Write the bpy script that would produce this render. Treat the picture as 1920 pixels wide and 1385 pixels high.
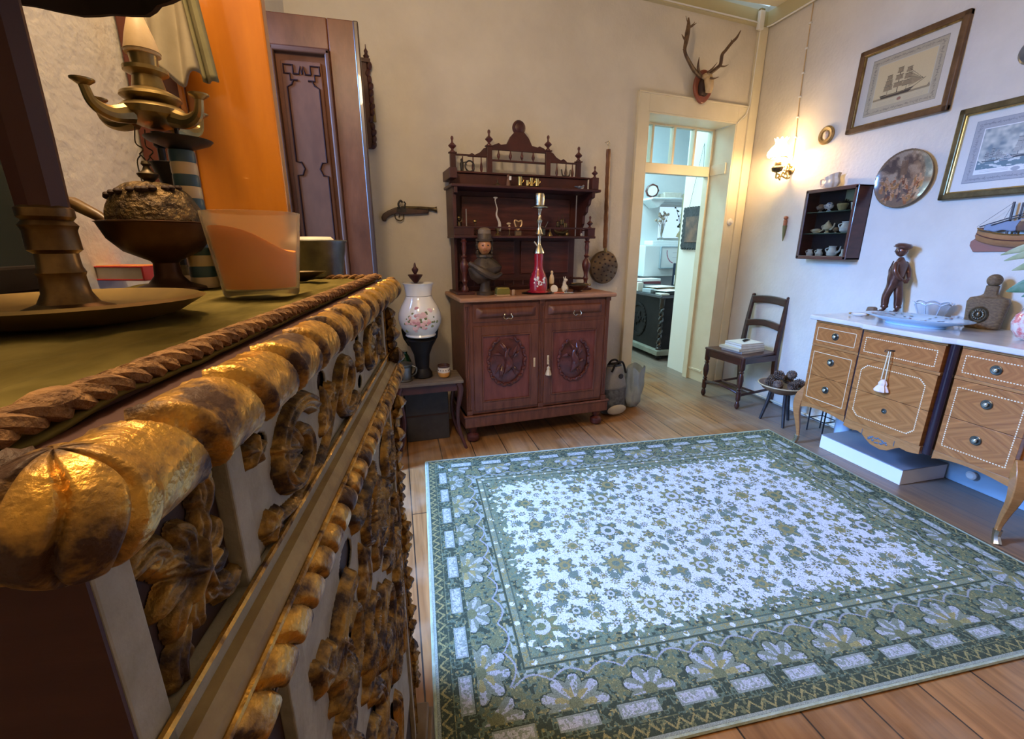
import bpy, bmesh, math, random
import numpy as np
from mathutils import Vector, Matrix
random.seed(7)
np.random.seed(7)
for _o in list(bpy.data.objects):
    bpy.data.objects.remove(_o)
scene = bpy.context.scene
C = scene.collection
PI = math.pi
R = math.radians

# ------------------------------------------------------------------ camera
CAM_H, FPX, PITCH, YAW = 1.3, 828.0, R(15.7), R(14.5)
cam_data = bpy.data.cameras.new('camera')
cam = bpy.data.objects.new('camera', cam_data)
C.objects.link(cam)
cam.location = (0, 0, CAM_H)
cam.rotation_euler = (PI / 2 - PITCH, 0, -YAW)
cam_data.sensor_fit = 'HORIZONTAL'
cam_data.sensor_width = 36.0
cam_data.lens = 36.0 * FPX / 1920.0
cam_data.clip_start = 0.01
cam_data.clip_end = 60
scene.camera = cam
# ------------------------------------------------------------------ world
w = bpy.data.worlds.new('world')
scene.world = w
w.use_nodes = True
w.node_tree.nodes['Background'].inputs[0].default_value = (0.62, 0.82, 1.0, 1)
w.node_tree.nodes['Background'].inputs[1].default_value = 1.2
scene.view_settings.view_transform = 'Standard'
scene.view_settings.look = 'None'
scene.view_settings.gamma = 1.0
scene.view_settings.exposure = 0.0
try:
    scene.cycles.use_denoising = True
    scene.cycles.max_bounces = 8
    scene.cycles.sample_clamp_indirect = 6
except Exception:
    pass


def light(name, kind, loc, power, color, rot=(0, 0, 0), size=None, size_y=None, spread=None, radius=None):
    d = bpy.data.lights.new(name, kind)
    o = bpy.data.objects.new(name, d)
    C.objects.link(o)
    o.location = loc
    o.rotation_euler = rot
    d.energy = power
    d.color = color
    if kind == 'AREA':
        d.shape = 'RECTANGLE'
        d.size = size
        d.size_y = size_y or size
        if spread:
            d.spread = spread
    if radius is not None:
        d.shadow_soft_size = radius
    return o


# daylight through the open double door in the left wall (faces +x)
light('daylight_left_door', 'AREA', (-3.4, 2.02, 2.25), 370, (0.15, 0.39, 1.0), (0, -R(76), 0), 1.2, 0.7)
light('high_sky_at_left_door', 'AREA', (-1.95, 2.08, 2.75), 420, (0.21, 0.42, 1.0), (0, -R(52), 0), 0.7, 0.6)
light('sky_at_left_door', 'AREA', (-0.95, 1.86, 1.30), 3, (0.13, 0.38, 1.0), (0, -PI / 2, 0), 1.8, 1.1)
# unseen area panel added under the far room ceiling, standing in for daylight
light('far_room_daylight_panel', 'AREA', (2.0, 5.0, 2.9), 85, (0.55, 0.88, 1.0), (0, 0, 0), 1.2, 1.2)
# warm ceiling lamp of the room, above the gilded cabinet
light('ceiling_lamp', 'POINT', (-0.24, 0.74, 2.50), 76, (1.0, 0.70, 0.40), radius=0.12)


# ------------------------------------------------------------------ pixel to world helpers (1920 x 1385 frame)
_fw = Vector((math.sin(YAW) * math.cos(PITCH), math.cos(YAW) * math.cos(PITCH), -math.sin(PITCH)))
_rt = Vector((math.cos(YAW), -math.sin(YAW), 0))
_up = _rt.cross(_fw)
_org = Vector((0, 0, CAM_H))


def ray(u, v):
    return _fw + _rt * ((u - 960) / FPX) - _up * ((v - 692.5) / FPX)


def at_z(u, v, z):
    r = ray(u, v)
    return _org + r * ((z - CAM_H) / r.z)


def at_plane(u, v, p0, n):
    r = ray(u, v)
    return _org + r * ((Vector(p0) - _org).dot(n) / r.dot(n))


def depth_of(p):
    return (Vector(p) - _org).dot(_fw)


# ------------------------------------------------------------------ materials
def mat(name, color, rough=0.5, metal=0.0, color2=None, nscale=8.0, bump=0.0, bscale=60.0, stretch=(1, 1, 1),
        detail=5.0, contrast=(0.35, 0.65), spec=0.5, trans=0.0, alpha=1.0, emit=None, estr=0.0, ior=1.45, coat=0.0, sheen=0.0, r2=None, metal2=None, coords='Object'):
    m = bpy.data.materials.new(name)
    m.use_nodes = True
    nt = m.node_tree
    N, L = nt.nodes, nt.links
    b = N['Principled BSDF']
    b.inputs['Base Color'].default_value = (*color, 1)
    b.inputs['Roughness'].default_value = rough
    b.inputs['Metallic'].default_value = metal
    b.inputs['Specular IOR Level'].default_value = spec
    b.inputs['Transmission Weight'].default_value = trans
    b.inputs['Alpha'].default_value = alpha
    b.inputs['IOR'].default_value = ior
    b.inputs['Coat Weight'].default_value = coat
    b.inputs['Sheen Weight'].default_value = sheen
    if emit:
        b.inputs['Emission Color'].default_value = (*emit, 1)
        b.inputs['Emission Strength'].default_value = estr
    tc = N.new('ShaderNodeTexCoord')
    mp = N.new('ShaderNodeMapping')
    mp.inputs['Scale'].default_value = stretch
    L.new(tc.outputs[coords], mp.inputs['Vector'])
    if color2 is not None:
        n = N.new('ShaderNodeTexNoise')
        n.inputs['Scale'].default_value = nscale
        n.inputs['Detail'].default_value = detail
        n.inputs['Roughness'].default_value = 0.6
        L.new(mp.outputs[0], n.inputs['Vector'])
        cr = N.new('ShaderNodeValToRGB')
        cr.color_ramp.elements[0].position = contrast[0]
        cr.color_ramp.elements[1].position = contrast[1]
        cr.color_ramp.elements[0].color = (*color, 1)
        cr.color_ramp.elements[1].color = (*color2, 1)
        L.new(n.outputs[0], cr.inputs[0])
        L.new(cr.outputs[0], b.inputs['Base Color'])
        if metal2 is not None:
            mr = N.new('ShaderNodeMapRange')
            mr.inputs[1].default_value, mr.inputs[2].default_value = contrast
            mr.inputs[3].default_value, mr.inputs[4].default_value = metal, metal2
            L.new(n.outputs[0], mr.inputs[0])
            L.new(mr.outputs[0], b.inputs['Metallic'])
        if r2 is not None:
            mr = N.new('ShaderNodeMapRange')
            mr.inputs[1].default_value, mr.inputs[2].default_value = contrast
            mr.inputs[3].default_value, mr.inputs[4].default_value = rough, r2
            L.new(n.outputs[0], mr.inputs[0])
            L.new(mr.outputs[0], b.inputs['Roughness'])
    if bump:
        n2 = N.new('ShaderNodeTexNoise')
        n2.inputs['Scale'].default_value = bscale
        n2.inputs['Detail'].default_value = 6
        L.new(mp.outputs[0], n2.inputs['Vector'])
        bp = N.new('ShaderNodeBump')
        bp.inputs['Strength'].default_value = bump
        bp.inputs['Distance'].default_value = 0.01
        L.new(n2.outputs[0], bp.inputs['Height'])
        L.new(bp.outputs[0], b.inputs['Normal'])
    return m


def painted(name, rough=0.6, metal=0.0, bump=0.0, bscale=200, coat=0.0, sheen=0.0, grain=0.0, emit=0.0):
    """material whose colour comes from the colours woven / printed on the mesh"""
    m = bpy.data.materials.new(name)
    m.use_nodes = True
    N, L = m.node_tree.nodes, m.node_tree.links
    b = N['Principled BSDF']
    b.inputs['Roughness'].default_value = rough
    b.inputs['Metallic'].default_value = metal
    b.inputs['Coat Weight'].default_value = coat
    b.inputs['Sheen Weight'].default_value = sheen
    a = N.new('ShaderNodeAttribute')
    a.attribute_name = 'pattern'
    tc = N.new('ShaderNodeTexCoord')
    n = N.new('ShaderNodeTexNoise')
    n.inputs['Scale'].default_value = bscale
    n.inputs['Detail'].default_value = 3
    L.new(tc.outputs['Object'], n.inputs['Vector'])
    if grain:
        mr = N.new('ShaderNodeMapRange')
        mr.inputs[1].default_value, mr.inputs[2].default_value = 0.3, 0.7
        mr.inputs[3].default_value, mr.inputs[4].default_value = 1 - grain, 1 + grain
        L.new(n.outputs[0], mr.inputs[0])
        vm = N.new('ShaderNodeVectorMath')
        vm.operation = 'SCALE'
        L.new(a.outputs['Color'], vm.inputs[0])
        L.new(mr.outputs[0], vm.inputs['Scale'])
        L.new(vm.outputs[0], b.inputs['Base Color'])
    else:
        L.new(a.outputs['Color'], b.inputs['Base Color'])
    if bump:
        bp = N.new('ShaderNodeBump')
        bp.inputs['Strength'].default_value = bump
        bp.inputs['Distance'].default_value = 0.01
        L.new(n.outputs[0], bp.inputs['Height'])
        L.new(bp.outputs[0], b.inputs['Normal'])
    return m


def veneer(name, c1, c2, freq=26.0, chev=True, coords='Generated', ax=(0, 2), sc=(1, 1)):
    """book-matched diamond veneer: grain runs diagonally and mirrors at the panel's centre"""
    m = bpy.data.materials.new(name)
    m.use_nodes = True
    N, L = m.node_tree.nodes, m.node_tree.links
    b = N['Principled BSDF']
    b.inputs['Roughness'].default_value = 0.32
    b.inputs['Coat Weight'].default_value = 0.25
    tc = N.new('ShaderNodeTexCoord')
    sp = N.new('ShaderNodeSeparateXYZ')
    L.new(tc.outputs[coords], sp.inputs[0])

    def half(sock, s):
        a = N.new('ShaderNodeMath')
        a.operation = 'SUBTRACT'
        a.inputs[1].default_value = 0.5
        L.new(sock, a.inputs[0])
        c = N.new('ShaderNodeMath')
        c.operation = 'ABSOLUTE'
        L.new(a.outputs[0], c.inputs[0])
        d = N.new('ShaderNodeMath')
        d.operation = 'MULTIPLY'
        d.inputs[1].default_value = s
        L.new(c.outputs[0], d.inputs[0])
        return d.outputs[0]
    x = half(sp.outputs[ax[0]], sc[0])
    z = half(sp.outputs[ax[1]], sc[1])
    add = N.new('ShaderNodeMath')
    add.operation = 'ADD'
    L.new(x, add.inputs[0])
    L.new(z, add.inputs[1])
    cb = N.new('ShaderNodeCombineXYZ')
    L.new(add.outputs[0], cb.inputs[0])
    L.new(x, cb.inputs[1])
    mp = N.new('ShaderNodeMapping')
    mp.inputs['Scale'].default_value = (freq, 1.2, 1)
    L.new(cb.outputs[0], mp.inputs[0])
    n = N.new('ShaderNodeTexNoise')
    n.inputs['Scale'].default_value = 1.0
    n.inputs['Detail'].default_value = 4
    L.new(mp.outputs[0], n.inputs['Vector'])
    cr = N.new('ShaderNodeValToRGB')
    cr.color_ramp.elements[0].position = 0.3
    cr.color_ramp.elements[1].position = 0.7
    cr.color_ramp.elements[0].color = (*c1, 1)
    cr.color_ramp.elements[1].color = (*c2, 1)
    L.new(n.outputs[0], cr.inputs[0])
    L.new(cr.outputs[0], b.inputs['Base Color'])
    return m


# ------------------------------------------------------------------ mesh builder
class MB:
    def __init__(self):
        self.v, self.f, self.m, self.mi = [], [], Matrix.Identity(4), []
        self.cur = 0

    def at(self, loc=(0, 0, 0), rot=(0, 0, 0), sc=(1, 1, 1)):
        from mathutils import Euler
        self.m = Matrix.LocRotScale(Vector(loc), Euler(rot), Vector(sc))
        return self

    def add(self, verts, faces):
        o = len(self.v)
        self.v += [tuple(self.m @ Vector(p)) for p in verts]
        self.f += [tuple(i + o for i in f) for f in faces]
        self.mi += [self.cur] * len(faces)
        return self

    def box(self, x0, x1, y0, y1, z0, z1):
        v = [(x, y, z) for x in (x0, x1) for y in (y0, y1) for z in (z0, z1)]
        return self.add(v, [(0, 1, 3, 2), (4, 6, 7, 5), (0, 4, 5, 1), (2, 3, 7, 6), (0, 2, 6, 4), (1, 5, 7, 3)])

    def lathe(self, prof, seg=24, c=(0, 0, 0), sx=1.0, sy=1.0, flute=0, fd=0.0, close=True):
        v, f = [], []
        n = len(prof)
        for i, (r, z) in enumerate(prof):
            for k in range(seg):
                a = 2 * PI * k / seg
                rr = r * (1 + fd * math.cos(flute * a)) if flute else r
                v.append((c[0] + rr * sx * math.cos(a), c[1] + rr * sy * math.sin(a), c[2] + z))
        for i in range(n - 1):
            for k in range(seg):
                k2 = (k + 1) % seg
                f.append((i * seg + k, i * seg + k2, (i + 1) * seg + k2, (i + 1) * seg + k))
        if close:
            f.append(tuple(reversed(range(seg))))
            f.append(tuple((n - 1) * seg + k for k in range(seg)))
        return self.add(v, f)

    def tube(self, pts, rad, seg=8, sq=1.0, cap=True):
        pts = [Vector(p) for p in pts]
        n = len(pts)
        rr = rad if isinstance(rad, (list, tuple)) else [rad] * n
        if len(rr) != n:
            rr = [float(np.interp(i / (n - 1), np.linspace(0, 1, len(rr)), rr)) for i in range(n)]
        v, f = [], []
        t = (pts[1] - pts[0]).normalized()
        ref = Vector((0, 0, 1)) if abs(t.z) < 0.9 else Vector((1, 0, 0))
        nrm = t.cross(ref).normalized()
        for i, p in enumerate(pts):
            if i == 0:
                t = pts[1] - pts[0]
            elif i == n - 1:
                t = pts[-1] - pts[-2]
            else:
                t = pts[i + 1] - pts[i - 1]
            if t.length < 1e-9:
                t = Vector((0, 0, 1))
            t.normalize()
            nrm = (nrm - t * nrm.dot(t))
            if nrm.length < 1e-6:
                nrm = t.orthogonal()
            nrm.normalize()
            bn = t.cross(nrm)
            for k in range(seg):
                a = 2 * PI * k / seg + (PI / 4 if seg == 4 else 0)
                v.append(tuple(p + (nrm * math.cos(a) + bn * (math.sin(a) * sq)) * rr[i]))
        for i in range(n - 1):
            for k in range(seg):
                k2 = (k + 1) % seg
                f.append((i * seg + k, i * seg + k2, (i + 1) * seg + k2, (i + 1) * seg + k))
        if cap:
            f.append(tuple(reversed(range(seg))))
            f.append(tuple((n - 1) * seg + k for k in range(seg)))
        return self.add(v, f)

    def ball(self, c, r, seg=12, rings=8):
        if not isinstance(r, (tuple, list)):
            r = (r, r, r)
        v, f = [(c[0], c[1], c[2] - r[2])], []
        for i in range(1, rings):
            ph = PI * i / rings
            for k in range(seg):
                a = 2 * PI * k / seg
                v.append((c[0] + r[0] * math.sin(ph) * math.cos(a), c[1] + r[1] * math.sin(ph) * math.sin(a), c[2] - r[2] * math.cos(ph)))
        v.append((c[0], c[1], c[2] + r[2]))
        for k in range(seg):
            k2 = (k + 1) % seg
            f.append((0, 1 + k2, 1 + k))
            f.append((len(v) - 1, 1 + (rings - 2) * seg + k, 1 + (rings - 2) * seg + k2))
            for i in range(rings - 2):
                a = 1 + i * seg
                f.append((a + k, a + k2, a + seg + k2, a + seg + k))
        return self.add(v, f)

    def prism(self, outline, y0, y1):
        """outline in the x-z plane, extruded along y"""
        n = len(outline)
        v = [(x, y0, z) for x, z in outline] + [(x, y1, z) for x, z in outline]
        f = [tuple(range(n)), tuple(reversed(range(n, 2 * n)))]
        for i in range(n):
            j = (i + 1) % n
            f.append((i, i + n, j + n, j))
        return self.add(v, f)

    def grid(self, fn, nu, nv, closed_u=False):
        v = [tuple(fn(i / nu, j / nv)) for j in range(nv + 1) for i in range(nu + (0 if closed_u else 1))]
        s = nu + (0 if closed_u else 1)
        f = []
        for j in range(nv):
            for i in range(nu):
                i2 = (i + 1) % s
                f.append((j * s + i, j * s + i2, (j + 1) * s + i2, (j + 1) * s + i))
        return self.add(v, f)

    def build(self, name, material, parent=None, smooth=True, bevel=0.0, angle=35, seg=2, subsurf=0, solid=0.0, loc=None, rot=None):
        me = bpy.data.meshes.new(name)
        me.from_pydata(self.v, [], self.f)
        for mm in (material if isinstance(material, (list, tuple)) else [material]):
            me.materials.append(mm)
        if any(self.mi):
            me.polygons.foreach_set('material_index', self.mi)
        bm = bmesh.new()
        bm.from_mesh(me)
        bmesh.ops.recalc_face_normals(bm, faces=bm.faces)
        bm.to_mesh(me)
        bm.free()
        o = bpy.data.objects.new(name, me)
        C.objects.link(o)
        if loc is not None:
            o.location = loc
        if rot is not None:
            o.rotation_euler = rot
        if parent is not None:
            o.parent = parent
        if smooth:
            me.polygons.foreach_set('use_smooth', [True] * len(me.polygons))
            try:
                me.set_sharp_from_angle(angle=R(angle))
            except Exception:
                pass
        if solid:
            md = o.modifiers.new('solid', 'SOLIDIFY')
            md.thickness = solid
        if bevel:
            md = o.modifiers.new('bevel', 'BEVEL')
            md.width = bevel
            md.segments = seg
            md.limit_method = 'ANGLE'
            md.angle_limit = R(40)
            md.harden_normals = False
        if subsurf:
            md = o.modifiers.new('sub', 'SUBSURF')
            md.levels = md.render_levels = subsurf
        return o


def grid_mesh(name, P, material, parent=None, colors=None, mask=None, smooth=True, thick=None):
    """P: (ny, nx, 3) points -> one mesh; colors per face (ny-1, nx-1, 3)"""
    ny, nx = P.shape[:2]
    idx = np.arange(ny * nx).reshape(ny, nx)
    q = np.stack([idx[:-1, :-1], idx[:-1, 1:], idx[1:, 1:], idx[1:, :-1]], -1).reshape(-1, 4)
    cols = None if colors is None else colors.reshape(-1, 3)
    if mask is not None:
        mk = mask.reshape(-1)
        q = q[mk]
        if cols is not None:
            cols = cols[mk]
    V = P.reshape(-1, 3)
    used = np.unique(q)
    remap = np.zeros(len(V), int)
    remap[used] = np.arange(len(used))
    V = V[used]
    q = remap[q]
    me = bpy.data.meshes.new(name)
    me.vertices.add(len(V))
    me.vertices.foreach_set('co', V.astype(np.float32).ravel())
    me.loops.add(q.size)
    me.loops.foreach_set('vertex_index', q.astype(np.int32).ravel())
    me.polygons.add(len(q))
    me.polygons.foreach_set('loop_start', (np.arange(len(q)) * 4).astype(np.int32))
    me.polygons.foreach_set('loop_total', np.full(len(q), 4, np.int32))
    if smooth:
        me.polygons.foreach_set('use_smooth', [True] * len(q))
    me.update(calc_edges=True)
    if cols is not None:
        at = me.color_attributes.new('pattern', 'FLOAT_COLOR', 'CORNER')
        cc = np.ones((len(q), 4, 4), np.float32)
        cc[:, :, :3] = cols[:, None, :]
        at.data.foreach_set('color', cc.ravel())
    me.materials.append(material)
    o = bpy.data.objects.new(name, me)
    C.objects.link(o)
    if parent is not None:
        o.parent = parent
    if thick:
        md = o.modifiers.new('solid', 'SOLIDIFY')
        md.thickness = thick
        md.offset = -1
    return o


def tag(o, label=None, cat=None, group=None, kind=None):
    if label:
        o['label'] = label
    if cat:
        o['category'] = cat
    if group:
        o['group'] = group
    if kind:
        o['kind'] = kind
    return o


def thing(name, label, cat, loc=(0, 0, 0), rz=0.0, group=None, rot=None):
    o = bpy.data.objects.new(name, None)
    C.objects.link(o)
    o.location = loc
    o.rotation_euler = rot if rot is not None else (0, 0, rz)
    o.empty_display_size = 0.05
    return tag(o, label, cat, group)


def struct(o):
    o['kind'] = 'structure'
    return o


def dup(root, loc, rz=None, label=None, group=None, scale=None):
    r = root.copy()
    C.objects.link(r)
    r.location = loc
    if rz is not None:
        r.rotation_euler = (0, 0, rz)
    if label:
        r['label'] = label
    if group:
        r['group'] = group
    if scale:
        r.scale = (scale,) * 3
    for ch in list(root.children):
        c = ch.copy()
        C.objects.link(c)
        c.parent = r
        for g in list(ch.children):
            d = g.copy()
            C.objects.link(d)
            d.parent = c
    return r


def spl(pts, n=8):
    """Catmull-Rom through points"""
    P = [np.array(p, float) for p in pts]
    P = [2 * P[0] - P[1]] + P + [2 * P[-1] - P[-2]]
    out = []
    for i in range(1, len(P) - 2):
        for k in range(n):
            t = k / n
            out.append(0.5 * ((2 * P[i]) + (-P[i - 1] + P[i + 1]) * t + (2 * P[i - 1] - 5 * P[i] + 4 * P[i + 1] - P[i + 2]) * t * t
                              + (-P[i - 1] + 3 * P[i] - 3 * P[i + 1] + P[i + 2]) * t ** 3))
    out.append(P[-2])
    return [tuple(p) for p in out]


def ell(cx, cz, rx, rz, n=24, a0=0.0, a1=2 * PI):
    full = abs(a1 - a0 - 2 * PI) < 1e-6
    return [(cx + rx * math.cos(a0 + (a1 - a0) * k / (n if full else n - 1)), cz + rz * math.sin(a0 + (a1 - a0) * k / (n if full else n - 1))) for k in range(n)]


class Canvas:
    """a tiny painter whose cells become coloured faces"""

    def __init__(self, w, h, res, bg):
        self.w, self.h = w, h
        self.nx, self.ny = max(2, int(w / res)), max(2, int(h / res))
        self.a = np.zeros((self.ny, self.nx, 3))
        self.a[:] = bg
        xs = (np.arange(self.nx) + .5) / self.nx * w
        zs = (np.arange(self.ny) + .5) / self.ny * h
        self.X, self.Z = np.meshgrid(xs, zs)

    def put(self, m, c, al=1.0):
        self.a[m] = self.a[m] * (1 - al) + np.array(c) * al
        return self

    def rect(self, x0, z0, x1, z1, c, al=1.0):
        return self.put((self.X >= x0) & (self.X <= x1) & (self.Z >= z0) & (self.Z <= z1), c, al)

    def ell(self, cx, cz, rx, rz, c, al=1.0, rot=0.0):
        dx, dz = self.X - cx, self.Z - cz
        a, b = dx * math.cos(rot) + dz * math.sin(rot), -dx * math.sin(rot) + dz * math.cos(rot)
        return self.put((a / rx) ** 2 + (b / rz) ** 2 < 1, c, al)

    def line(self, x0, z0, x1, z1, t, c, al=1.0):
        dx, dz = x1 - x0, z1 - z0
        L = dx * dx + dz * dz + 1e-12
        u = np.clip(((self.X - x0) * dx + (self.Z - z0) * dz) / L, 0, 1)
        d = np.hypot(self.X - x0 - u * dx, self.Z - z0 - u * dz)
        return self.put(d < t / 2, c, al)

    def poly(self, pts, c, al=1.0):
        ins = np.zeros(self.X.shape, bool)
        n = len(pts)
        for i in range(n):
            (x0, z0), (x1, z1) = pts[i], pts[(i + 1) % n]
            if z0 == z1:
                continue
            cr = ((self.Z >= min(z0, z1)) & (self.Z < max(z0, z1)))
            xi = x0 + (self.Z - z0) * (x1 - x0) / (z1 - z0)
            ins ^= cr & (self.X < xi)
        return self.put(ins, c, al)

    def noise(self, s):
        self.a *= 1 + (np.random.rand(self.ny, self.nx, 1) - .5) * s
        return self

    def mesh(self, name, material, parent=None, plane='xz', loc=(0, 0, 0), mask=None, fn=None):
        xs = np.linspace(0, self.w, self.nx + 1)
        zs = np.linspace(0, self.h, self.ny + 1)
        X, Z = np.meshgrid(xs, zs)
        if fn is not None:
            P = fn(X, Z)
        elif plane == 'xz':
            P = np.stack([X + loc[0], np.full_like(X, loc[1]), Z + loc[2]], -1)
        elif plane == 'xy':
            P = np.stack([X + loc[0], Z + loc[1], np.full_like(X, loc[2])], -1)
        return grid_mesh(name, P, material, parent, np.clip(self.a, 0, 1), mask, smooth=False)


def smooth_noise(X, Y, scale, seed=0):
    rs = np.random.RandomState(seed)
    t = rs.rand(64, 64)
    x, y = X / scale, Y / scale
    xi, yi = np.floor(x).astype(int), np.floor(y).astype(int)
    fx, fy = x - xi, y - yi
    fx, fy = fx * fx * (3 - 2 * fx), fy * fy * (3 - 2 * fy)
    g = lambda a, b: t[a % 64, b % 64]
    return (g(xi, yi) * (1 - fx) + g(xi + 1, yi) * fx) * (1 - fy) + (g(xi, yi + 1) * (1 - fx) + g(xi + 1, yi + 1) * fx) * fy


# ------------------------------------------------------------------ palette
M_plaster = mat('wall_plaster', (0.56, 0.52, 0.45), 0.85, color2=(0.64, 0.60, 0.52), nscale=2.2, bump=0.25, bscale=45, spec=0.2)
M_cream = mat('cream_paint', (0.66, 0.60, 0.44), 0.45, color2=(0.72, 0.66, 0.50), nscale=4, bump=0.04)
M_ceil = mat('ceiling_cream', (0.78, 0.72, 0.52), 0.6)
M_white = mat('white_paint', (0.78, 0.78, 0.75), 0.5, color2=(0.70, 0.70, 0.68), nscale=6)
M_darkwood = mat('dark_mahogany', (0.055, 0.014, 0.012), 0.38, color2=(0.115, 0.028, 0.022), nscale=5, stretch=(1, 1, 8), bump=0.08, bscale=30, coat=0.15)
M_hutch = mat('hutch_mahogany', (0.040, 0.012, 0.011), 0.45, color2=(0.080, 0.022, 0.018), nscale=6, bump=0.08, bscale=30)
M_redwood = mat('red_mahogany', (0.090, 0.025, 0.011), 0.45, color2=(0.160, 0.052, 0.024), nscale=5, stretch=(6, 1, 1), bump=0.1, bscale=40, coat=0.1)
M_topwood = mat('dusty_top_wood', (0.30, 0.14, 0.070), 0.42, color2=(0.42, 0.21, 0.11), nscale=5, stretch=(1, 8, 1), coat=0.1)
M_chair = mat('chair_wood', (0.030, 0.010, 0.007), 0.28, color2=(0.060, 0.018, 0.011), nscale=8, stretch=(1, 1, 4), coat=0.3)
M_black = mat('black_wood', (0.007, 0.006, 0.006), 0.5, color2=(0.016, 0.013, 0.012), nscale=10, spec=0.25)
M_brass = mat('aged_brass', (0.42, 0.30, 0.12), 0.32, 0.9, color2=(0.16, 0.11, 0.05), nscale=14, contrast=(0.4, 0.75))
M_bbrass = mat('polished_brass', (0.80, 0.60, 0.22), 0.18, 1.0)
M_dbrass = mat('dark_brass', (0.13, 0.10, 0.055), 0.42, 0.8, color2=(0.05, 0.035, 0.02), nscale=20, bump=0.1)
M_iron = mat('dark_iron', (0.03, 0.028, 0.03), 0.45, 0.6, color2=(0.06, 0.055, 0.055), nscale=20)
M_pewter = mat('pewter', (0.22, 0.22, 0.20), 0.38, 0.85, color2=(0.12, 0.12, 0.11), nscale=18, bump=0.05)
M_silver = mat('silver_metal', (0.62, 0.58, 0.46), 0.25, 1.0)
M_gilt = mat('worn_gilding', (0.66, 0.37, 0.08), 0.30, 0.85, color2=(0.055, 0.024, 0.012), nscale=34, contrast=(0.43, 0.60), metal2=0.1, r2=0.6, bump=0.35, bscale=110)
M_giltcarve = mat('dull_gilded_carving', (0.36, 0.205, 0.050), 0.34, 0.7, color2=(0.030, 0.013, 0.008), nscale=42, contrast=(0.40, 0.60), metal2=0.1, r2=0.55, bump=0.3, bscale=120)
M_taupe = mat('distressed_off_white', (0.36, 0.34, 0.29), 0.7, color2=(0.27, 0.25, 0.20), nscale=30, bump=0.15, bscale=120)
M_recess = mat('dark_recess', (0.035, 0.015, 0.010), 0.7)
M_porc = mat('white_porcelain', (0.80, 0.78, 0.74), 0.16, coat=0.4)
M_porcb = mat('bluish_porcelain', (0.42, 0.58, 0.72), 0.15, coat=0.4)
M_glass = mat('clear_glass', (1, 1, 1), 0.03, trans=1.0, ior=1.45)
M_pane = mat('window_pane', (0.9, 0.98, 1.0), 0.02, trans=1.0, ior=1.05)
M_gold = mat('gold_frame', (0.42, 0.28, 0.09), 0.28, 0.85, color2=(0.20, 0.12, 0.04), nscale=30)
M_brownframe = mat('brown_frame', (0.10, 0.05, 0.02), 0.35, 0.2, color2=(0.16, 0.085, 0.035), nscale=20)
M_paper = mat('paper', (0.72, 0.69, 0.60), 0.8, color2=(0.64, 0.60, 0.50), nscale=30)
M_wpaper = mat('white_paper', (0.80, 0.80, 0.76), 0.8)
M_rope = mat('braid_trim', (0.38, 0.20, 0.07), 0.75, color2=(0.16, 0.075, 0.028), nscale=90, bump=0.5, bscale=300)
M_bone = mat('bone', (0.62, 0.46, 0.26), 0.5, color2=(0.48, 0.33, 0.17), nscale=20)
M_antler = mat('antler', (0.055, 0.028, 0.014), 0.5, color2=(0.15, 0.085, 0.04), nscale=25, bump=0.2)

# ================================================================== ROOM SHELL
XR, XL, YB, YF, ZC = 3.06, -0.50, 3.184, -1.9, 3.10
BROT = R(7)                       # the back wall runs 7 degrees off square
bd = Vector((math.cos(BROT), math.sin(BROT), 0))
bn = Vector((-math.sin(BROT), math.cos(BROT), 0))
B0 = Vector((0, YB, 0))


def bw(X, Y=0.0, Z=0.0):
    """back-wall frame to world: X along the wall, Y into the wall (negative = into the room)"""
    return B0 + bd * X + bn * Y + Vector((0, 0, Z))


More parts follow.
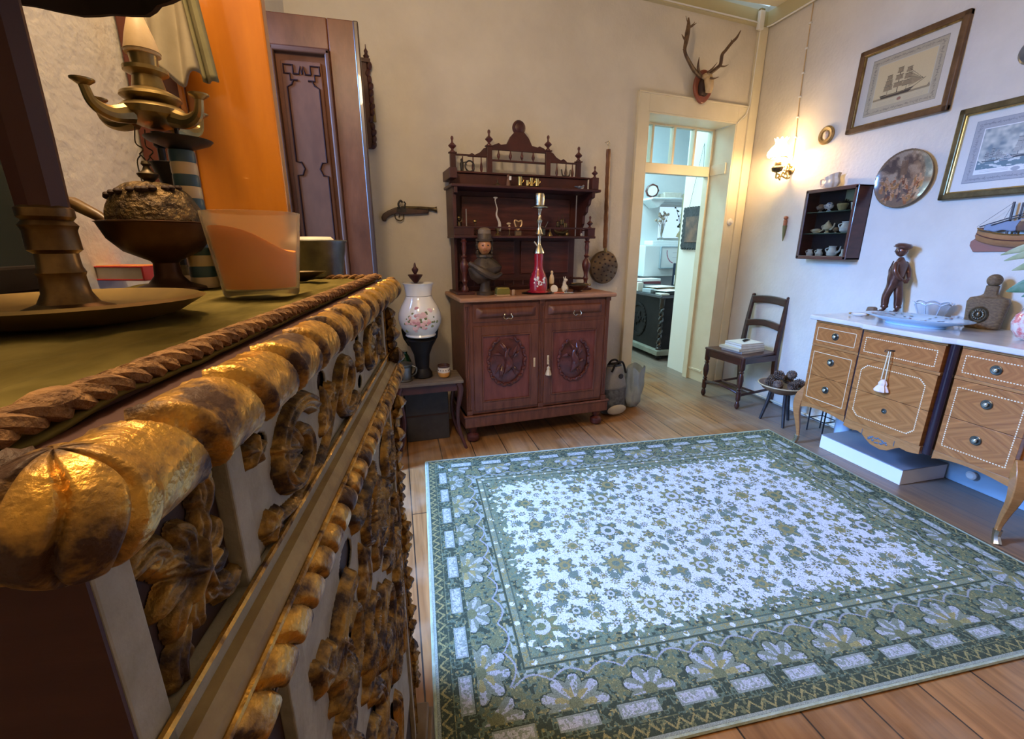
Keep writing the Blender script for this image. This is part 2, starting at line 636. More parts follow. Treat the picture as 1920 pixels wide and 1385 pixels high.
def planks_mat(name, c1, c2, pw):
    m = bpy.data.materials.new(name)
    m.use_nodes = True
    N, L = m.node_tree.nodes, m.node_tree.links
    b = N['Principled BSDF']
    b.inputs['Roughness'].default_value = 0.40
    tc = N.new('ShaderNodeTexCoord')
    mp = N.new('ShaderNodeMapping')
    mp.inputs['Rotation'].default_value = (0, 0, R(90))
    L.new(tc.outputs['Object'], mp.inputs[0])
    br = N.new('ShaderNodeTexBrick')
    br.inputs['Scale'].default_value = 1.0
    br.inputs['Brick Width'].default_value = 4.0
    br.inputs['Row Height'].default_value = pw
    br.inputs['Mortar Size'].default_value = 0.003
    br.inputs['Bias'].default_value = 0
    br.inputs['Color1'].default_value = (*c1, 1)
    br.inputs['Color2'].default_value = (*c2, 1)
    br.inputs['Mortar'].default_value = (0.03, 0.02, 0.012, 1)
    L.new(mp.outputs[0], br.inputs['Vector'])
    mp2 = N.new('ShaderNodeMapping')
    mp2.inputs['Scale'].default_value = (22, 1.6, 1)
    L.new(tc.outputs['Object'], mp2.inputs[0])
    n = N.new('ShaderNodeTexNoise')
    n.inputs['Scale'].default_value = 1.4
    n.inputs['Detail'].default_value = 8
    n.inputs['Distortion'].default_value = 0.8
    L.new(mp2.outputs[0], n.inputs['Vector'])
    n3 = N.new('ShaderNodeTexNoise')
    n3.inputs['Scale'].default_value = 3.0
    n3.inputs['Detail'].default_value = 6
    L.new(tc.outputs['Object'], n3.inputs['Vector'])
    mx = N.new('ShaderNodeMixRGB')
    mx.blend_type = 'MULTIPLY'
    mx.inputs[0].default_value = 0.85
    cr = N.new('ShaderNodeValToRGB')
    cr.color_ramp.elements[0].position = 0.3
    cr.color_ramp.elements[0].color = (0.5, 0.42, 0.36, 1)
    cr.color_ramp.elements[1].position = 0.7
    cr.color_ramp.elements[1].color = (1.15, 1.1, 1.05, 1)
    L.new(n.outputs[0], cr.inputs[0])
    L.new(br.outputs[0], mx.inputs[1])
    L.new(cr.outputs[0], mx.inputs[2])
    mx2 = N.new('ShaderNodeMixRGB')
    mx2.blend_type = 'MIX'
    cr2 = N.new('ShaderNodeValToRGB')
    cr2.color_ramp.elements[0].position = 0.5
    cr2.color_ramp.elements[0].color = (0, 0, 0, 1)
    cr2.color_ramp.elements[1].position = 0.72
    cr2.color_ramp.elements[1].color = (0.5, 0.5, 0.5, 1)
    L.new(n3.outputs[0], cr2.inputs[0])
    L.new(cr2.outputs[0], mx2.inputs[0])
    L.new(mx.outputs[0], mx2.inputs[1])
    mx2.inputs[2].default_value = (0.40, 0.30, 0.19, 1)
    # boards mixed towards grey along the foot of the right wall
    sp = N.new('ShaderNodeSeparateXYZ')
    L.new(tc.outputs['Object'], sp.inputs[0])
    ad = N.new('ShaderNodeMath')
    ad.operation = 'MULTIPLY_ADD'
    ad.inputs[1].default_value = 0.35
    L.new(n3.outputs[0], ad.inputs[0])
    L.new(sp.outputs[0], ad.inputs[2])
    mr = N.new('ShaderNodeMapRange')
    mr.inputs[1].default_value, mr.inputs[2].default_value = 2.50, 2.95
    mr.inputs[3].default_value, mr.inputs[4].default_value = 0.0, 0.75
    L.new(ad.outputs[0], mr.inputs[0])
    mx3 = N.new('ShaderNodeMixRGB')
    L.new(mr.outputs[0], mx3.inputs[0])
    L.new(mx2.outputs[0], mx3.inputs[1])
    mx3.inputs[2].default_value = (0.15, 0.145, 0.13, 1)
    L.new(mx3.outputs[0], b.inputs['Base Color'])
    bp = N.new('ShaderNodeBump')
    bp.inputs['Strength'].default_value = 0.2
    bp.inputs['Distance'].default_value = 0.01
    L.new(n.outputs[0], bp.inputs['Height'])
    L.new(bp.outputs[0], b.inputs['Normal'])
    return m


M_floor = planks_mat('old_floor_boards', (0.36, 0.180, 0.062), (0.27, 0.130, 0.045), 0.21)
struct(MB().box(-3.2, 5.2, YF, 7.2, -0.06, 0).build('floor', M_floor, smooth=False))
struct(MB().box(XL - .2, XR + .2, YF, 3.45, ZC, ZC + .08).build('ceiling', M_ceil, smooth=False))
mb = MB()
for k in range(9):
    mb.box(XL, XR, YF + .1 + k * .62, YF + .11 + k * .62, ZC - .006, ZC + .01)
struct(mb.build('trim_1', M_cream, smooth=False))
# right wall, left wall (with the double door's opening), wall behind the camera
struct(MB().box(XR, XR + .2, YF, 3.62, 0, ZC + .05).build('wall_right', M_plaster, smooth=False))
DY0, DY1, DZ = 1.23, 2.52, 2.36
mb = MB()
mb.box(XL - .25, XL, YF, DY0, 0, ZC + .05).box(XL - .25, XL, DY1, 3.3, 0, ZC + .05).box(XL - .25, XL, DY0, DY1, DZ, ZC + .05)
struct(mb.build('wall_left', M_plaster, smooth=False))
struct(MB().box(XL - .25, XR + .2, YF - .1, YF, 0, ZC + .05).build('wall_front', M_plaster, smooth=False))
# back wall with the doorway
OX0, OX1, OZ = 1.975, 2.875, 2.29
mb = MB().at(tuple(B0), (0, 0, BROT))
mb.box(-.62, OX0, 0, .25, 0, ZC + .05).box(OX1, 3.30, 0, .25, 0, ZC + .05).box(OX0, OX1, 0, .25, OZ, ZC + .05)
struct(mb.build('wall_back', M_plaster, smooth=False))
# frieze boards and bead below the ceiling
mb = MB().at(tuple(B0), (0, 0, BROT))
mb.box(-.5, 3.08, -.022, 0, 3.0, ZC).box(-.5, 3.08, -.036, 0, 2.992, 3.006)
struct(mb.build('trim_2', mat('frieze_paint', (0.52, 0.47, 0.28), 0.5), smooth=False))
mb = MB().box(XR - .022, XR, YF, 3.54, 3.0, ZC).box(XR - .036, XR, YF, 3.53, 2.992, 3.006)
struct(mb.build('trim_3', bpy.data.materials['frieze_paint'], smooth=False))
# corner board, door casing
mb = MB().at(tuple(B0), (0, 0, BROT)).box(2.985, 3.072, -.035, 0, 0, 2.992)
struct(mb.build('trim_4', M_cream, smooth=False, bevel=.004))
mb = MB().at(tuple(B0), (0, 0, BROT))
mb.box(1.882, OX0, -.022, 0, 0, 2.41).box(OX1, 2.983, -.022, 0, 0, 2.41).box(OX0, OX1, -.022, 0, OZ, 2.41)
mb.box(1.874, 1.886, -.03, 0, 0, 2.418).box(1.874, 2.983, -.03, 0, 2.408, 2.42)
# linings of the opening
mb.box(OX0, OX0 + .012, -.02, .27, 0, OZ).box(OX1 - .012, OX1, -.02, .27, 0, OZ).box(OX0, OX1, -.02, .27, OZ - .012, OZ)
mb.box(OX1 - .02, OX1 - .010, .03, .24, 0.1, .12).box(OX1 - .02, OX1 - .010, .03, .24, 1.90, 1.99)
d1 = struct(mb.build('door_1', M_cream, smooth=False, bevel=.003))
# transom window in the doorway's depth
mb = MB().at(tuple(B0), (0, 0, BROT))
mb.box(OX0, OX1, .20, .26, 1.895, 1.975).box(OX0, OX1, .20, .25, 2.265, OZ)
mb.box(OX0, OX0 + .03, .20, .26, 0, OZ).box(OX1 - .035, OX1, .20, .26, 0, OZ)
for k in range(1, 4):
    xx = OX0 + .225 * k
    mb.box(xx - .011, xx + .011, .20, .25, 1.975, 2.265)
w1 = struct(mb.build('window_1', M_cream, smooth=False, bevel=.002))
pn = MB().at(tuple(B0), (0, 0, BROT)).box(OX0 + .03, OX1 - .03, .222, .226, 1.975, 2.265).build('pane', M_pane, w1, smooth=False)
# thin pale bead along the foot of the right wall, running on into the doorway
mb = MB().tube([(3.045, YF, .022), (3.045, 3.5, .022)], .009, 6)
struct(mb.build('baseboard_right', mat('pale_bead', (0.62, 0.55, 0.40), 0.6)))

# ------------------------------------------------------------------ small electrical fittings
cab = MB()
cab.tube([bw(X, -.042, 3.004) for X in (-.4, 1, 2, 2.96)], .005, 6)
cab.tube([bw(3.045, -.042, 2.99), (3.03, 3.47, 2.985), (3.03, 2.6, 2.99), (3.03, YF, 2.99)], .006, 6)
tag(cab.build('ceiling_cable', M_white), 'thin white cable run along the frieze under the ceiling', 'cable')
t = thing('junction_box', 'small white junction box at the ceiling above the corner board', 'junction box', tuple(bw(2.965, -.03, 2.985)), BROT)
MB().box(-.025, .025, -.03, 0, -.03, .10).build('cover', M_white, t, bevel=.004)
MB().box(-.02, .02, -.028, .0, .10, .113).build('clip', M_brass, t, bevel=.002)
dc = MB().tube([bw(2.985, -.03, 2.95), bw(2.978, -.03, 2.43), bw(2.95, -.035, 2.35), bw(2.87, -.03, 2.283), bw(2.86, .12, 2.275)], .0035, 6)
tag(dc.build('wall_cable', M_white), 'thin white cable dropping from the junction box into the doorway head', 'cable')
t = thing('light_switch', 'round cream rotary light switch on the door casing', 'switch', tuple(bw(2.925, -.022, 1.50)), BROT)
MB().at(rot=(PI / 2, 0, 0)).lathe([(.030, 0), (.030, .008), (.024, .014), (.010, .016)], 20).build('base', M_porc, t)
MB().at((0, -.014, 0), (PI / 2, 0, 0)).lathe([(.012, 0), (.014, .012), (.011, .02)], 14).build('knob', M_porc, t)
sc = MB().tube([(3.054, 3.118, 2.985), (3.054, 3.115, 2.6), (3.054, 3.107, 2.35), (3.054, 3.09, 2.1), (3.052, 3.085, 1.93)], .0032, 6)
o = tag(sc.build('lamp_cable', M_bone), 'thin clipped cable running down the right wall to the sconce', 'cable')
for z, y in ((2.86, 3.117), (2.70, 3.116), (2.54, 3.113), (2.38, 3.108), (2.24, 3.1), (2.10, 3.09)):
    MB().box(3.048, 3.06, y - .010, y + .010, z - .006, z + .006).build('clip', M_white, o, bevel=.002)

# ================================================================== FAR ROOM beyond the doorway
M_farwall = mat('far_room_plaster', (0.74, 0.78, 0.78), 0.8, color2=(0.68, 0.74, 0.75), nscale=3)
struct(MB().box(1.0, 5.0, 5.6, 5.8, 0, 1.37).box(1.0, 3.50, 5.6, 5.8, 1.37, 1.84).box(4.05, 5.0, 5.6, 5.8, 1.37, 1.84).box(1.0, 5.0, 5.6, 5.8, 1.84, 3.2)
       .build('wall_far', M_farwall, smooth=False))
struct(MB().box(.9, 1.0, 3.4, 5.8, 0, 3.2).build('wall_far_left', M_farwall, smooth=False))
struct(MB().box(4.9, 5.0, 3.7, 5.8, 0, 3.2).build('wall_far_right', M_farwall, smooth=False))
struct(MB().box(2.862, 2.95, 3.79, 4.16, 0, 3.2).build('wall_passage', mat('passage_paint', (0.72, 0.70, 0.62), 0.7), smooth=False))
struct(MB().at((0, 0, 0)).add([(.9, 3.36, 3.12), (5, 3.86, 3.12), (5, 5.8, 3.12), (.9, 5.8, 3.12)], [(0, 1, 2, 3)]).build('ceiling_far', M_farwall, smooth=False, solid=.05))
# white masonry ledge below the niche
struct(MB().box(3.15, 4.4, 5.30, 5.6, 0.9, 1.30).box(3.30, 4.4, 5.38, 5.6, 1.30, 1.36).build('trim_5', M_farwall, smooth=False, bevel=.01))
# the niche's window
mb = MB().box(3.50, 4.05, 5.72, 5.76, 1.37, 1.40).box(3.50, 4.05, 5.72, 5.76, 1.81, 1.84).box(3.5, 3.53, 5.72, 5.76, 1.37, 1.84).box(4.02, 4.05, 5.72, 5.76, 1.37, 1.84)
wf = struct(mb.build('window_2', M_white, smooth=False))
MB().box(3.53, 4.02, 5.737, 5.741, 1.40, 1.81).build('pane', M_pane, wf, smooth=False)
# shelf with its wavy edge
t = thing('wall_shelf', 'white wall shelf above the niche in the far room', 'shelf', (3.55, 5.47, 1.86))
MB().box(-.33, .42, -.13, .13, 0, .03).build('board', M_farwall, t, bevel=.01)
MB().at((-.22, 0, -.09)).prism([(0, 0), (.10, .09), (-.12, .09)], -.1, .12).build('bracket', M_farwall, t)
lb = thing('leaflet_row', 'row of pale leaflets leaning on the far room shelf', 'leaflets', (3.6, 5.47, 1.892))
MB().box(-.2, .34, -.02, .06, 0, .05).box(-.15, .10, -.04, .02, 0, .07).build('leaflet', M_paper, lb, bevel=.004)
t = thing('shelf_clock', 'small round clock with dark rim at the left end of the far room shelf', 'clock', (3.285, 5.47, 1.892), R(-20))
MB().at(rot=(PI / 2, 0, 0)).lathe([(.085, -.02), (.085, .02), (.068, .03), (.066, .02)], 8).build('case', M_darkwood, t, loc=(0, 0, .085))
MB().at(rot=(PI / 2, 0, 0)).lathe([(.062, .021), (.062, .024)], 24).build('dial', M_porc, t, loc=(0, 0, .085))
# framed certificate leaning on the ledge's face
t = thing('framed_certificate', 'framed white certificate with a red ribbon curve in the far room', 'certificate', (3.56, 5.285, 1.145))
mb = MB()
for a in (-1, 1):
    mb.box(a * .185 - .008, a * .185 + .008, -.012, .012, -.135, .135).box(-.185, .185, -.012, .012, a * .135 - .008, a * .135 + .008)
mb.build('frame', mat('pale_blue_grey_frame', (.32, .40, .45), .5), t, bevel=.002)
cv = Canvas(.36, .26, .004, (.74, .80, .80))
pr = None
for k in range(26):
    a = PI + k * .055
    q = (.20 + .12 * math.cos(a), .22 + .16 * math.sin(a))
    if pr:
        cv.line(*pr, *q, .012, (.35, .08, .16))
    pr = q
for k in range(4):
    cv.line(.17, .19 - k * .03, .29, .19 - k * .03, .004, (.4, .44, .5))
cv.mesh('sheet', painted('certificate_print', .5), t, loc=(-.18, -.004, -.13))
# dried flowers and a branch at the niche window
t = thing('dried_flower_vase', 'tall glass of dried flowers standing on the far room ledge', 'vase', (3.47, 5.46, 1.362))
MB().lathe([(.03, 0), (.022, .03), (.028, .18), (.05, .2)], 16).build('glass', M_pane, t)
mb = MB()
for k in range(16):
    a, r = random.random() * 6.28, random.uniform(.02, .12)
    e = (r * math.cos(a), r * .5 * math.sin(a), random.uniform(.24, .36))
    mb.tube([(0, 0, .02), (e[0] * .4, e[1] * .4, .2), e], .0025, 4)
    mb.ball(e, random.uniform(.012, .024), 6, 4)
mb.build('flower', mat('dried_flowers', (.30, .22, .14), .8, color2=(.5, .42, .35), nscale=30), t)
t = thing('leafy_branch', 'dark leafy branch silhouetted against the niche window', 'plant', (3.86, 5.55, 1.362))
mb = MB()
lf = MB()
for k in range(9):
    a = random.uniform(-.9, .9)
    p1 = (a * .16, random.uniform(-.05, .05), random.uniform(.25, .42))
    mb.tube(spl([(0, 0, 0), (a * .05, 0, .15), p1], 4), .0025, 4)
    for j in range(7):
        tt = random.uniform(.4, 1)
        q = (p1[0] * tt + random.uniform(-.03, .03), p1[1] + random.uniform(-.03, .03), p1[2] * tt + random.uniform(-.02, .02))
        lf.ball(q, (.016, .006, .010), 6, 4)
mb.build('stem', M_black, t)
lf.build('leaf', mat('dark_leaves', (.03, .05, .03), .6), t)
t = thing('straw_fan', 'straw coloured rush fan leaning at the niche window', 'fan', (3.83, 5.42, 1.362))
mb = MB()
for k in range(13):
    a = R(20 + k * 11.5)
    mb.add([(0, .004 * (k % 2), 0), (.17 * math.cos(a - .1), 0, .17 * math.sin(a - .1)), (.17 * math.cos(a + .1), .006, .17 * math.sin(a + .1))], [(0, 1, 2)])
mb.build('blade', mat('straw', (.42, .34, .18), .8), t, solid=.003)
t = thing('wooden_post', 'narrow olive wooden post standing on the desk before the niche', 'post', (3.44, 4.98, .756))
MB().box(-.02, .02, -.02, .02, 0, 1.14).build('shaft', mat('olive_wood', (.22, .2, .12), .6), t, bevel=.003)
# dark quilted hanging on the passage wall
t = thing('quilted_hanging', 'black scalloped quilted hanging with a faint brown picture in the passage', 'wall hanging', (2.858, 3.935, 1.46))
out = []
for k in range(40):
    out.append((-.17 + .34 * k / 40, .195 + .008 * math.sin(k * 1.3)))
for k in range(40):
    out.append((.17 + .007 * math.sin(k * 1.3), .195 - .39 * k / 40))
for k in range(40):
    out.append((.17 - .34 * k / 40, -.195 + .008 * math.sin(k * 1.3)))
for k in range(40):
    out.append((-.17 + .007 * math.sin(k * 1.3), -.195 + .39 * k / 40))
q = MB().prism(out, -.02, 0).build('cloth', mat('black_quilt', (.022, .026, .03), .75, color2=(.05, .055, .06), nscale=25, bump=.6, bscale=50), t, bevel=.006, rot=(0, 0, R(-90)))
MB().at((-.001, 0, 0)).box(-.024, -.018, -.11, .11, -.13, .11).build('picture', mat('faded_picture', (.06, .05, .045), .6, color2=(.20, .11, .07), nscale=11), t)
MB().tube([(-.01, .10, .2), (-.004, -.02, .75)], .0015, 4).tube([(-.01, -.1, .2), (-.004, -.02, .75)], .0015, 4).build('cord', M_iron, t)
# carved black cabinet
DX, DY = 2.90, 4.43
t = thing('carved_black_desk', 'carved black wooden desk with barley twist corner columns', 'desk', (DX, DY, 0))
MB().box(.02, 1.0, .02, 1.10, .12, .72).build('carcass', M_black, t, bevel=.005)
MB().box(-.03, 1.05, -.03, 1.15, .72, .755).build('top', mat('desk_top', (.03, .03, .035), .15, coat=.5), t, bevel=.008)
MB().box(-.035, 1.05, -.035, 1.15, .06, .125).build('plinth', mat('grey_green_plinth', (.15, .16, .12), .5, color2=(.24, .24, .18), nscale=8), t, bevel=.008)
for px, py in ((.035, .035), (.035, 1.0), (.9, .035)):
    MB().ball((px, py, .03), (.04, .04, .03), 12, 8).build('foot', M_black, t)
for px, py in ((.012, .012), (.012, 1.02)):
    mb = MB()
    for ph in (0, PI):
        mb.tube([(px + .013 * math.cos(ph + k * .42), py + .013 * math.sin(ph + k * .42), .16 + k * .0088) for k in range(52)], .017, 6)
    mb.lathe([(.032, .125), (.032, .15), (.02, .16)], 12, (px, py, 0)).lathe([(.02, .61), (.03, .63), (.03, .70), (.034, .72)], 12, (px, py, 0))
    mb.build('twisted_column', mat('desk_column', (.03, .026, .024), .22, coat=.6), t)
for side in (0, 1):
    cvx = MB()
    for k in range(30):
        a = k / 30 * 2 * PI
        if side == 0:
            cvx.ball((.015, .52 + .17 * math.cos(a), .41 + .19 * math.sin(a)), (.012, .03, .026), 6, 4)
        else:
            cvx.ball((.46 + .17 * math.cos(a), .015, .41 + .19 * math.sin(a)), (.03, .012, .026), 6, 4)
    for k in range(22):
        a, r = random.random() * 6.28, random.random() * .13
        if side == 0:
            cvx.ball((.015, .52 + r * math.cos(a), .40 + r * math.sin(a)), (.016, .024, .028), 6, 4)
        else:
            cvx.ball((.46 + r * math.cos(a), .015, .40 + r * math.sin(a)), (.024, .016, .028), 6, 4)
    cvx.build('carving', M_black, t)
# papers and books on the desk
pcol = [M_wpaper, M_paper, mat('grey_paper', (.35, .40, .42), .7), mat('dark_folder', (.03, .04, .04), .6), mat('maroon_cover', (.12, .02, .03), .5), mat('brown_card', (.30, .22, .13), .7)]
spots = [(.18, .18, .757, .22, .16, .030, 8, 3, 'black folder lying flat near the front of the desk'), (.06, .10, .757, .10, .16, .012, -8, 1, 'cream sheaf at the desk corner nearest the door'),
         (.19, .19, .7885, .26, .20, .006, 14, 0, 'bright white sheet lying over the black folder'), (.24, .45, .757, .26, .20, .05, -6, 5, 'brown card box among the papers on the desk'),
         (.24, .45, .8085, .28, .22, .010, 12, 0, 'white leaflet on top of the brown card box'), (.22, .74, .757, .30, .24, .07, 5, 2, 'grey stack of folders at the back of the desk'),
         (.22, .74, .829, .30, .22, .03, -6, 4, 'maroon book on the grey folders at the back of the desk'), (.23, .74, .8605, .28, .20, .03, 4, 0, 'thick white pad lying on the maroon book'),
         (.05, .36, .757, .09, .16, .04, 6, 2, 'small grey bundle at the left desk edge'), (.03, .58, .757, .07, .10, .10, -4, 1, 'cream block at the left rear desk edge'),
         (.55, .20, .757, .28, .22, .045, 6, 5, 'brown notebook on the right side of the desk'), (.56, .22, .8035, .24, .18, .03, -10, 2, 'grey booklet lying on the brown notebook')]
for (x, y, z, a, b2, h, rz, mi, lab) in spots:
    o = MB().box(-a / 2, a / 2, -b2 / 2, b2 / 2, 0, h).build('paper_stack', pcol[mi], None, smooth=False, bevel=.002, loc=(DX + x, DY + y, z), rot=(0, 0, R(rz)))
    tag(o, lab, 'papers', 'papers and books on the far room desk')
t = thing('desk_bust', 'tiny dark figurine at the left back of the far room desk', 'figurine', (DX + .06, DY + 1.0, .757))
MB().lathe([(.03, 0), (.02, .03), (.035, .08), (.02, .12), (.028, .15), (.01, .18)], 12).build('body', M_dbrass, t)
t = thing('black_box_file', 'upright dark blue box file behind the far room papers', 'box file', (DX + .66, DY + .66, .757))
MB().box(-.05, .05, -.10, .10, 0, .32).build('case', mat('navy_card', (.01, .02, .04), .4), t, bevel=.004)
MB().box(-.052, -.05, -.05, .05, .05, .17).build('label', M_wpaper, t)

# ================================================================== RUG
RW, RD = 2.45, 1.757
rw_root_loc = (0.105, 2.534, 0.0)
res = 0.0032
nx, ny = int(RW / res), int(RD / res)
xs = (np.arange(nx) + .5) * res
ys = (np.arange(ny) + .5) * res
X, Y = np.meshgrid(xs, ys)                  # Y = distance from the far edge towards the camera
d = np.minimum(np.minimum(X, RW - X), np.minimum(Y, RD - Y))
horiz = np.minimum(Y, RD - Y) < np.minimum(X, RW - X)
al = np.where(horiz, X, Y)                   # along the border
L_ = np.where(horiz, RW, RD)
cream, green, dkgreen, olive, gold, pale = map(np.array, ([.80, .82, .84], [.145, .20, .125], [.055, .075, .04], [.20, .21, .09], [.40, .335, .12], [.40, .45, .36]))
A = np.zeros((ny, nx, 3))
n1 = smooth_noise(X, Y, .012, 1)
n2 = smooth_noise(X, Y, .006, 2)
n3 = smooth_noise(X, Y, .035, 3)
A[:] = green


def setc(m, c, a=1.0):
    A[m] = A[m] * (1 - a) + c * a


# border ground
bm_ = d < .345
setc(bm_ & (n1 > .5), olive)
setc(bm_ & (n1 < .28), dkgreen)
setc(bm_ & (n2 > .78), gold)
# binding and outer guard
setc(d < .05, dkgreen)
zz = np.abs(((al / .045) % 1) - .5) * 2
setc((d > .012) & (d < .05) & (np.abs((d - .031) - .013 * (zz * 2 - 1)) < .0045), gold)
setc((d > .012) & (d < .05) & (n2 > .7), olive)
setc(d < .012, pale)
# cartouche band
seg = (al - L_ / 2) / .185
fr = seg - np.floor(seg)
band = (d > .072) & (d < .112)
setc((d > .055) & (d < .125) & (n1 > .55), dkgreen)
setc(band & (fr > .17) & (fr < .83), pale * .85)
setc(band & (fr > .2) & (fr < .8) & (d > .078) & (d < .106) & (n2 < .55), cream * .74)
setc((d > .112) & (d < .116) & (fr > .15) & (fr < .85), dkgreen)
# palmettes: alternating large fans
pal = (al - L_ / 2) / .235
k = np.floor(pal)
fx = (pal - k - .5) * .235
dy = d - .14
rr = np.hypot(fx, dy * 1.1)
th = np.arctan2(dy * 1.1, fx)
big = (k % 2) == 0
inb = (d > .128) & (d < .275)
petal = np.where(big, .075 + .028 * np.abs(np.cos(th * 4.5)), .055 + .026 * np.abs(np.cos(th * 3.5)))
setc(inb & (np.abs(rr - petal) < .006), dkgreen)
setc(inb & (rr < petal), np.array([.26, .29, .19]))
setc(inb & (rr < petal) & (np.cos(th * 9) > .15) & (rr > .022) & (n2 > .3), cream * .66)
setc(inb & (rr < petal * .62) & big & (np.cos(th * 7) > .0) & (rr > .02), gold)
setc(inb & (rr < .022), olive)
sc_ = np.abs(np.sin(al * 2 * PI / .235)) * .035
setc(inb & (np.abs(d - .235 - sc_ * .8 + .01) < .0035), cream * .5)
setc(inb & (np.abs(d - .262) < .01) & (n1 > .52), pale)
# inner guard stripes
setc((d > .275) & (d < .281), dkgreen * 1.1)
g = (d >= .281) & (d < .305)
setc(g, np.array([.26, .30, .18]))
fl = ((al / .09) % 1)
setc(g & (np.hypot((fl - .5) * .09, d - .293) < .010), cream)
setc(g & (n2 > .68), gold * .9)
setc((d > .305) & (d < .310), green * .7)
# field
jag = .338 + .030 * smooth_noise(X, Y, .022, 5) + .016 * (np.abs((((X + Y) / .028) % 1) - .5) + np.abs((((X - Y) / .028) % 1) - .5)) + .10 * (smooth_noise(X, Y, .014, 8) - .5) * np.clip((.48 - d) / .1, 0, 1)
field = d > jag
setc((d > .310) & ~field & (n1 > .45), np.array([.20, .26, .15]))
setc((d > .310) & ~field & (n2 > .72), gold * .8)
setc(field, cream)
# vines in the field
w1_ = smooth_noise(X, Y, .055, 11) + .35 * smooth_noise(X, Y, .02, 12)
setc(field & (np.abs(w1_ - .62) < .012), np.array([.22, .27, .20]))
w2_ = smooth_noise(X + 9, Y, .048, 13) + .3 * smooth_noise(X, Y, .018, 14)
setc(field & (np.abs(w2_ - .70) < .010), np.array([.27, .30, .26]))
rs = np.random.RandomState(5)


def flower(cx, cy, r, kind):
    x0, x1 = int((cx - r * 1.5) / res), int((cx + r * 1.5) / res)
    y0, y1 = int((cy - r * 1.5) / res), int((cy + r * 1.5) / res)
    x0, y0, x1, y1 = max(x0, 0), max(y0, 0), min(x1, nx), min(y1, ny)
    if x1 <= x0 or y1 <= y0:
        return
    xx, yy = X[y0:y1, x0:x1] - cx, Y[y0:y1, x0:x1] - cy
    B = A[y0:y1, x0:x1]
    ff = field[y0:y1, x0:x1]
    q = np.hypot(xx, yy)
    tt = np.arctan2(yy, xx) + rs.rand() * 6
    npet = rs.choice([5, 6, 8, 9])
    edge = r * (.80 + .2 * np.cos(tt * npet))
    nn = n2[y0:y1, x0:x1]
    c_out = [np.array([.13, .18, .11]), np.array([.21, .24, .10]), np.array([.17, .23, .16])][kind % 3]
    B[ff & (q < edge) & (q > r * .45) & (nn > .22)] = c_out
    B[ff & (q < edge * .8) & (np.cos(tt * npet * 2) > .2) & (q > r * .35)] = gold * rs.uniform(.7, 1.05)
    B[ff & (q < r * .45)] = (cream * .8 if kind % 2 else gold * .9)
    B[ff & (q < r * .22)] = c_out
    if kind == 4:
        B[ff & (q < edge * .72) & (q > r * .42) & (nn > .35)] = cream * .85


def swirl(cx, cy, s, a0):
    for j in range(4):
        for tt in np.linspace(0, 1, 9):
            a = a0 + tt * 1.9
            rad = s * (.5 + .28 * j)
            px, py = cx + rad * math.cos(a), cy + rad * math.sin(a)
            th_ = .0042 * math.sin(PI * tt) + .0018
            x0, x1 = int((px - .008) / res), int((px + .008) / res) + 1
            y0, y1 = int((py - .008) / res), int((py + .008) / res) + 1
            if x0 < 0 or y0 < 0 or x1 > nx or y1 > ny:
                continue
            m = (np.hypot(X[y0:y1, x0:x1] - px, Y[y0:y1, x0:x1] - py) < th_) & field[y0:y1, x0:x1]
            A[y0:y1, x0:x1][m] = np.array([.19, .25, .18])


for _ in range(150):
    x_, y_ = rs.uniform(.37, RW - .37), rs.uniform(.37, RD - .37)
    swirl(x_, y_, rs.uniform(.02, .036), rs.rand() * 6.28)
placed = []
for r, cnt in ((.074, 14), (.052, 34), (.034, 95), (.020, 260)):
    tries = 0
    while cnt and tries < 6000:
        tries += 1
        x_, y_ = rs.uniform(.35, RW - .35), rs.uniform(.35, RD - .35)
        if all(math.hypot(x_ - a, y_ - b) > (r + c) * 1.02 for a, b, c in placed):
            placed.append((x_, y_, r))
            flower(x_, y_, r, rs.randint(0, 5))
            cnt -= 1
fr_ = (rs.rand(ny, nx) - .5)[:, :, None]
A = A * (1 + .28 * fr_)
gx = np.linspace(0, RW, nx + 1)
gy = np.linspace(0, RD, ny + 1)
GX, GY = np.meshgrid(gx, gy)
edge_d = np.minimum(np.minimum(GX, RW - GX), np.minimum(GY, RD - GY))
GZ = .010 + .0022 * np.clip(edge_d / .02, 0, 1) + .002 * smooth_noise(GX, GY, .25, 21)
GZ[edge_d < 1e-6] = .001
t = thing('floral_rug', 'large cream and green floral carpet with a wide patterned border', 'rug', rw_root_loc, R(-2.85))
M_rug = painted('rug_wool', .95, bump=.9, bscale=420, sheen=.0, grain=.35)
grid_mesh('pile', np.stack([GX, -GY, GZ], -1), M_rug, t, A)
mb = MB()
for a, b in (((0, 0), (RW, 0)), ((RW, 0), (RW, -RD)), ((RW, -RD), (0, -RD)), ((0, -RD), (0, 0))):
    n_ = 60
    mb.tube([(a[0] + (b[0] - a[0]) * i / n_, a[1] + (b[1] - a[1]) * i / n_, .006) for i in range(n_ + 1)], .0065, 6)
mb.build('binding', mat('rug_binding', (.40, .46, .34), .9, color2=(.30, .33, .20), nscale=40, bump=.4, bscale=300), t)

# ================================================================== GILDED CABINET (left foreground)
CA = R(7)
cdv = Vector((math.sin(CA), math.cos(CA), 0))         # along the front, away from the camera
cnn = Vector((math.cos(CA), -math.sin(CA), 0))        # out of the front
cab_o = Vector((-.029, .8, 0)) - cdv * .647
CROT = PI / 2 - CA


def cw(X, Y, Z=0.0):
    """cabinet frame to world: X along the front, Y into the carcass"""
    return cab_o + cdv * X - cnn * Y + Vector((0, 0, Z))


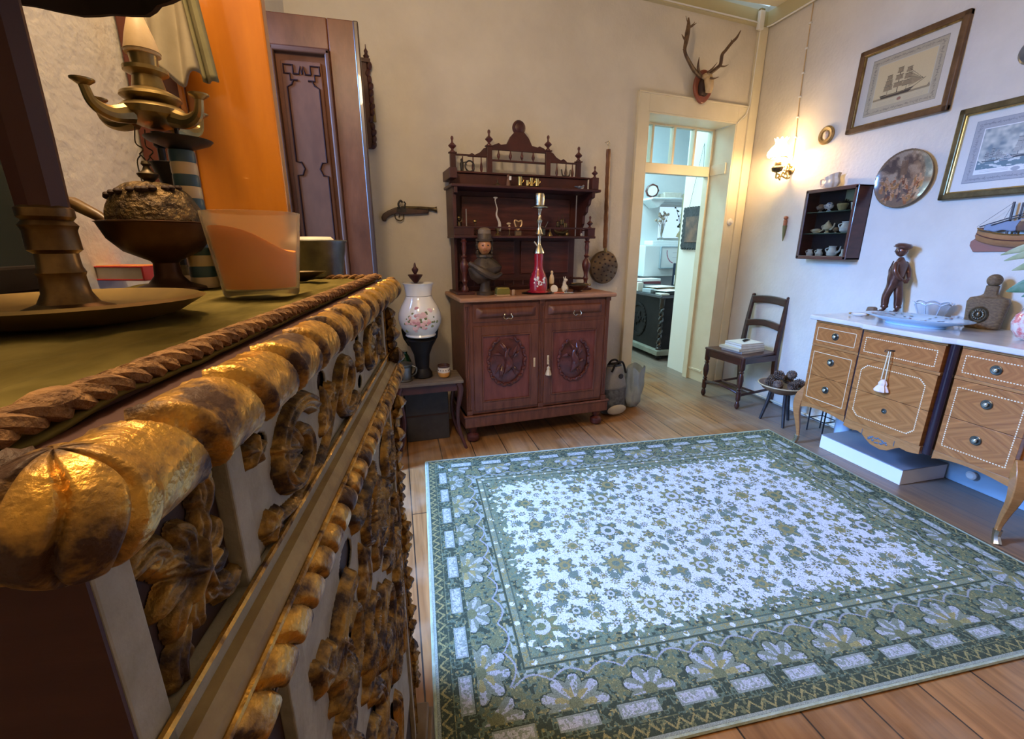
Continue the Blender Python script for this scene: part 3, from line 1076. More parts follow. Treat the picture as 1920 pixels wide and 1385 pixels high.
CL, CD = .715, .375
cabn = thing('gilded_cabinet', 'off white cabinet with worn gilded gadroon mouldings and carved scroll panels', 'cabinet', tuple(cab_o), CROT)
M_side = mat('cabinet_side_wood', (0.045, 0.012, 0.009), 0.6, color2=(0.062, 0.018, 0.013), nscale=4, stretch=(1, 1, 12), bump=.05)
MB().box(0, CL, .020, CD, .10, 1.236).build('carcass', M_side, cabn, smooth=False)
# painted face: rails and stiles standing in front of a dark recess
fb = MB()
fb.box(0, CL, .0, .010, 1.190, 1.21)                     # top rail
fb.box(0, .018, .0, .010, .10, 1.20)                     # near stile
fb.box(.094, .112, .0, .010, 1.10, 1.20).box(.655, .672, 0, .010, 1.10, 1.20).box(.700, CL, 0, .010, .1, 1.2)
fb.box(0, CL, .0, .010, 1.088, 1.104)                    # rail under the frieze
fb.box(0, CL, .0, .010, 1.012, 1.03)                     # rail over the doors
fb.box(.118, .150, .0, .010, .10, 1.02).box(.655, .672, 0, .010, .1, 1.02)
fb.box(0, CL, 0, .010, .10, .16)
fb.build('face_frame', M_taupe, cabn, smooth=False, bevel=.0012)
MB().box(-.0015, .0, .0006, CD, .10, 1.236).build('side_veneer', M_side, cabn, smooth=False)
MB().box(.01, .70, .0095, .0215, .15, 1.20).build('recess_board', M_recess, cabn, smooth=False)
MB().box(-.02, CL + .045, -.035, CD, .0, .13).box(-.012, CL + .035, -.025, CD, .13, .46 - .3).build('plinth', mat('plinth_paint', (.10, .065, .035), .6, color2=(.18, .13, .08), nscale=12), cabn, bevel=.004)


def gadroon(name, x0, x1, y, z, r, pitch, slant, parent, end_near=False, squash=1.0, m=M_gilt, groove=.42, power=.085, span=(-.75, 1.0), ridge=.12):
    """a run of bulging lobes; phi sweeps round the roll's visible side"""
    nu = int((x1 - x0) / .0012)
    nv = 18

    def fn(u, v):
        x = x0 + (x1 - x0) * u
        ph = PI * (span[0] + (span[1] - span[0]) * v)
        k = (x - x0) / pitch + slant * v
        f = k % 1
        dd = min(f, 1 - f)
        rr = r * (1 - groove * math.exp(-(dd / power) ** 2)) * (.93 + .07 * math.sin(PI * f))
        rr += r * ridge * (math.exp(-((f - .16) / .045) ** 2) + .6 * math.exp(-((f - .84) / .04) ** 2))
        return (x, y - math.cos(ph) * rr * .95, z + math.sin(ph) * rr * squash)
    b = MB()
    b.grid(fn, nu, nv)
    b.ball((x1, y, z), (r * .5, r * .75, r * .75 * squash), 12, 8)
    o = b.build(name, m, parent, angle=60)
    return o


cor = gadroon('cornice_moulding', -.003, CL + .022, -.0095, 1.2215, .0195, .054, .55, cabn, span=(-.5, .62))
b = MB()


def side_roll(u, v):
    yy = -.010 + u * (CD - .0)
    ph = PI * (-.5 + 1.12 * v)
    f = (yy / .054 + .5 * v + .6) % 1
    rr = .0195 * (1 - .42 * math.exp(-(min(f, 1 - f) / .085) ** 2) + .12 * math.exp(-((f - .16) / .045) ** 2))
    return (-.0095 - math.cos(ph) * rr * .95, yy, 1.2215 + math.sin(ph) * rr)


b.grid(side_roll, 120, 16)


def corner_lobe(u, v):
    a, ph = u * 2 * PI, PI * v
    f = (a * 3.5 / PI + .25 * math.sin(ph * 2)) % 1
    r = .0222 * (1 - .16 * math.exp(-(min(f, 1 - f) / .10) ** 2) * math.sin(ph) ** .5)
    return (-.0085 + r * math.sin(ph) * math.cos(a), -.0085 + r * math.sin(ph) * math.sin(a), 1.2215 - r * .96 * math.cos(ph))


b.grid(corner_lobe, 140, 40, closed_u=True)
b.build('end_moulding', M_gilt, cor, angle=60)
MB().box(-.012, CL + .01, -.012, CD, 1.226, 1.2345).build('top_board', M_side, cabn, smooth=False, bevel=.002)
# middle moulding: off white cove, gilt fillet, slanted gadroon
mm = MB()
prof = [(0, 1.092), (-.006, 1.0915), (-.011, 1.084), (-.0125, 1.079)]
mm.add([(x, y, z) for x in (-.010, CL + .012) for y, z in prof], [(i, i + 1, i + 5, i + 4) for i in range(3)])
mm.box(-.008, CL + .01, -.011, .0, 1.040, 1.079)
mid = mm.build('middle_moulding', mat('cove_paint', (.33, .25, .12), .5, color2=(.22, .15, .07), nscale=30, bump=.1), cabn, smooth=False)
MB().tube([(-.012, -.0135, 1.077), (CL + .014, -.0135, 1.077)], .0026, 8).tube([(-.012, -.010, 1.040), (CL + .014, -.010, 1.040)], .0022, 8).build('gilt_fillet', M_gilt, mid)
gadroon('gilt_gadroon', -.012, CL + .02, -.0075, 1.058, .0170, .030, .9, mid, groove=.50, power=.085, span=(-.5, .5), squash=1.1, ridge=.0)
MB().tube([(.0, -.002, 1.1055), (CL, -.002, 1.1055)], .0022, 6).tube([(.018, .003, 1.1895), (.094, .003, 1.1895)], .0018, 6).build('gilt_bead', M_gilt, cabn)


# ---- carved relief
def relief(name, x0, x1, z0, z1, res, strokes, parent, y_base=.016, m=M_giltcarve, holes=None, ground=None, depth=.018):
    xs = np.arange(x0, x1 + res / 2, res)
    zs = np.arange(z0, z1 + res / 2, res)
    X, Z = np.meshgrid(xs, zs)
    H = np.full(X.shape, -1.0)
    for (pts, r0, r1, h, ribs) in strokes:
        P = np.array([p[:2] for p in pts], float)
        seg = np.hypot(*np.diff(P, axis=0).T)
        cum = np.r_[0, np.cumsum(seg)]
        n = max(4, int(cum[-1] / (res * .7)))
        tt = np.linspace(0, 1, n)
        px, pz = np.interp(tt * cum[-1], cum, P[:, 0]), np.interp(tt * cum[-1], cum, P[:, 1])
        dx, dz = np.gradient(px), np.gradient(pz)
        ln = np.hypot(dx, dz) + 1e-9
        dx, dz = dx / ln, dz / ln
        if callable(r0):
            rr = np.array([r0(t) for t in tt])
        else:
            rr = r0 + (r1 - r0) * tt
        for i in range(n):
            r = rr[i] * .84
            if r < res * .5:
                continue
            a0, a1 = int((px[i] - r - x0) / res), int((px[i] + r - x0) / res) + 2
            b0, b1 = int((pz[i] - r - z0) / res), int((pz[i] + r - z0) / res) + 2
            a0, b0 = max(a0, 0), max(b0, 0)
            if a1 <= a0 or b1 <= b0:
                continue
            xx, zz = X[b0:b1, a0:a1] - px[i], Z[b0:b1, a0:a1] - pz[i]
            if xx.size == 0:
                continue
            q = (xx ** 2 + zz ** 2) / (r * r)
            lat = (-dz[i] * xx + dx[i] * zz) / r
            hh = np.where(q < 1, np.sqrt(np.clip(1 - q, 0, 1)), -1)
            if ribs:
                hh = np.where(q < 1, hh * (.58 + .42 * np.abs(np.cos(lat * PI * ribs / 2)) ** .7), -1)
            hh = np.where(hh > 0, hh * h * (r / max(rr.max(), 1e-6)) ** .4, -1)
            H[b0:b1, a0:a1] = np.maximum(H[b0:b1, a0:a1], hh)
    Hc = np.clip(H, 0, None) * .72
    P3 = np.stack([X, y_base - Hc, Z], -1)
    fm = (np.maximum.reduce([H[:-1, :-1], H[1:, :-1], H[:-1, 1:], H[1:, 1:]]) > 0)
    return grid_mesh(name, P3, m, parent, mask=fm)


def spiral(cx, cz, ra, rb, a0, turns, sgn=1, sx=1.3, n=60):
    out = []
    for k in range(n):
        t = k / (n - 1)
        r = ra + (rb - ra) * t ** .8
        a = a0 + sgn * turns * 2 * PI * t
        out.append((cx + r * sx * math.cos(a), cz + r * math.sin(a)))
    return out


def leaf_r(r):
    return lambda t: r * math.sin(PI * min(1, .12 + .88 * t)) ** .7 if t < 1 else 0


def acanthus(cx, cz, a, L, w, n=4, curl=.5, h=.012):
    st = [(spl([(cx, cz), (cx + L * .5 * math.cos(a), cz + L * .5 * math.sin(a)), (cx + L * math.cos(a + curl), cz + L * math.sin(a + curl))], 8), leaf_r(w), 0, h, 3)]
    for k in range(n):
        t = (k + .5) / n
        bx, bz = cx + L * t * .8 * math.cos(a + curl * t * .5), cz + L * t * .8 * math.sin(a + curl * t * .5)
        for s in (-1, 1):
            aa = a + s * (1.0 - .3 * t) + curl * t
            l2 = L * .42 * (1 - .4 * t)
            st.append(([(bx, bz), (bx + l2 * .6 * math.cos(aa), bz + l2 * .6 * math.sin(aa)), (bx + l2 * math.cos(aa - s * .5), bz + l2 * math.sin(aa - s * .5))], leaf_r(w * .55), 0, h * .8, 2))
    return st


# frieze end panel: a big acanthus flower
st = []
cx, cz = .058, 1.146
for k in range(9):
    a = k * 2 * PI / 9 + .2
    st.append(([(cx + .008 * math.cos(a), cz + .008 * math.sin(a)), (cx + .020 * math.cos(a), cz + .020 * math.sin(a)), (cx + .030 * math.cos(a + .2), cz + .030 * math.sin(a + .2))], leaf_r(.0085), 0, .013, 3))
for k in range(5):
    a = k * 2 * PI / 5
    st.append(([(cx, cz), (cx + .012 * math.cos(a), cz + .012 * math.sin(a))], .007, .006, .019, 2))
st += acanthus(.045, 1.165, 2.4, .030, .008, 2) + acanthus(.07, 1.165, .9, .032, .008, 2) + acanthus(.045, 1.125, 3.9, .030, .008, 2) + acanthus(.07, 1.125, -.7, .030, .008, 2)
relief('flower_carving', .019, .094, 1.105, 1.190, .0009, st, cabn, .009)
# lower end panel
st = []
for j, cz in enumerate((.93, .76, .58)):
    cx = .066
    for k in range(7):
        a = k * 2 * PI / 7 + j
        st.append(([(cx, cz), (cx + .018 * math.cos(a), cz + .03 * math.sin(a)), (cx + .032 * math.cos(a + .3), cz + .05 * math.sin(a + .3))], leaf_r(.011), 0, .014, 3))
    st += acanthus(.05, cz + .06, 1.9, .06, .012, 3) + acanthus(.08, cz - .06, -1.2, .06, .012, 3)
relief('lower_flower_carving', .019, .118, .45, 1.010, .0018, st, cabn, .009)
# long frieze panel: running scrolls over a pale ground with dark openings
gx0, gx1, gz0, gz1 = .112, .655, 1.104, 1.190
nx_, nz_ = 360, 60
GX_, GZ_ = np.meshgrid(np.linspace(gx0, gx1, nx_), np.linspace(gz0, gz1, nz_))
hole = np.zeros((nz_ - 1, nx_ - 1), bool)
XX, ZZ = GX_[:-1, :-1], GZ_[:-1, :-1]
for (hx, hz, ra, rb) in ((.205, 1.142, .024, .017), (.372, 1.150, .024, .017), (.54, 1.146, .022, .016), (.145, 1.172, .010, .008), (.288, 1.172, .014, .010), (.288, 1.118, .010, .008), (.455, 1.120, .014, .009), (.46, 1.178, .012, .008), (.612, 1.165, .012, .014)):
    hole |= ((XX - hx) / ra) ** 2 + ((ZZ - hz) / rb) ** 2 < 1
grid_mesh('frieze_ground', np.stack([GX_, np.full_like(GX_, .0045), GZ_], -1), M_taupe, cabn, mask=~hole, smooth=False, thick=.002)
st = []
for i, (cx, cz, s, a0) in enumerate(((.202, 1.142, 1, .6), (.370, 1.149, -1, -.9), (.540, 1.146, 1, .6))):
    st.append((spiral(cx, cz, .040, .014, a0, 1.12, s, 1.35), .0105, .0065, .016, 3))
    st.append((spiral(cx, cz, .030, .022, a0 + 2.2 * s, .25, s, 1.5), leaf_r(.009), 0, .020, 3))
    for k in range(3):
        a = a0 + s * (1.6 + k * .42)
        bx, bz = cx + .036 * 1.3 * math.cos(a), cz + .036 * math.sin(a)
        st.append(([(bx, bz), (cx + .02 * math.cos(a), cz + .016 * math.sin(a)), (cx + .008 * math.cos(a + .4), cz + .004 * math.sin(a + .4))], leaf_r(.0085), 0, .019, 3))
for (bx, bz) in ((.128, 1.176), (.136, 1.117), (.300, 1.158), (.450, 1.148), (.624, 1.176), (.633, 1.118)):
    for k in range(5):
        a = k * 2 * PI / 5 + bx * 40
        st.append(([(bx, bz), (bx + .010 * math.cos(a), bz + .008 * math.sin(a))], .0055, .0045, .013, 2))
st += acanthus(.265, 1.128, .5, .045, .009, 3, .7) + acanthus(.44, 1.172, -.4, .045, .009, 3, -.7) + acanthus(.60, 1.125, .8, .04, .008, 3, .5) + acanthus(.155, 1.112, 2.6, .03, .007, 2)
st.append((spl([(.13, 1.120), (.165, 1.110), (.21, 1.104), (.26, 1.112), (.30, 1.135), (.34, 1.165)], 6), .006, .004, .012, 2))
relief('frieze_scroll_carving', gx0, gx1, gz0, gz1, .0011, st, cabn, .0045)
# tall door panel: ground with openings and heavy openwork scrolls
gx0, gx1, gz0, gz1 = .150, .655, .30, 1.012
nx_, nz_ = 200, 280
GX_, GZ_ = np.meshgrid(np.linspace(gx0, gx1, nx_), np.linspace(gz0, gz1, nz_))
XX, ZZ = GX_[:-1, :-1], GZ_[:-1, :-1]
hole = np.zeros(XX.shape, bool)
for (hx, hz, ra, rb) in ((.265, .882, .042, .034), (.36, .80, .05, .04), (.50, .88, .045, .04), (.30, .955, .03, .02), (.44, .96, .05, .028), (.58, .95, .04, .03), (.24, .78, .04, .03), (.46, .72, .06, .05), (.58, .80, .04, .05), (.32, .64, .06, .05), (.52, .58, .06, .05), (.22, .66, .03, .04), (.60, .67, .03, .04), (.40, .50, .08, .05)):
    hole |= ((XX - hx) / ra) ** 2 + ((ZZ - hz) / rb) ** 2 < 1
grid_mesh('door_ground', np.stack([GX_, np.full_like(GX_, .0055), GZ_], -1), M_taupe, cabn, mask=~hole, smooth=False, thick=.002)
st = []
for (cx, cz, R0, s, a0, sx) in ((.265, .880, .062, 1, 1.2, 1.1), (.42, .935, .052, -1, 2.2, 1.3), (.37, .795, .060, -1, -.5, 1.1), (.505, .875, .058, 1, .2, 1.0), (.585, .945, .045, -1, 1.0, 1.0),
                                (.47, .715, .075, 1, 2.0, 1.0), (.585, .80, .06, -1, .6, .9), (.31, .645, .075, -1, 1.2, 1.0), (.53, .58, .075, 1, -.8, 1.0), (.22, .75, .05, 1, 2.5, .9), (.40, .49, .08, -1, .2, 1.1), (.60, .67, .05, 1, 1.0, .8)):
    st.append((spiral(cx, cz, R0, R0 * .42, a0, 1.1, s, sx), R0 * .26, R0 * .15, .024, 4))
    for k in range(4):
        a = a0 + s * (1.1 + k * .5)
        bx, bz = cx + R0 * sx * math.cos(a), cz + R0 * math.sin(a)
        st.append(([(bx, bz), (cx + R0 * .5 * math.cos(a + .3 * s), cz + R0 * .5 * math.sin(a + .3 * s)), (cx + R0 * .2 * math.cos(a + .7 * s), cz + R0 * .2 * math.sin(a + .7 * s))], leaf_r(R0 * .24), 0, .028, 4))
for args in ((.17, .95, -.9, .08, .014), (.33, .99, -.6, .07, .012), (.47, .99, -2.2, .07, .012), (.62, .99, -2.4, .07, .012), (.33, .86, .6, .08, .014), (.20, .84, -1.2, .07, .014), (.43, .84, .9, .07, .013), (.30, .75, .2, .08, .014),
             (.55, .74, 1.9, .08, .014), (.40, .62, .6, .09, .015), (.63, .87, 1.6, .07, .012), (.18, .63, 1.2, .09, .014), (.46, .64, -.6, .08, .014), (.62, .60, 1.9, .08, .014)):
    st += acanthus(*args, 3, .6, .02)
relief('door_scroll_carving', gx0, gx1, gz0, gz1, .0022, st, cabn, .0055)
# carved pilaster at the far end, its lumps standing proud of the outline
b = MB()
rs = random.Random(4)
z = 1.19
while z > .30:
    hgt = rs.uniform(.018, .034)
    yy = -.006 - rs.uniform(0, .010) if z > .98 else .004 - rs.uniform(0, .010)
    if not (1.03 < z < 1.10):
        b.at((.690, yy, z - hgt / 2), (rs.uniform(-.5, .5), rs.uniform(-.4, .4), 0))
        b.lathe([(.001, -hgt * .55), (hgt * .42, -hgt * .25), (hgt * .5, 0), (hgt * .30, hgt * .35), (.001, hgt * .6)], 14, flute=5, fd=.16)
    z -= hgt * .82
b.at()
b.box(.674, .699, .004, .02, .16, 1.02)
b.build('end_pilaster_carving', M_giltcarve, cabn)
MB().box(.672, .675, -.002, .021, .12, 1.20).box(.698, .701, -.002, .021, .12, 1.20).build('pilaster_edge', M_gilt, cabn, smooth=False)

# ---- velvet cloth with braided edge on the top
M_velvet = mat('olive_velvet', (0.075, 0.060, 0.014), 0.95, color2=(0.205, 0.160, 0.050), nscale=9, contrast=(.3, .72), sheen=.0, spec=.1, stretch=(1, 2.2, 1))
gx_, gy_ = np.meshgrid(np.linspace(-.004, CL + .03, 190), np.linspace(.016, CD - .004, 90))
zz = 1.2385 + .0044 * (smooth_noise(gx_ + 3, gy_ * 1.8 + 5, .045, 31) - .5) + .0016 * (smooth_noise(gx_ + 1, gy_ * 2.5, .02, 33) - .5)
zz += .0022 * np.exp(-((gy_ - .045 - .02 * np.sin(gx_ * 17)) / .007) ** 2) + .002 * np.exp(-((gx_ - .20 - gy_ * .8) / .008) ** 2)
vel = thing('velvet_cloth', 'olive green velvet runner with braided edge on top of the gilded cabinet', 'cloth', tuple(cab_o), CROT)
grid_mesh('fabric', np.stack([gx_, gy_, zz], -1), M_velvet, vel, thick=.002)
b = MB()
N_ = 420
for ph in (0, 2 * PI / 3, 4 * PI / 3):
    b.tube([(-.004 + (CL + .034) * i / N_, .0205 + .0036 * math.cos(ph + i * .33), 1.2428 + .0028 * math.sin(ph + i * .33)) for i in range(N_ + 1)], .0034, 6)
for i in range(60):
    x = -.002 + (CL + .03) * i / 60
    b.tube([(x, .0285, 1.2415), (x + .006, .0300 + .001 * (i % 2), 1.2425), (x + .012, .0285, 1.2415)], .0018, 5)
b.ball((.028, .0205, 1.2455), (.012, .0075, .0050), 10, 6)
b.build('braid', M_rope, vel)
b = MB()
for ph in (0, PI):
    b.tube([(CL + .028 + .003 * math.cos(ph + i * .4), .009 + (CD - .02) * i / 200, 1.2415 + .0028 * math.sin(ph + i * .4)) for i in range(201)], .003, 6)
b.build('end_braid', M_rope, vel)

# ================================================================== DOOR LEAVES in the left wall's opening
def yl(u, v, y):
    return at_plane(u, v, (0, y, 0), Vector((0, 1, 0)))


t = thing('varnished_door_leaf', 'plain orange varnished door leaf standing open behind the brass lamp', 'door leaf', (XL + .005, DY0 - .05, 0))
M_orange = mat('orange_varnish', (0.34, 0.105, 0.006), 0.32, color2=(0.45, 0.155, 0.012), nscale=3, stretch=(3, 1, .6), bump=.03, bscale=30, coat=.35)
M_dred = mat('dark_red_edge', (0.075, 0.016, 0.007), 0.4, coat=.2)
MB().box(.095, .264, 0, .04, .01, 2.32).build('board', M_orange, t, smooth=False, bevel=.004)
MB().box(0, .090, -.008, .05, 0, 2.34).build('hanging_stile', M_dred, t, smooth=False, bevel=.004)
MB().box(.088, .098, -.014, -.004, 0, 2.32).build('bead', M_orange, t, smooth=False, bevel=.003)
# brown panelled leaf
LY = 2.47
M_leaf = mat('brown_door_wood', (0.065, 0.020, 0.008), 0.36, color2=(0.130, 0.044, 0.017), nscale=3.5, stretch=(2, 1, .8), bump=.06, bscale=30, spec=.3)
M_leafd = mat('brown_door_inner', (0.085, 0.030, 0.012), 0.6, spec=.2, color2=(0.125, 0.048, 0.020), nscale=4, stretch=(2, 1, .8))
M_line = mat('dark_carved_line', (0.02, 0.008, 0.006), 0.9, spec=.05)
xr, xl = -.092, XL + .006
t = thing('panelled_door_leaf', 'tall dark brown panelled door leaf with a lined panel, standing open', 'door leaf', (0, LY, 0))
xi1 = yl(640, 330, LY).x
xi0 = xl + .014
ztop = 2.285
zi = yl(600, 92, LY).z
MB().box(xi1, xr, 0, .045, .01, ztop).box(xl, xi0, 0, .045, .01, ztop).box(xi0, xi1, 0, .045, zi, ztop).box(xi0, xi1, 0, .045, .01, .22).build('frame', M_leaf, t, smooth=False, bevel=.005)
b = MB()
for (a0, a1, c0, c1) in ((xi0, xi0 + .022, .22, zi), (xi1 - .022, xi1, .22, zi), (xi0, xi1, zi - .022, zi), (xi0, xi1, .22, .242)):
    b.box(a0, a1, -.008, .03, c0, c1)
b.build('panel_moulding', mat('moulding_brown', (.075, .030, .014), .6, spec=.2), t, smooth=False, bevel=.007, seg=3)
MB().box(xi0 + .02, xi1 - .02, .022, .035, .24, zi - .02).build('panel', M_leafd, t, smooth=False)
px0, px1, pz1 = xi0 + .040, xi1 - .040, zi - .05
b = MB()
b.box(px0, px1, .010, .024, .3, pz1)
b.build('raised_field', M_leafd, t, smooth=False, bevel=.008)
b = MB()
ins = .020
lx, rx = px0 + ins, px1 - ins
tz = pz1 - .11
zn = yl(630, 318, LY).z
for s, x0 in ((1, lx), (-1, rx)):
    pts = [(x0, .010, .40), (x0, .010, zn - .03), (x0 + s * .022, .010, zn - .028), (x0 + s * .034, .010, zn), (x0 + s * .022, .010, zn + .028), (x0, .010, zn + .03), (x0, .010, tz),
           (x0 + s * .02, .010, tz + .012), (x0 + s * .028, .010, tz + .03)]
    b.tube(pts, .0045, 6)
    k0 = x0 - s * .004
    b.tube([(k0 + s * .05, .010, tz + .03), (k0 + s * .02, .010, tz + .03), (k0 + s * .02, .010, tz + .055), (k0 - s * .004, .010, tz + .055), (k0 - s * .004, .010, tz + .09), (k0 + s * .035, .010, tz + .09), (k0 + s * .035, .010, tz + .055)], .0048, 6)
    b.tube([(k0 + s * .035, .010, tz + .055), (k0 + s * .058, .010, tz + .055), (k0 + s * .066, .010, tz + .085), ((lx + rx) / 2, .010, tz + .055)], .0048, 6)
b.build('carved_lines', M_line, t)
b = MB().box(xr - .020, xr + .004, -.004, .049, .01, ztop)
b.build('edge_bead', mat('edge_dark', (.045, .025, .018), .3, coat=.3), t, smooth=False, bevel=.006, seg=3)

# grey green cloth hanging in front of the varnished leaf
t = thing('hanging_cloth', 'grey green cloth bag hanging beside the brass hanging lamp', 'cloth bag', (0, 0, 0))
P0 = [yl(u, v, 1.12) for (u, v) in ((300, 40), (372, 42), (372, 0), (390, 60), (412, 165), (350, 172), (300, 150))]


def clothfn(u, v):
    x = -.430 + .080 * u + .010 * v * u
    z = 1.785 - .17 * v + .012 * math.sin(u * 9)
    return (x, 1.12 + .012 * math.sin(u * 11 + v * 2), z)


M_cloth = mat('grey_green_cloth', (.26, .22, .14), .9, color2=(.34, .29, .20), nscale=12)
cl = MB().grid(clothfn, 26, 20).build('bag_body', M_cloth, t, solid=.004)
b = MB()
b.grid(lambda u, v: (-.362 + .026 * u + .026 * v, 1.095 + .010 * math.sin(u * 6), 1.87 - .265 * v), 8, 24)
b.build('side_fold', mat('olive_cloth', (.13, .12, .055), .9, color2=(.20, .18, .09), nscale=10), t, solid=.004)
MB().tube([(-.41, 1.12, 1.76), (-.41, 1.13, 2.0), (-.43, 1.17, 2.2)], .004, 6).tube([(-.345, 1.10, 1.86), (-.39, 1.13, 2.05), (-.43, 1.17, 2.2)], .004, 6).build('strap', M_cloth, t)

# ================================================================== THINGS ON THE CABINET
ZT = 1.2395


def on_cab(u, v, z=ZT):
    return at_z(u, v, z)


def mmpx(p):
    return depth_of(p) / FPX


def cabdir(p):
    return Vector((p.x, p.y, 0))


# table lamp with brass dish foot
p = on_cab(134, 580, 1.250)
s = mmpx(p)
t = thing('table_lamp', 'tall table lamp with brass foot, wide dish base and dark scalloped shade', 'table lamp', (p.x, p.y, ZT))
prof = [(.02, 0.0), (.055, .002), (.072, .006), (.087, .015), (.092, .018), (.087, .020), (.066, .012), (.030, .011)]
MB().lathe(prof, 48).build('dish', mat('dusty_brass_dish', (.30, .20, .055), .45, .6, color2=(.20, .13, .04), nscale=9), t)
prof = [(.052, .012), (.050, .014), (.034, .019), (.027, .030), (.025, .048), (.027, .052), (.024, .058), (.023, .072), (.029, .076), (.028, .096), (.031, .101), (.026, .106), (.030, .110), (.030, .118), (.024, .122)]
MB().lathe([(r * .56, .011 + (z - .012) * .72) for r, z in prof], 32).build('foot', mat('worn_foot_brass', (.20, .125, .05), .34, .85, color2=(.085, .045, .022), nscale=30), t)
MB().lathe([(.0155, .086), (.0165, .14), (.017, .22), (.017, .27)], 8).build('stem', mat('plum_lacquer', (.050, .012, .010), .5), t)
prof = [(.044, .41), (.104, .276), (.112, .258), (.108, .258), (.100, .276), (.040, .406)]
MB().lathe(prof, 48, flute=12, fd=.03, close=False).build('shade', mat('dark_shade', (.018, .012, .012), .7), t)
MB().lathe([(.010, .27), (.014, .30), (.014, .34), (.008, .35)], 12).build('socket', M_brass, t)

# dark green vase at the left edge
p = on_cab(10, 545)
t = thing('green_glass_vase', 'dark green glass vase at the left edge behind the lamp foot', 'vase', (p.x - .01, p.y, ZT))
MB().lathe([(.030, 0), (.040, .01), (.044, .05), (.036, .09), (.024, .12), (.026, .15), (.030, .16), (.026, .16), (.020, .12)], 20, flute=10, fd=.04).build('body', mat('green_dark_glass', (.012, .030, .022), .08, coat=.8, trans=.3), t)

# dark framed mirror leaning on the wall at the left edge
t = thing('dark_framed_mirror', 'dark framed mirror standing behind the lamp at the left edge', 'mirror', (XL + .022, .60, ZT), 0)
MB().box(-.012, .012, -.26, .245, 0, .035).box(-.012, .012, -.26, .245, .42, .455).box(-.012, .012, .215, .245, 0, .455).box(-.012, .012, -.26, -.23, 0, .455).build('frame', M_black, t, smooth=False, bevel=.004)
MB().box(-.004, .004, -.235, .22, .03, .425).build('glass', mat('old_dark_mirror', (.035, .05, .045), .18, .3), t, smooth=False)

# candle in a frosted tumbler
p = on_cab(494, 555)
s = mmpx(p) * .92
t = thing('frosted_candle_tumbler', 'frosted glass tumbler holding a half burned orange candle', 'candle', (p.x, p.y, ZT + .0015))
rb, rt, hh = 68 * s, 86 * s, 158 * s
frost = mat('frosted_glass', (.97, .97, .84), .24, trans=.90, ior=1.08)
MB().lathe([(rb * .96, 0), (rb, .003), (rt, hh), (rt - .0025, hh), (rb - .0025, .008), (.001, .006)], 48, close=False).build('glass', frost, t)
M_wax = mat('orange_wax', (1.0, .24, .003), .6, color2=(1.0, .32, .008), nscale=10)


def waxfn(u, v):
    a = u * 2 * PI
    z = .010 + v * (hh * .56 + .017 * math.cos(a - 4.0) - .008 * math.exp(-((a - 5.6) / .6) ** 2)) if v < 1 else 0
    r = (rb + (rt - rb) * (z / hh)) - .0042
    return (r * math.cos(a), r * math.sin(a), z)


b = MB()
b.grid(lambda u, v: waxfn(u, min(v, .999)), 48, 12, closed_u=True)
top = [waxfn(k / 48, .999) for k in range(48)]
cz_ = sum(q[2] for q in top) / 48 - .004
b.add(top + [(0, 0, cz_)], [(k, (k + 1) % 48, 48) for k in range(48)])
b.build('wax', M_wax, t)
MB().tube([(0, 0, cz_), (.001, .001, cz_ + .008)], .0008, 5).build('wick', M_iron, t)

# incense burner
p = on_cab(322, 543)
s = mmpx(p) * .95
t = thing('incense_burner', 'bronze footed incense burner with pierced dome lid and wooden handle', 'incense burner', (p.x, p.y, ZT + .001))
prof = [(60 * s, 0), (58 * s, .003), (34 * s, 12 * s), (23 * s, 26 * s), (21 * s, 50 * s), (24 * s, 54 * s), (60 * s, 72 * s), (80 * s, 95 * s), (90 * s, 122 * s), (93 * s, 124 * s), (88 * s, 125 * s), (60 * s, 118 * s)]
MB().lathe(prof, 40).build('bowl', mat('red_bronze', (.060, .024, .014), .4, .7, color2=(.12, .06, .03), nscale=14), t)
b = MB()


def dome(u, v):
    a, ph = u * 2 * PI, v * PI / 2
    r = 77 * s * math.cos(ph) ** .62
    k = .5 + .5 * math.cos(a * 9 + 3 * v) * math.sin(v * 9)
    z = 122 * s + 74 * s * math.sin(ph) ** 1.1
    return ((r - .0022 * k) * math.cos(a), (r - .0022 * k) * math.sin(a), z - .0016 * k)


b.grid(dome, 72, 20, closed_u=True)
lid = b.build('lid', mat('pierced_brass', (.19, .12, .045), .45, .6, color2=(.05, .03, .015), nscale=60, contrast=(.35, .6), bump=.6, bscale=140), t)
b = MB()
for k in range(26):
    a, ph = k * 2.4, .25 + .85 * ((k * .381) % 1)
    r = 77 * s * math.cos(ph) ** .62
    b.ball((r * math.cos(a), r * math.sin(a), 122 * s + 74 * s * math.sin(ph) ** 1.1), (.0050, .0050, .0036), 8, 6)
b.build('piercings', M_recess, lid)
MB().lathe([(14 * s, 193 * s), (8 * s, 198 * s), (15 * s, 204 * s), (17 * s, 209 * s), (8 * s, 215 * s), (5 * s, 222 * s), (8 * s, 226 * s), (6 * s, 231 * s), (3 * s, 232 * s)], 20).build('finial', M_dbrass, lid)
hd = -(_rt)
MB().tube([hd * (85 * s) + Vector((0, 0, 118 * s)), hd * (110 * s) + Vector((0, 0, 136 * s)), hd * (150 * s) + Vector((0, 0, 158 * s)), hd * (176 * s) + Vector((0, 0, 166 * s))],
          [6 * s, 10 * s, 12 * s, 8 * s], 12).build('handle', mat('turned_handle', (.20, .12, .04), .4, color2=(.1, .05, .02), nscale=40), t)

# hanging oil lamp tower
p = Vector((-.330, .842, 0))
s = mmpx(Vector((p.x, p.y, 1.5)))
t = thing('oil_lamp_stand', 'tall brass oil lamp stand with curved wick spouts and hanging tools', 'oil lamp', (p.x, p.y, ZT))
t.scale = (.80, .80, 1)


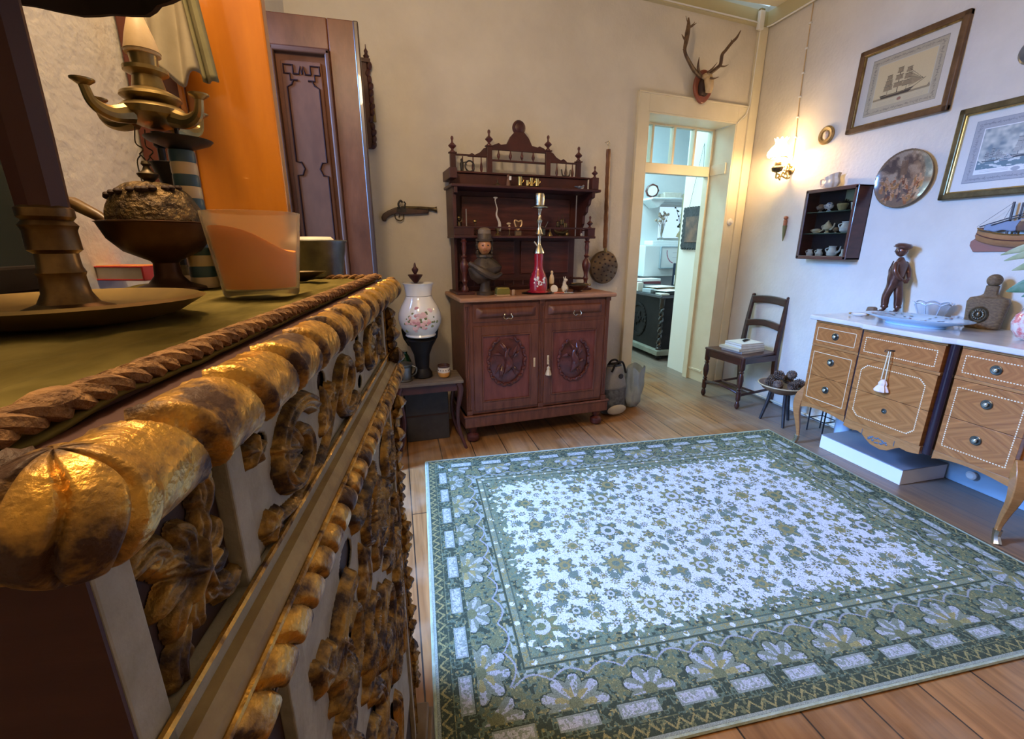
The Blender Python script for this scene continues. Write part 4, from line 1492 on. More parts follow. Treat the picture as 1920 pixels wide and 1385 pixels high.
def zpx(v):
    return at_plane(315, v + 40, (p.x, p.y, 0), Vector((p.x, p.y, 0)).normalized()).z - ZT


prof = [(.036, 0), (.034, .006), (.014, .014), (.008, .03)]
MB().lathe(prof, 24).build('base', M_dbrass, t)
MB().lathe([(.0065, .02), (.0065, zpx(240)), (.011, zpx(236)), (.011, zpx(222)), (.008, zpx(218)), (.012, zpx(210))], 12).lathe([(.004, .02), (.004, zpx(190))], 8, (.026, .014, 0)).build('stem', M_iron, t)
z1, z2, z3, z4 = zpx(205), zpx(172), zpx(150), zpx(95)
MB().lathe([(.012, z1), (.034, z1 + .006), (.050, z1 + .016), (.052, z2), (.044, z2 + .006), (.030, z2 + .008)], 32).build('reservoir', M_brass, t)
b = MB()
b.lathe([(.030, z2 + .006), (.044, z3 - .002), (.047, z3), (.045, z3 + .004), (.026, z3 + .012), (.022, z3 + .028), (.034, z3 + .033), (.034, z3 + .038), (.020, z3 + .040), (.022, z4 + .018), (.028, z4 + .02)], 32)
b.build('collar', M_brass, t)
b = MB().lathe([(.027, z4 + .016), (.027, z4 + .02), (.021, z4 + .04), (.011, z4 + .066), (.006, z4 + .07)], 24)
b.build('cone', M_bone, t)
b = MB().lathe([(.006, z4 + .065), (.012, z4 + .072), (.006, z4 + .08), (.013, z4 + .09), (.005, z4 + .1), (.004, z4 + .16)], 16)
b.build('finial', M_dbrass, t)
for da in (R(178), R(250), R(-12), R(80)):
    dr = _rt * math.cos(da) + Vector((_fw.x, _fw.y, 0)).normalized() * math.sin(da)
    zz0 = z1 + .014
    pts = spl([dr * .040 + Vector((0, 0, zz0)), dr * .072 + Vector((0, 0, zz0 - .006)), dr * .096 + Vector((0, 0, zz0 + .002)), dr * .104 + Vector((0, 0, zz0 + .022))], 6)
    spd = MB()
    spd.tube(pts, [.014, .010, .008, .007], 10)
    q = Vector(pts[-1])
    spd.lathe([(.006, -.002), (.016, .004), (.0165, .006), (.010, .006)], 16, tuple(q))
    spd.build('wick_spout', M_brass, t)
b = MB()
for da, l0 in ((R(200), .055), (R(160), .05)):
    dr = _rt * math.cos(da) + Vector((_fw.x, _fw.y, 0)).normalized() * math.sin(da)
    a = dr * .034 + Vector((0, 0, z1 + .002))
    b.tube(spl([a, a + Vector((-.004, 0, -.022)), a + Vector((.006, 0, -.030)), a + Vector((-.002, 0, -.038))], 5), .0011, 5)
    b.tube(spl([a + Vector((0, 0, -.038)), a + Vector((-.008, 0, -.05)), a + Vector((-.006, 0, -.085))], 5), .0011, 5)
    b.tube(spl([a + Vector((0, 0, -.038)), a + Vector((.008, 0, -.05)), a + Vector((.009, 0, -.075))], 5), .0011, 5)
b.build('hanging_tool', M_dbrass, t)
b = MB()
b.lathe([(.001, zpx(318)), (.016, zpx(316)), (.030, zpx(276)), (.034, zpx(268)), (.033, zpx(267)), (.014, zpx(310))], 24, (_rt.x * .012, _rt.y * .012, 0), close=False)
b.build('drip_cup', M_iron, t)

# striped pillar behind the burner
pp = Vector((-.275, .762, 0))
t = thing('striped_pillar', 'ceramic pillar striped cream and blue with a dark dish on top', 'pillar', (pp.x, pp.y, ZT))


def zq(v):
    return at_plane(365, v, (pp.x, pp.y, 0), Vector((pp.x, pp.y, 0)).normalized()).z - ZT


ms = [mat('cream_glaze', (.62, .50, .30), .35), mat('blue_glaze', (.045, .10, .14), .35)]
b = MB()
n_ = 12
z_top = zq(285)
for k in range(n_):
    b.cur = k % 2
    r_ = .0175 - .002 * k / n_
    b.lathe([(r_ * .96, z_top * k / n_), (r_, z_top * (k + .15) / n_), (r_, z_top * (k + .85) / n_), (r_ * .96, z_top * (k + 1) / n_)], 20)
b.build('shaft', ms, t)
MB().lathe([(.010, z_top), (.036, z_top + .010), (.040, z_top + .014), (.037, z_top + .014), (.010, z_top + .004)], 28).build('dish', M_iron, t)

# red and cream book
p = on_cab(205, 528)
q = on_cab(282, 528)
ang = math.atan2(q.y - p.y, q.x - p.x)
t = thing('red_spine_book', 'thick book with red cover lying behind the incense burner', 'book', (p.x + .0, p.y + .0, ZT + .0015), ang - R(4))
MB().box(-.055, .062, 0.003, .075, .003, .022).build('pages', M_paper, t, smooth=False)
MB().box(-.056, .066, 0, .078, 0, .003).box(-.056, .066, 0, .078, .022, .0245).box(.0625, .066, 0, .078, 0, .0245).build('cover', mat('red_cover', (.45, .03, .03), .45), t, smooth=False, bevel=.001)
MB().box(-.03, .052, .006, .07, .0245, .0252).build('cover_picture', mat('yellow_cover', (.62, .34, .05), .5, color2=(.5, .1, .04), nscale=30), t, smooth=False)
# small pale leaflet and dark boat dish
p = cw(.66, .255)
t = thing('dark_low_box', 'small dark box with pale lid behind the incense burner', 'box', (p.x, p.y, ZT + .0015), R(20))
MB().box(-.03, .03, -.02, .02, 0, .012).build('body', M_black, t, bevel=.002)
MB().box(-.03, .028, -.02, .018, .012, .014).build('lid', M_bone, t, bevel=.001)
# metal bowl with white contents
p = on_cab(598, 520)
s = mmpx(p)
t = thing('metal_bowl', 'plain grey metal bowl holding a white cake of soap', 'bowl', (p.x, p.y, ZT + .0015))
prof = [(42 * s, 0), (44 * s, .002), (53 * s, 60 * s), (56 * s, 64 * s), (55 * s, 66 * s), (51 * s, 63 * s), (42 * s, .006), (.001, .005)]
MB().lathe(prof, 36, close=False).build('body', M_pewter, t)
t2 = MB().lathe([(30 * s, 0), (34 * s, .006), (34 * s, .062), (28 * s, .068)], 28, (0, 0, .006)).build('white_cake', mat('white_soap', (.80, .66, .56), .6), None, loc=(p.x, p.y, ZT + .002))
tag(t2, 'round white cake showing above the rim of the metal bowl', 'soap')
p = cw(.60, .19)
t = thing('tilted_tin_bowl', 'dark tin bowl half hidden behind the frosted candle tumbler', 'bowl', (p.x, p.y, ZT + .0015))
MB().lathe([(.028, 0), (.036, .02), (.044, .056), (.042, .056), (.026, .004), (.001, .003)], 28, close=False).build('body', mat('tin', (.14, .10, .06), .4, .7), t)
p = on_cab(660, 510)
p = cw(.66, .13)
t = thing('leaf_dish', 'small dark leaf shaped dish at the far end of the gilded cabinet', 'dish', (p.x, p.y, ZT + .001))
MB().lathe([(.008, 0), (.018, .004), (.040, .015), (.042, .017), (.040, .017), (.014, .006), (.001, .005)], 28, sy=.5, close=False).build('body', M_dbrass, t)

# ================================================================== BUFFET with shelved hutch
BA = R(4.5)
bfx = Vector((math.cos(BA), math.sin(BA), 0))
bfy = Vector((-math.sin(BA), math.cos(BA), 0))
BO = Vector((.40, 2.75, 0))


def bf(X, Y, Z=0.0):
    return BO + bfx * X + bfy * Y + Vector((0, 0, Z))


def bfp(u, v, dY):
    """pixel -> (X, Z) in the buffet frame on the plane at depth dY"""
    p = at_plane(u, v, BO + bfy * dY, bfy) - BO
    return p.dot(bfx), p.z


t = thing('carved_buffet', 'dark red wooden buffet with two drawers and two doors carved with ovals', 'buffet', tuple(BO), BA)
ZTOP = .985
MB().box(.0, 1.045, .0, .44, .19, .955).build('carcass', M_redwood, t, smooth=False, bevel=.006)
MB().box(-.018, 1.063, -.02, .44, .115, .205).box(-.026, 1.071, -.028, .44, .190, .205).build('plinth', M_redwood, t, smooth=False, bevel=.006)
b = MB().box(-.032, 1.078, -.034, .46, .957, ZTOP)
b.build('top', M_topwood, t, smooth=False, bevel=.010, seg=3)
for px, py in ((.045, .035), (1.0, .035), (.045, .40), (1.0, .40)):
    MB().lathe([(.022, .0), (.040, .012), (.044, .035), (.040, .05), (.020, .065), (.030, .08), (.036, .115)], 20).build('bun_foot', M_darkwood, t, loc=(px, py, 0))
# corner pilasters
for px in (.018, .527, 1.027):
    b = MB()
    for k in (-1, 0, 1):
        b.tube([(px + k * .010, -.002, .24), (px + k * .010, -.002, .93)], .0045, 8)
    b.box(px - .018, px + .018, -.012, .0, .93, .955).box(px - .018, px + .018, -.012, .0, .205, .235)
    b.build('fluted_pilaster', M_redwood, t)
M_rw2 = mat('carved_red_wood', (0.055, 0.013, 0.010), 0.35, color2=(0.12, 0.03, 0.022), nscale=18, coat=.2, bump=.2, bscale=60)
for x0, x1 in ((.055, .505), (.550, 1.000)):
    d = MB().box(x0, x1, -.006, .01, .825, .945).build('drawer', M_redwood, t, smooth=False, bevel=.004)
    cx = (x0 + x1) / 2
    b = MB()
    b.grid(lambda u, v: (x0 + .022 + (x1 - x0 - .044) * u, -.006 - .024 * math.sin(PI * v) ** .6 * min(1, 14 * u, 14 * (1 - u)), .852 + .066 * v), 40, 12)
    b.build('bolection', M_redwood, d, angle=60)
    b = MB().at((cx, -.034, .862))
    b.lathe([(.002, -.004), (.004, 0), (.002, .004)], 8, (-.022, 0, .012)).lathe([(.002, -.004), (.004, 0), (.002, .004)], 8, (.022, 0, .012))
    b.tube(spl([(-.022, 0, .010), (-.030, -.004, -.004), (-.018, -.008, -.016), (0, -.004, -.011), (.018, -.008, -.016), (.030, -.004, -.004), (.022, 0, .010)], 5), .0032, 6)
    b.lathe([(.007, .0), (.008, .002), (.003, .004)], 8, (-.022, 0, .009)).lathe([(.007, .0), (.008, .002), (.003, .004)], 8, (.022, 0, .009))
    b.build('bail_pull', M_silver, d)
M_red2 = mat('door_red_panel', (0.125, 0.030, 0.022), 0.45, color2=(0.19, 0.052, 0.036), nscale=5, stretch=(6, 1, 1), bump=.08)
for i, (x0, x1, cz, ry) in enumerate(((.055, .505, .560, .165), (.550, 1.000, .530, .150))):
    cx = (x0 + x1) / 2
    d = MB().box(x0, x0 + .055, -.008, .01, .225, .800).box(x1 - .055, x1, -.008, .01, .225, .800).box(x0 + .055, x1 - .055, -.008, .01, .225, .285).box(x0 + .055, x1 - .055, -.008, .01, .740, .800).build('door', M_redwood, t, smooth=False, bevel=.003)
    MB().box(x0 + .05, x1 - .05, -.001, .006, .28, .745).build('panel', M_red2, d, smooth=False)
    b = MB()
    for (a0, a1, c0, c1) in ((x0 + .055, x0 + .064, .285, .74), (x1 - .064, x1 - .055, .285, .74), (x0 + .055, x1 - .055, .285, .294), (x0 + .055, x1 - .055, .731, .74)):
        b.box(a0, a1, -.012, .0, c0, c1)
    b.build('panel_bead', M_redwood, d, smooth=False, bevel=.003)
    # carved oval: wreath with a bird and branches
    b = MB()
    rs = random.Random(3 + i)
    rx = ry * .78
    b.grid(lambda u, v: (cx + rx * .93 * v * math.cos(u * 2 * PI), -.001 - .010 * (1 - v * v) ** .5, cz + ry * .93 * v * math.sin(u * 2 * PI)), 40, 8, closed_u=True)
    for k in range(34):
        a = k * 2 * PI / 34
        if abs(a - PI / 2) < .35:
            continue
        b.at((cx + rx * math.cos(a), -.008, cz + ry * math.sin(a)), (0, -a + .5 * (-1) ** k, 0))
        b.ball((0, 0, 0), (.010, .009, .017), 8, 6)
    b.at()
    bird = [(cx - .02, cz - .09), (cx + .015, cz - .02), (cx - .005, cz + .04), (cx + .010, cz + .085)]
    b.tube([(x, -.012, z) for x, z in spl(bird, 5)], [.006, .030, .026, .014, .010], 10, 1)
    b.tube([(cx + .01, -.012, cz - .01), (cx + .05, -.010, cz - .06), (cx + .06, -.008, cz - .10)], [.02, .014, .004], 8)
    b.tube([(cx + .008, -.016, cz + .085), (cx + .035, -.016, cz + .09)], [.008, .002], 6)
    for k in range(9):
        a = rs.uniform(0, 6.28)
        p0 = (cx + rx * .3 * math.cos(a), cz + ry * .3 * math.sin(a))
        p1 = (cx + rx * .8 * math.cos(a + .4), cz + ry * .8 * math.sin(a + .4))
        b.tube([(p0[0], -.006, p0[1]), ((p0[0] + p1[0]) / 2, -.016, (p0[1] + p1[1]) / 2 + .01), (p1[0], -.006, p1[1])], [.004, .012, .003], 7)
    b.build('oval_carving', M_rw2, d)
    ex = x1 - .028 if i == 0 else x0 + .028
    MB().box(ex - .007, ex + .007, -.011, -.006, .50 + .01 * i, .565 + .01 * i).build('escutcheon', M_bone, d, bevel=.003)
# key tassel on the right door
kt = thing('key_tassel', 'small cream tassel hanging from the buffet door key', 'tassel', tuple(bf(.578, -.02, .50)), BA)
MB().tube([(0, .012, .04), (0, -.004, .04)], .003, 6).tube([(0, -.004, .04), (.001, -.004, .0)], .0015, 5).build('cord', M_bone, kt)
MB().lathe([(.004, .0), (.010, -.008), (.012, -.018), (.010, -.022), (.020, -.055), (.021, -.062), (.003, -.062)], 14, flute=7, fd=.08).build('tassel_body', M_bone, kt)

# hutch parts (same thing stands on the buffet as an upper piece)
h = thing('shelved_hutch', 'dark carved shelf unit with turned columns, galleries and finials standing on the buffet', 'hutch', tuple(bf(0, 0, ZTOP)), BA)
z0 = ZTOP


def Zr(z):
    return z - z0


HX0, HX1 = -.005, 1.005
MB().box(HX0 + .03, HX1 - .055, .395, .415, 0.0, Zr(1.665)).build('back_board', M_hutch, h, smooth=False)
b = MB()
for (a0, a1, c0, c1) in ((.09, .47, 1.10, 1.33), (.52, .90, 1.10, 1.33), (.09, .90, 1.40, 1.62)):
    b.box(a0, a1, .385, .396, Zr(c0), Zr(c1))
b.build('back_panel', M_darkwood, h, smooth=False, bevel=.004)
MB().box(HX0, HX0 + .022, .20, .415, Zr(1.36), Zr(1.66)).box(HX0 + .02, HX0 + .04, .30, .415, 0, Zr(1.36)).build('side_board', M_hutch, h, smooth=False, bevel=.002)
# base gallery and plinth rails
b = MB().box(HX0, HX0 + .12, .16, .42, 0, .016).box(HX1 - .12, HX1, .2, .42, 0, .016)
b.build('column_plinth', M_hutch, h, smooth=False, bevel=.004)
b = MB().box(.05, .95, .355, .37, .03, .036).box(.05, .95, .355, .37, .075, .083)
b.box(.90, .99, .25, .37, .075, .083)
for k in range(12):
    b.lathe([(.004, .036), (.007, .05), (.003, .06), (.006, .075)], 8, (.09 + k * .073, .362, 0))
b.build('lower_gallery', M_hutch, h)
# shelves
sh = MB().box(HX0 - .005, HX1 + .005, .185, .40, Zr(1.346), Zr(1.362)).build('middle_shelf', M_hutch, h, smooth=False, bevel=.004)
b = MB().box(HX0, HX0 + .13, .19, .20, Zr(1.362), Zr(1.412)).box(HX0, HX1, .186, .206, Zr(1.408), Zr(1.418))
b.box(HX1 - .055, HX1, .19, .245, Zr(1.362), Zr(1.418)).box(HX0, HX0 + .02, .19, .40, Zr(1.40), Zr(1.41)).box(HX1 - .03, HX1 - .012, .2, .40, Zr(1.40), Zr(1.41))
b.build('middle_gallery_rail', M_hutch, sh, smooth=False, bevel=.002)
sh2 = MB().box(HX0 - .015, HX1 + .02, .165, .41, Zr(1.650), Zr(1.668)).build('upper_shelf', M_hutch, h, smooth=False, bevel=.005)
MB().box(HX0, HX1 - .02, .29, .31, Zr(1.668), Zr(1.745)).box(HX0 - .012, HX1 - .01, .275, .42, Zr(1.745), Zr(1.757)).box(HX1 - .045, HX1 + .005, .175, .23, Zr(1.668), Zr(1.745)).box(HX0 - .02, HX0 + .03, .18, .40, Zr(1.700), Zr(1.76)).build('frieze', M_hutch, sh2, smooth=False, bevel=.004)
# side brackets
for x in (HX0 + .004, HX1 - .045):
    out = [(.17, 0), (.17, -.035), (.215, -.045), (.225, -.075), (.255, -.09), (.262, -.125), (.30, -.145), (.305, -.20), (.33, -.23), (.335, -.29), (.40, -.29), (.40, 0)]
    b = MB()
    b.m = Matrix(((0, 1, 0, 0), (1, 0, 0, 0), (0, 0, 1, 0), (0, 0, 0, 1)))
    b.prism([(y, Zr(1.65) + z) for y, z in out], x, x + .022)
    b.build('scroll_bracket', M_hutch, h, smooth=False, bevel=.003)
# columns
cprof = [(.030, 0.016), (.034, .022), (.034, .034), (.026, .045), (.018, .055), (.020, .07), (.030, .085), (.020, .10), (.022, .125), (.040, .165), (.043, .185), (.036, .205), (.020, .222), (.016, .230), (.030, .243), (.018, .252), (.017, .262), (.023, .300), (.018, .328), (.030, .339), (.018, .348), (.022, .356), (.028, Zr(1.346))]
for x in (.062, HX1 - .045):
    MB().lathe([(r * .72, z) for r, z in cprof], 20, (x, .215, 0)).build('turned_column', M_darkwood, h, angle=50)
# crest
fin = [(.016, 0), (.016, .006), (.008, .012), (.010, .02), (.024, .032), (.026, .038), (.018, .046), (.007, .056), (.006, .068), (.010, .078), (.009, .088), (.003, .094)]


def finial(x, y, z, s=1.0):
    MB().lathe([(r * s, zz * s) for r, zz in fin], 16, (x, y, Zr(z))).build('finial', M_darkwood, h)


GY = .35
for x, a, c in ((.035, 1.757, 1.868), (.280, 1.757, 1.922), (.700, 1.757, 1.918), (.935, 1.757, 1.862)):
    MB().box(x - .018, x + .018, GY - .012, GY + .012, Zr(a), Zr(c)).box(x - .026, x + .026, GY - .016, GY + .016, Zr(c), Zr(c) + .008).build('crest_post', M_hutch, h, smooth=False, bevel=.002)
finial(.035, GY, 1.876)
finial(.280, GY, 1.930)
finial(.700, GY, 1.926)
finial(.935, GY, 1.870)
finial(HX1 - .018, .20, 1.745, .8)
finial(HX1 - .030, .215, 1.418, .85)
b = MB()
b.box(.03, .28, GY - .008, GY + .008, Zr(1.858), Zr(1.868)).box(.70, .935, GY - .008, GY + .008, Zr(1.848), Zr(1.858))
b.box(.28, .70, GY - .008, GY + .008, Zr(1.836), Zr(1.848)).box(.28, .70, GY - .010, GY + .010, Zr(1.905), Zr(1.918))
for x0, s in ((.262, -1), (.718, 1)):
    arc = [(x0, Zr(1.918)), (x0 + s * .02, Zr(1.91)), (x0 + s * .045, Zr(1.885)), (x0 + s * .08, Zr(1.868)), (x0 + s * .10, Zr(1.878)), (x0 + s * .12, Zr(1.866)), (x0 + s * .13, Zr(1.855)), (x0, Zr(1.855))]
    b.prism(arc, GY - .006, GY + .006)
ped = [(.29, Zr(1.916)), (.31, Zr(1.935)), (.345, Zr(1.948)), (.36, Zr(1.938)), (.40, Zr(1.945)), (.425, Zr(1.99)), (.455, Zr(2.02)), (.525, Zr(2.02)), (.555, Zr(1.99)), (.58, Zr(1.945)), (.62, Zr(1.938)), (.635, Zr(1.946)), (.67, Zr(1.933)), (.69, Zr(1.916))]
b.prism(ped, GY - .010, GY + .010)
b.build('crest_rail', M_hutch, h, smooth=False, bevel=.002)
MB().at((.488, GY, Zr(2.050)), (PI / 2, 0, 0)).lathe([(.044, -.012), (.046, 0), (.036, .010), (.030, .008), (.020, .014), (.004, .016)], 28).build('crest_roundel', M_hutch, h)
for x in (.345, .428, .510, .592):
    MB().lathe([(.004, 0), (.006, -.015), (.012, -.032), (.010, -.042), (.004, -.052), (.004, -.058)], 10, (x, GY, Zr(1.906))).build('pendant_spindle', M_darkwood, h)
for x in (.10, .17, .225, .77, .84, .89):
    MB().lathe([(.004, 0), (.011, .03), (.009, .045), (.004, .07), (.004, .098)], 10, (x, GY, Zr(1.757))).build('spindle', M_darkwood, h)


# ------------------------------------------------------------------ things on the hutch and buffet
def onb(u, v, dY, Z):
    """world point on shelf height Z whose X follows the pixel at depth dY"""
    X, _ = bfp(u, v, dY)
    return bf(X, dY, Z)


def lathe_thing(name, label, cat, p, prof, m, seg=16, rz=0, group=None, part='body', **k):
    o = MB().lathe(prof, seg, **k).build(name, m, None, loc=tuple(p), rot=(0, 0, rz))
    return tag(o, label, cat, group)


M_ruby = mat('ruby_glass', (.40, .008, .05), .06, trans=.35, coat=1.0, color2=(.55, .03, .04), nscale=6)
# water pipe
p = onb(1009, 548, .10, ZTOP)
t = thing('water_pipe', 'tall water pipe with ruby red glass base and silver stem', 'hookah', (p.x, p.y, p.z + .008))
t.scale = (1.2, 1.2, 1.2)
MB().lathe([(.062, 0), (.066, .004), (.050, .012), (.052, .04), (.050, .07), (.040, .10), (.028, .125), (.024, .15), (.026, .21), (.024, .212)], 32).build('glass_base', M_ruby, t)
b = MB()
rs = random.Random(2)
for k in range(22):
    a = R(-100) + rs.uniform(-.6, .6)
    zz = rs.uniform(.030, .085)
    rr = rs.uniform(.003, .0075)
    b.ball((.0508 * math.cos(a), .0508 * math.sin(a), zz), (rr, .003, rr), 8, 6)
b.build('flower_decoration', M_porc, bpy.data.objects['glass_base'])
MB().lathe([(.027, .21), (.032, .214), (.030, .222), (.014, .255), (.010, .262), (.011, .275), (.009, .285), (.012, .305), (.022, .315), (.018, .325), (.008, .35), (.012, .37), (.018, .385), (.012, .395), (.006, .41), (.010, .43), (.016, .445)], 24).build('stem', M_silver, t)
MB().lathe([(.016, .447), (.046, .449), (.048, .452), (.046, .455), (.016, .452)], 28).build('ash_plate', M_silver, t)
MB().lathe([(.018, .452), (.027, .462), (.028, .51), (.024, .522), (.012, .524)], 24).build('bowl', M_silver, t)
MB().tube([(-.008, -.008, .248), (-.035, -.02, .275)], .004, 6).build('hose_port', M_silver, t)
tag(MB().lathe([(.10, 0), (.115, .003), (.118, .006), (.112, .006), (.09, .003), (.001, .003)], 36, sx=1.0, sy=.62).build('dark_tray', M_black, None, loc=(p.x, p.y, ZTOP + .001), rot=(0, 0, BA)), 'dark oval tray under the water pipe', 'tray')

# bust
p = onb(910, 548, .14, ZTOP)
t = thing('child_bust', 'dark bust of a child in a tall hat with copper coloured face', 'bust', tuple(p), BA + R(-8))
t.scale = (1.2, 1.2, 1.2)
M_bust = mat('dark_patina', (.038, .026, .018), .5, .2, color2=(.085, .058, .036), nscale=16, bump=.2)
MB().lathe([(.048, 0), (.048, .012), (.034, .020), (.026, .05), (.030, .075), (.044, .085)], 20).build('socle', M_bust, t)
b = MB()


def torso(u, v):
    a = u * 2 * PI
    z = .075 + .13 * v
    rx = np.interp(v, [0, .2, .55, .8, 1], [.040, .075, .095, .060, .030])
    ry = np.interp(v, [0, .2, .55, .8, 1], [.034, .050, .055, .040, .028])
    k = 1 + .04 * math.sin(a * 6 + v * 9)
    return (rx * k * math.cos(a), ry * k * math.sin(a), z + .016 * math.cos(a) * (1 - v))


b.grid(torso, 40, 20, closed_u=True)
b.tube(spl([(-.085, -.02, .17), (-.03, -.055, .135), (.04, -.055, .10), (.085, -.03, .115)], 5), [.012, .020, .018, .010], 8)
b.build('torso', M_bust, t)
b = MB().lathe([(.034, .195), (.042, .203), (.040, .212), (.030, .216)], 24, flute=8, fd=.10)
b.build('ruff_collar', M_bust, t)
M_face = mat('copper_face', (.48, .18, .05), .35, color2=(.50, .22, .09), nscale=12, coat=.3)
b = MB()


def face(u, v):
    a, ph = u * 2 * PI, PI * v
    x, y, z = .036 * math.sin(ph) * math.cos(a), .040 * math.sin(ph) * math.sin(a), -.046 * math.cos(ph)
    fr = max(0, -math.sin(a)) ** 2 * math.sin(ph)
    jaw = 1 - .22 * max(0, (-z - .005) / .046)
    # nose, eyes, cheeks, mouth
    y -= .010 * math.exp(-((x / .006) ** 2 + ((z + .006) / .010) ** 2)) * (fr > 0)
    y += .005 * math.exp(-(((abs(x) - .014) / .007) ** 2 + ((z - .006) / .005) ** 2)) * (fr > 0)
    y -= .004 * math.exp(-(((abs(x) - .016) / .010) ** 2 + ((z + .014) / .009) ** 2)) * (fr > 0)
    y += .003 * math.exp(-((x / .010) ** 2 + ((z + .024) / .002) ** 2)) * (fr > 0)
    return (x * jaw, y * jaw, .256 + z)


b.grid(face, 48, 32, closed_u=True)
fo = b.build('face', M_face, t, angle=80)
b = MB()
for s in (-1, 1):
    b.ball((s * .014, -.0345, .262), (.006, .004, .003), 8, 6)
b.build('eye', M_bust, fo)
MB().tube(spl([(-.011, -.0365, .2325), (-.004, -.0395, .2345), (0, -.0395, .2335), (.004, -.0395, .2345), (.011, -.0365, .2325)], 4), .0022, 6).build('lips', mat('dark_copper_lip', (.22, .05, .02), .4), fo)
b = MB()
rs = random.Random(9)
for k in range(60):
    a = rs.uniform(.05, PI - .05) if k % 3 else rs.choice((-.05, PI + .05))
    z = rs.uniform(.222, .292)
    b.ball((.038 * math.cos(a), .010 + .036 * max(math.sin(a), -.1), z), rs.uniform(.007, .012), 6, 5)
b.build('hair', M_bust, t)
MB().lathe([(.044, .284), (.045, .290), (.038, .292), (.037, .318), (.034, .322)], 28).build('hat_band', M_bust, t)
MB().lathe([(.034, .320), (.036, .326), (.034, .342), (.020, .352), (.004, .354)], 24).build('hat_crown', mat('brown_hat_crown', (.16, .11, .07), .6, color2=(.22, .16, .1), nscale=20), t)

# small counter things
p = onb(942, 545, .08, ZTOP)
t = thing('green_tin_box', 'small olive green box with pale base standing beside the bust', 'box', tuple(p), BA - R(4))
MB().box(-.045, .045, -.03, .03, .006, .042).build('body', mat('olive_tin', (.17, .15, .03), .4), t, bevel=.004)
MB().box(-.040, .040, -.026, .026, .042, .050).build('lid', mat('gold_lid', (.38, .30, .08), .35, .5), t, bevel=.002)
MB().box(-.045, .045, -.03, .03, 0, .006).build('base', M_bone, t)
p = onb(963, 548, .05, ZTOP)
lathe_thing('wine_cork', 'small brown cork standing on the buffet top', 'cork', p, [(.010, 0), (.012, .004), (.012, .03), (.009, .036), (.002, .037)], mat('cork', (.36, .22, .12), .8), 12)
p = onb(1034, 540, .13, ZTOP)
t = thing('madonna_figurine', 'small white praying figurine on a brown stand with a round white disc', 'figurine', tuple(p), BA)
MB().lathe([(.024, 0), (.022, .008), (.014, .02), (.016, .055), (.020, .06)], 16).build('stand', mat('brown_stand', (.20, .12, .06), .5), t)
MB().lathe([(.015, .06), (.018, .07), (.017, .10), (.012, .118), (.007, .124), (.010, .132), (.009, .142), (.002, .148)], 16, sy=.8).build('figure', mat('ivory', (.70, .58, .42), .4), t)
MB().at((.004, -.032, .027), (PI / 2 - .25, 0, 0)).lathe([(.001, 0), (.026, .002), (.027, .006), (.001, .007)], 24).build('disc', M_porc, t)
p = onb(1059, 548, .12, ZTOP)
t = thing('white_animal_figurine', 'white and grey sitting animal figurine with upright ears', 'figurine', tuple(p), BA - R(20))
b = MB()
b.ball((0, 0, .026), (.026, .020, .028), 14, 10)
b.tube([(0, 0, .03), (-.006, -.004, .058), (-.004, -.008, .078)], [.020, .013, .010], 10)
b.ball((.002, -.012, .084), (.015, .011, .011), 12, 8)
b.tube([(-.008, -.004, .088), (-.012, 0, .106)], [.005, .002], 6)
b.tube([(.000, -.004, .090), (.002, 0, .108)], [.005, .002], 6)
b.tube([(-.010, -.016, .040), (-.010, -.024, .0)], [.007, .005], 6)
b.tube([(.006, -.018, .040), (.008, -.026, .0)], [.007, .005], 6)
b.build('body', mat('patched_china', (.72, .66, .54), .3, color2=(.16, .14, .13), nscale=26, contrast=(.52, .6)), t)
p = onb(1083, 546, .10, ZTOP)
t = thing('covered_brass_dish', 'dark brass covered dish with long handle at the right end of the buffet', 'dish', tuple(p), BA - R(8))
MB().lathe([(.034, 0), (.036, .006), (.030, .012), (.058, .034), (.070, .044), (.068, .047)], 28, sy=.7).build('bowl', mat('red_bronze_dish', (.07, .03, .02), .3, .8), t)
MB().lathe([(.070, .046), (.072, .050), (.050, .060), (.010, .064)], 28, sy=.7).build('lid', M_dbrass, t)
MB().tube([(-.05, -.01, .060), (.03, -.02, .056), (.075, -.024, .052)], .006, 8).ball((.078, -.024, .052), .010).build('handle', M_brass, t)
p = onb(1052, 552, .03, ZTOP)
t = thing('pocket_knife', 'open pocket knife with red handle lying on the buffet edge', 'knife', (p.x, p.y, ZTOP + .002), R(-14))
MB().box(-.05, .02, -.008, .008, 0, .010).build('handle', mat('red_orange_handle', (.42, .10, .04), .4), t, bevel=.004)
MB().prism([(.02, 0), (.075, .0), (.09, .004), (.02, .006)], -.008, .010).build('blade', M_silver, t, smooth=False)
p = onb(1062, 551, .05, ZTOP)
tag(MB().prism([(-.04, 0), (.045, 0), (.045, .004), (-.04, .004)], -.022, .022).build('folded_paper', M_wpaper, None, smooth=False, loc=(p.x, p.y, ZTOP + .001), rot=(0, 0, R(-24))), 'folded white slip of paper behind the pocket knife', 'paper')
p = onb(1032, 550, .04, ZTOP)
tag(MB().box(-.018, .018, -.008, .008, 0, .010).build('black_clip', M_black, None, bevel=.003, loc=(p.x - .01, p.y, ZTOP + .001), rot=(0, 0, R(30))), 'small black clip beside the red handled knife', 'clip')

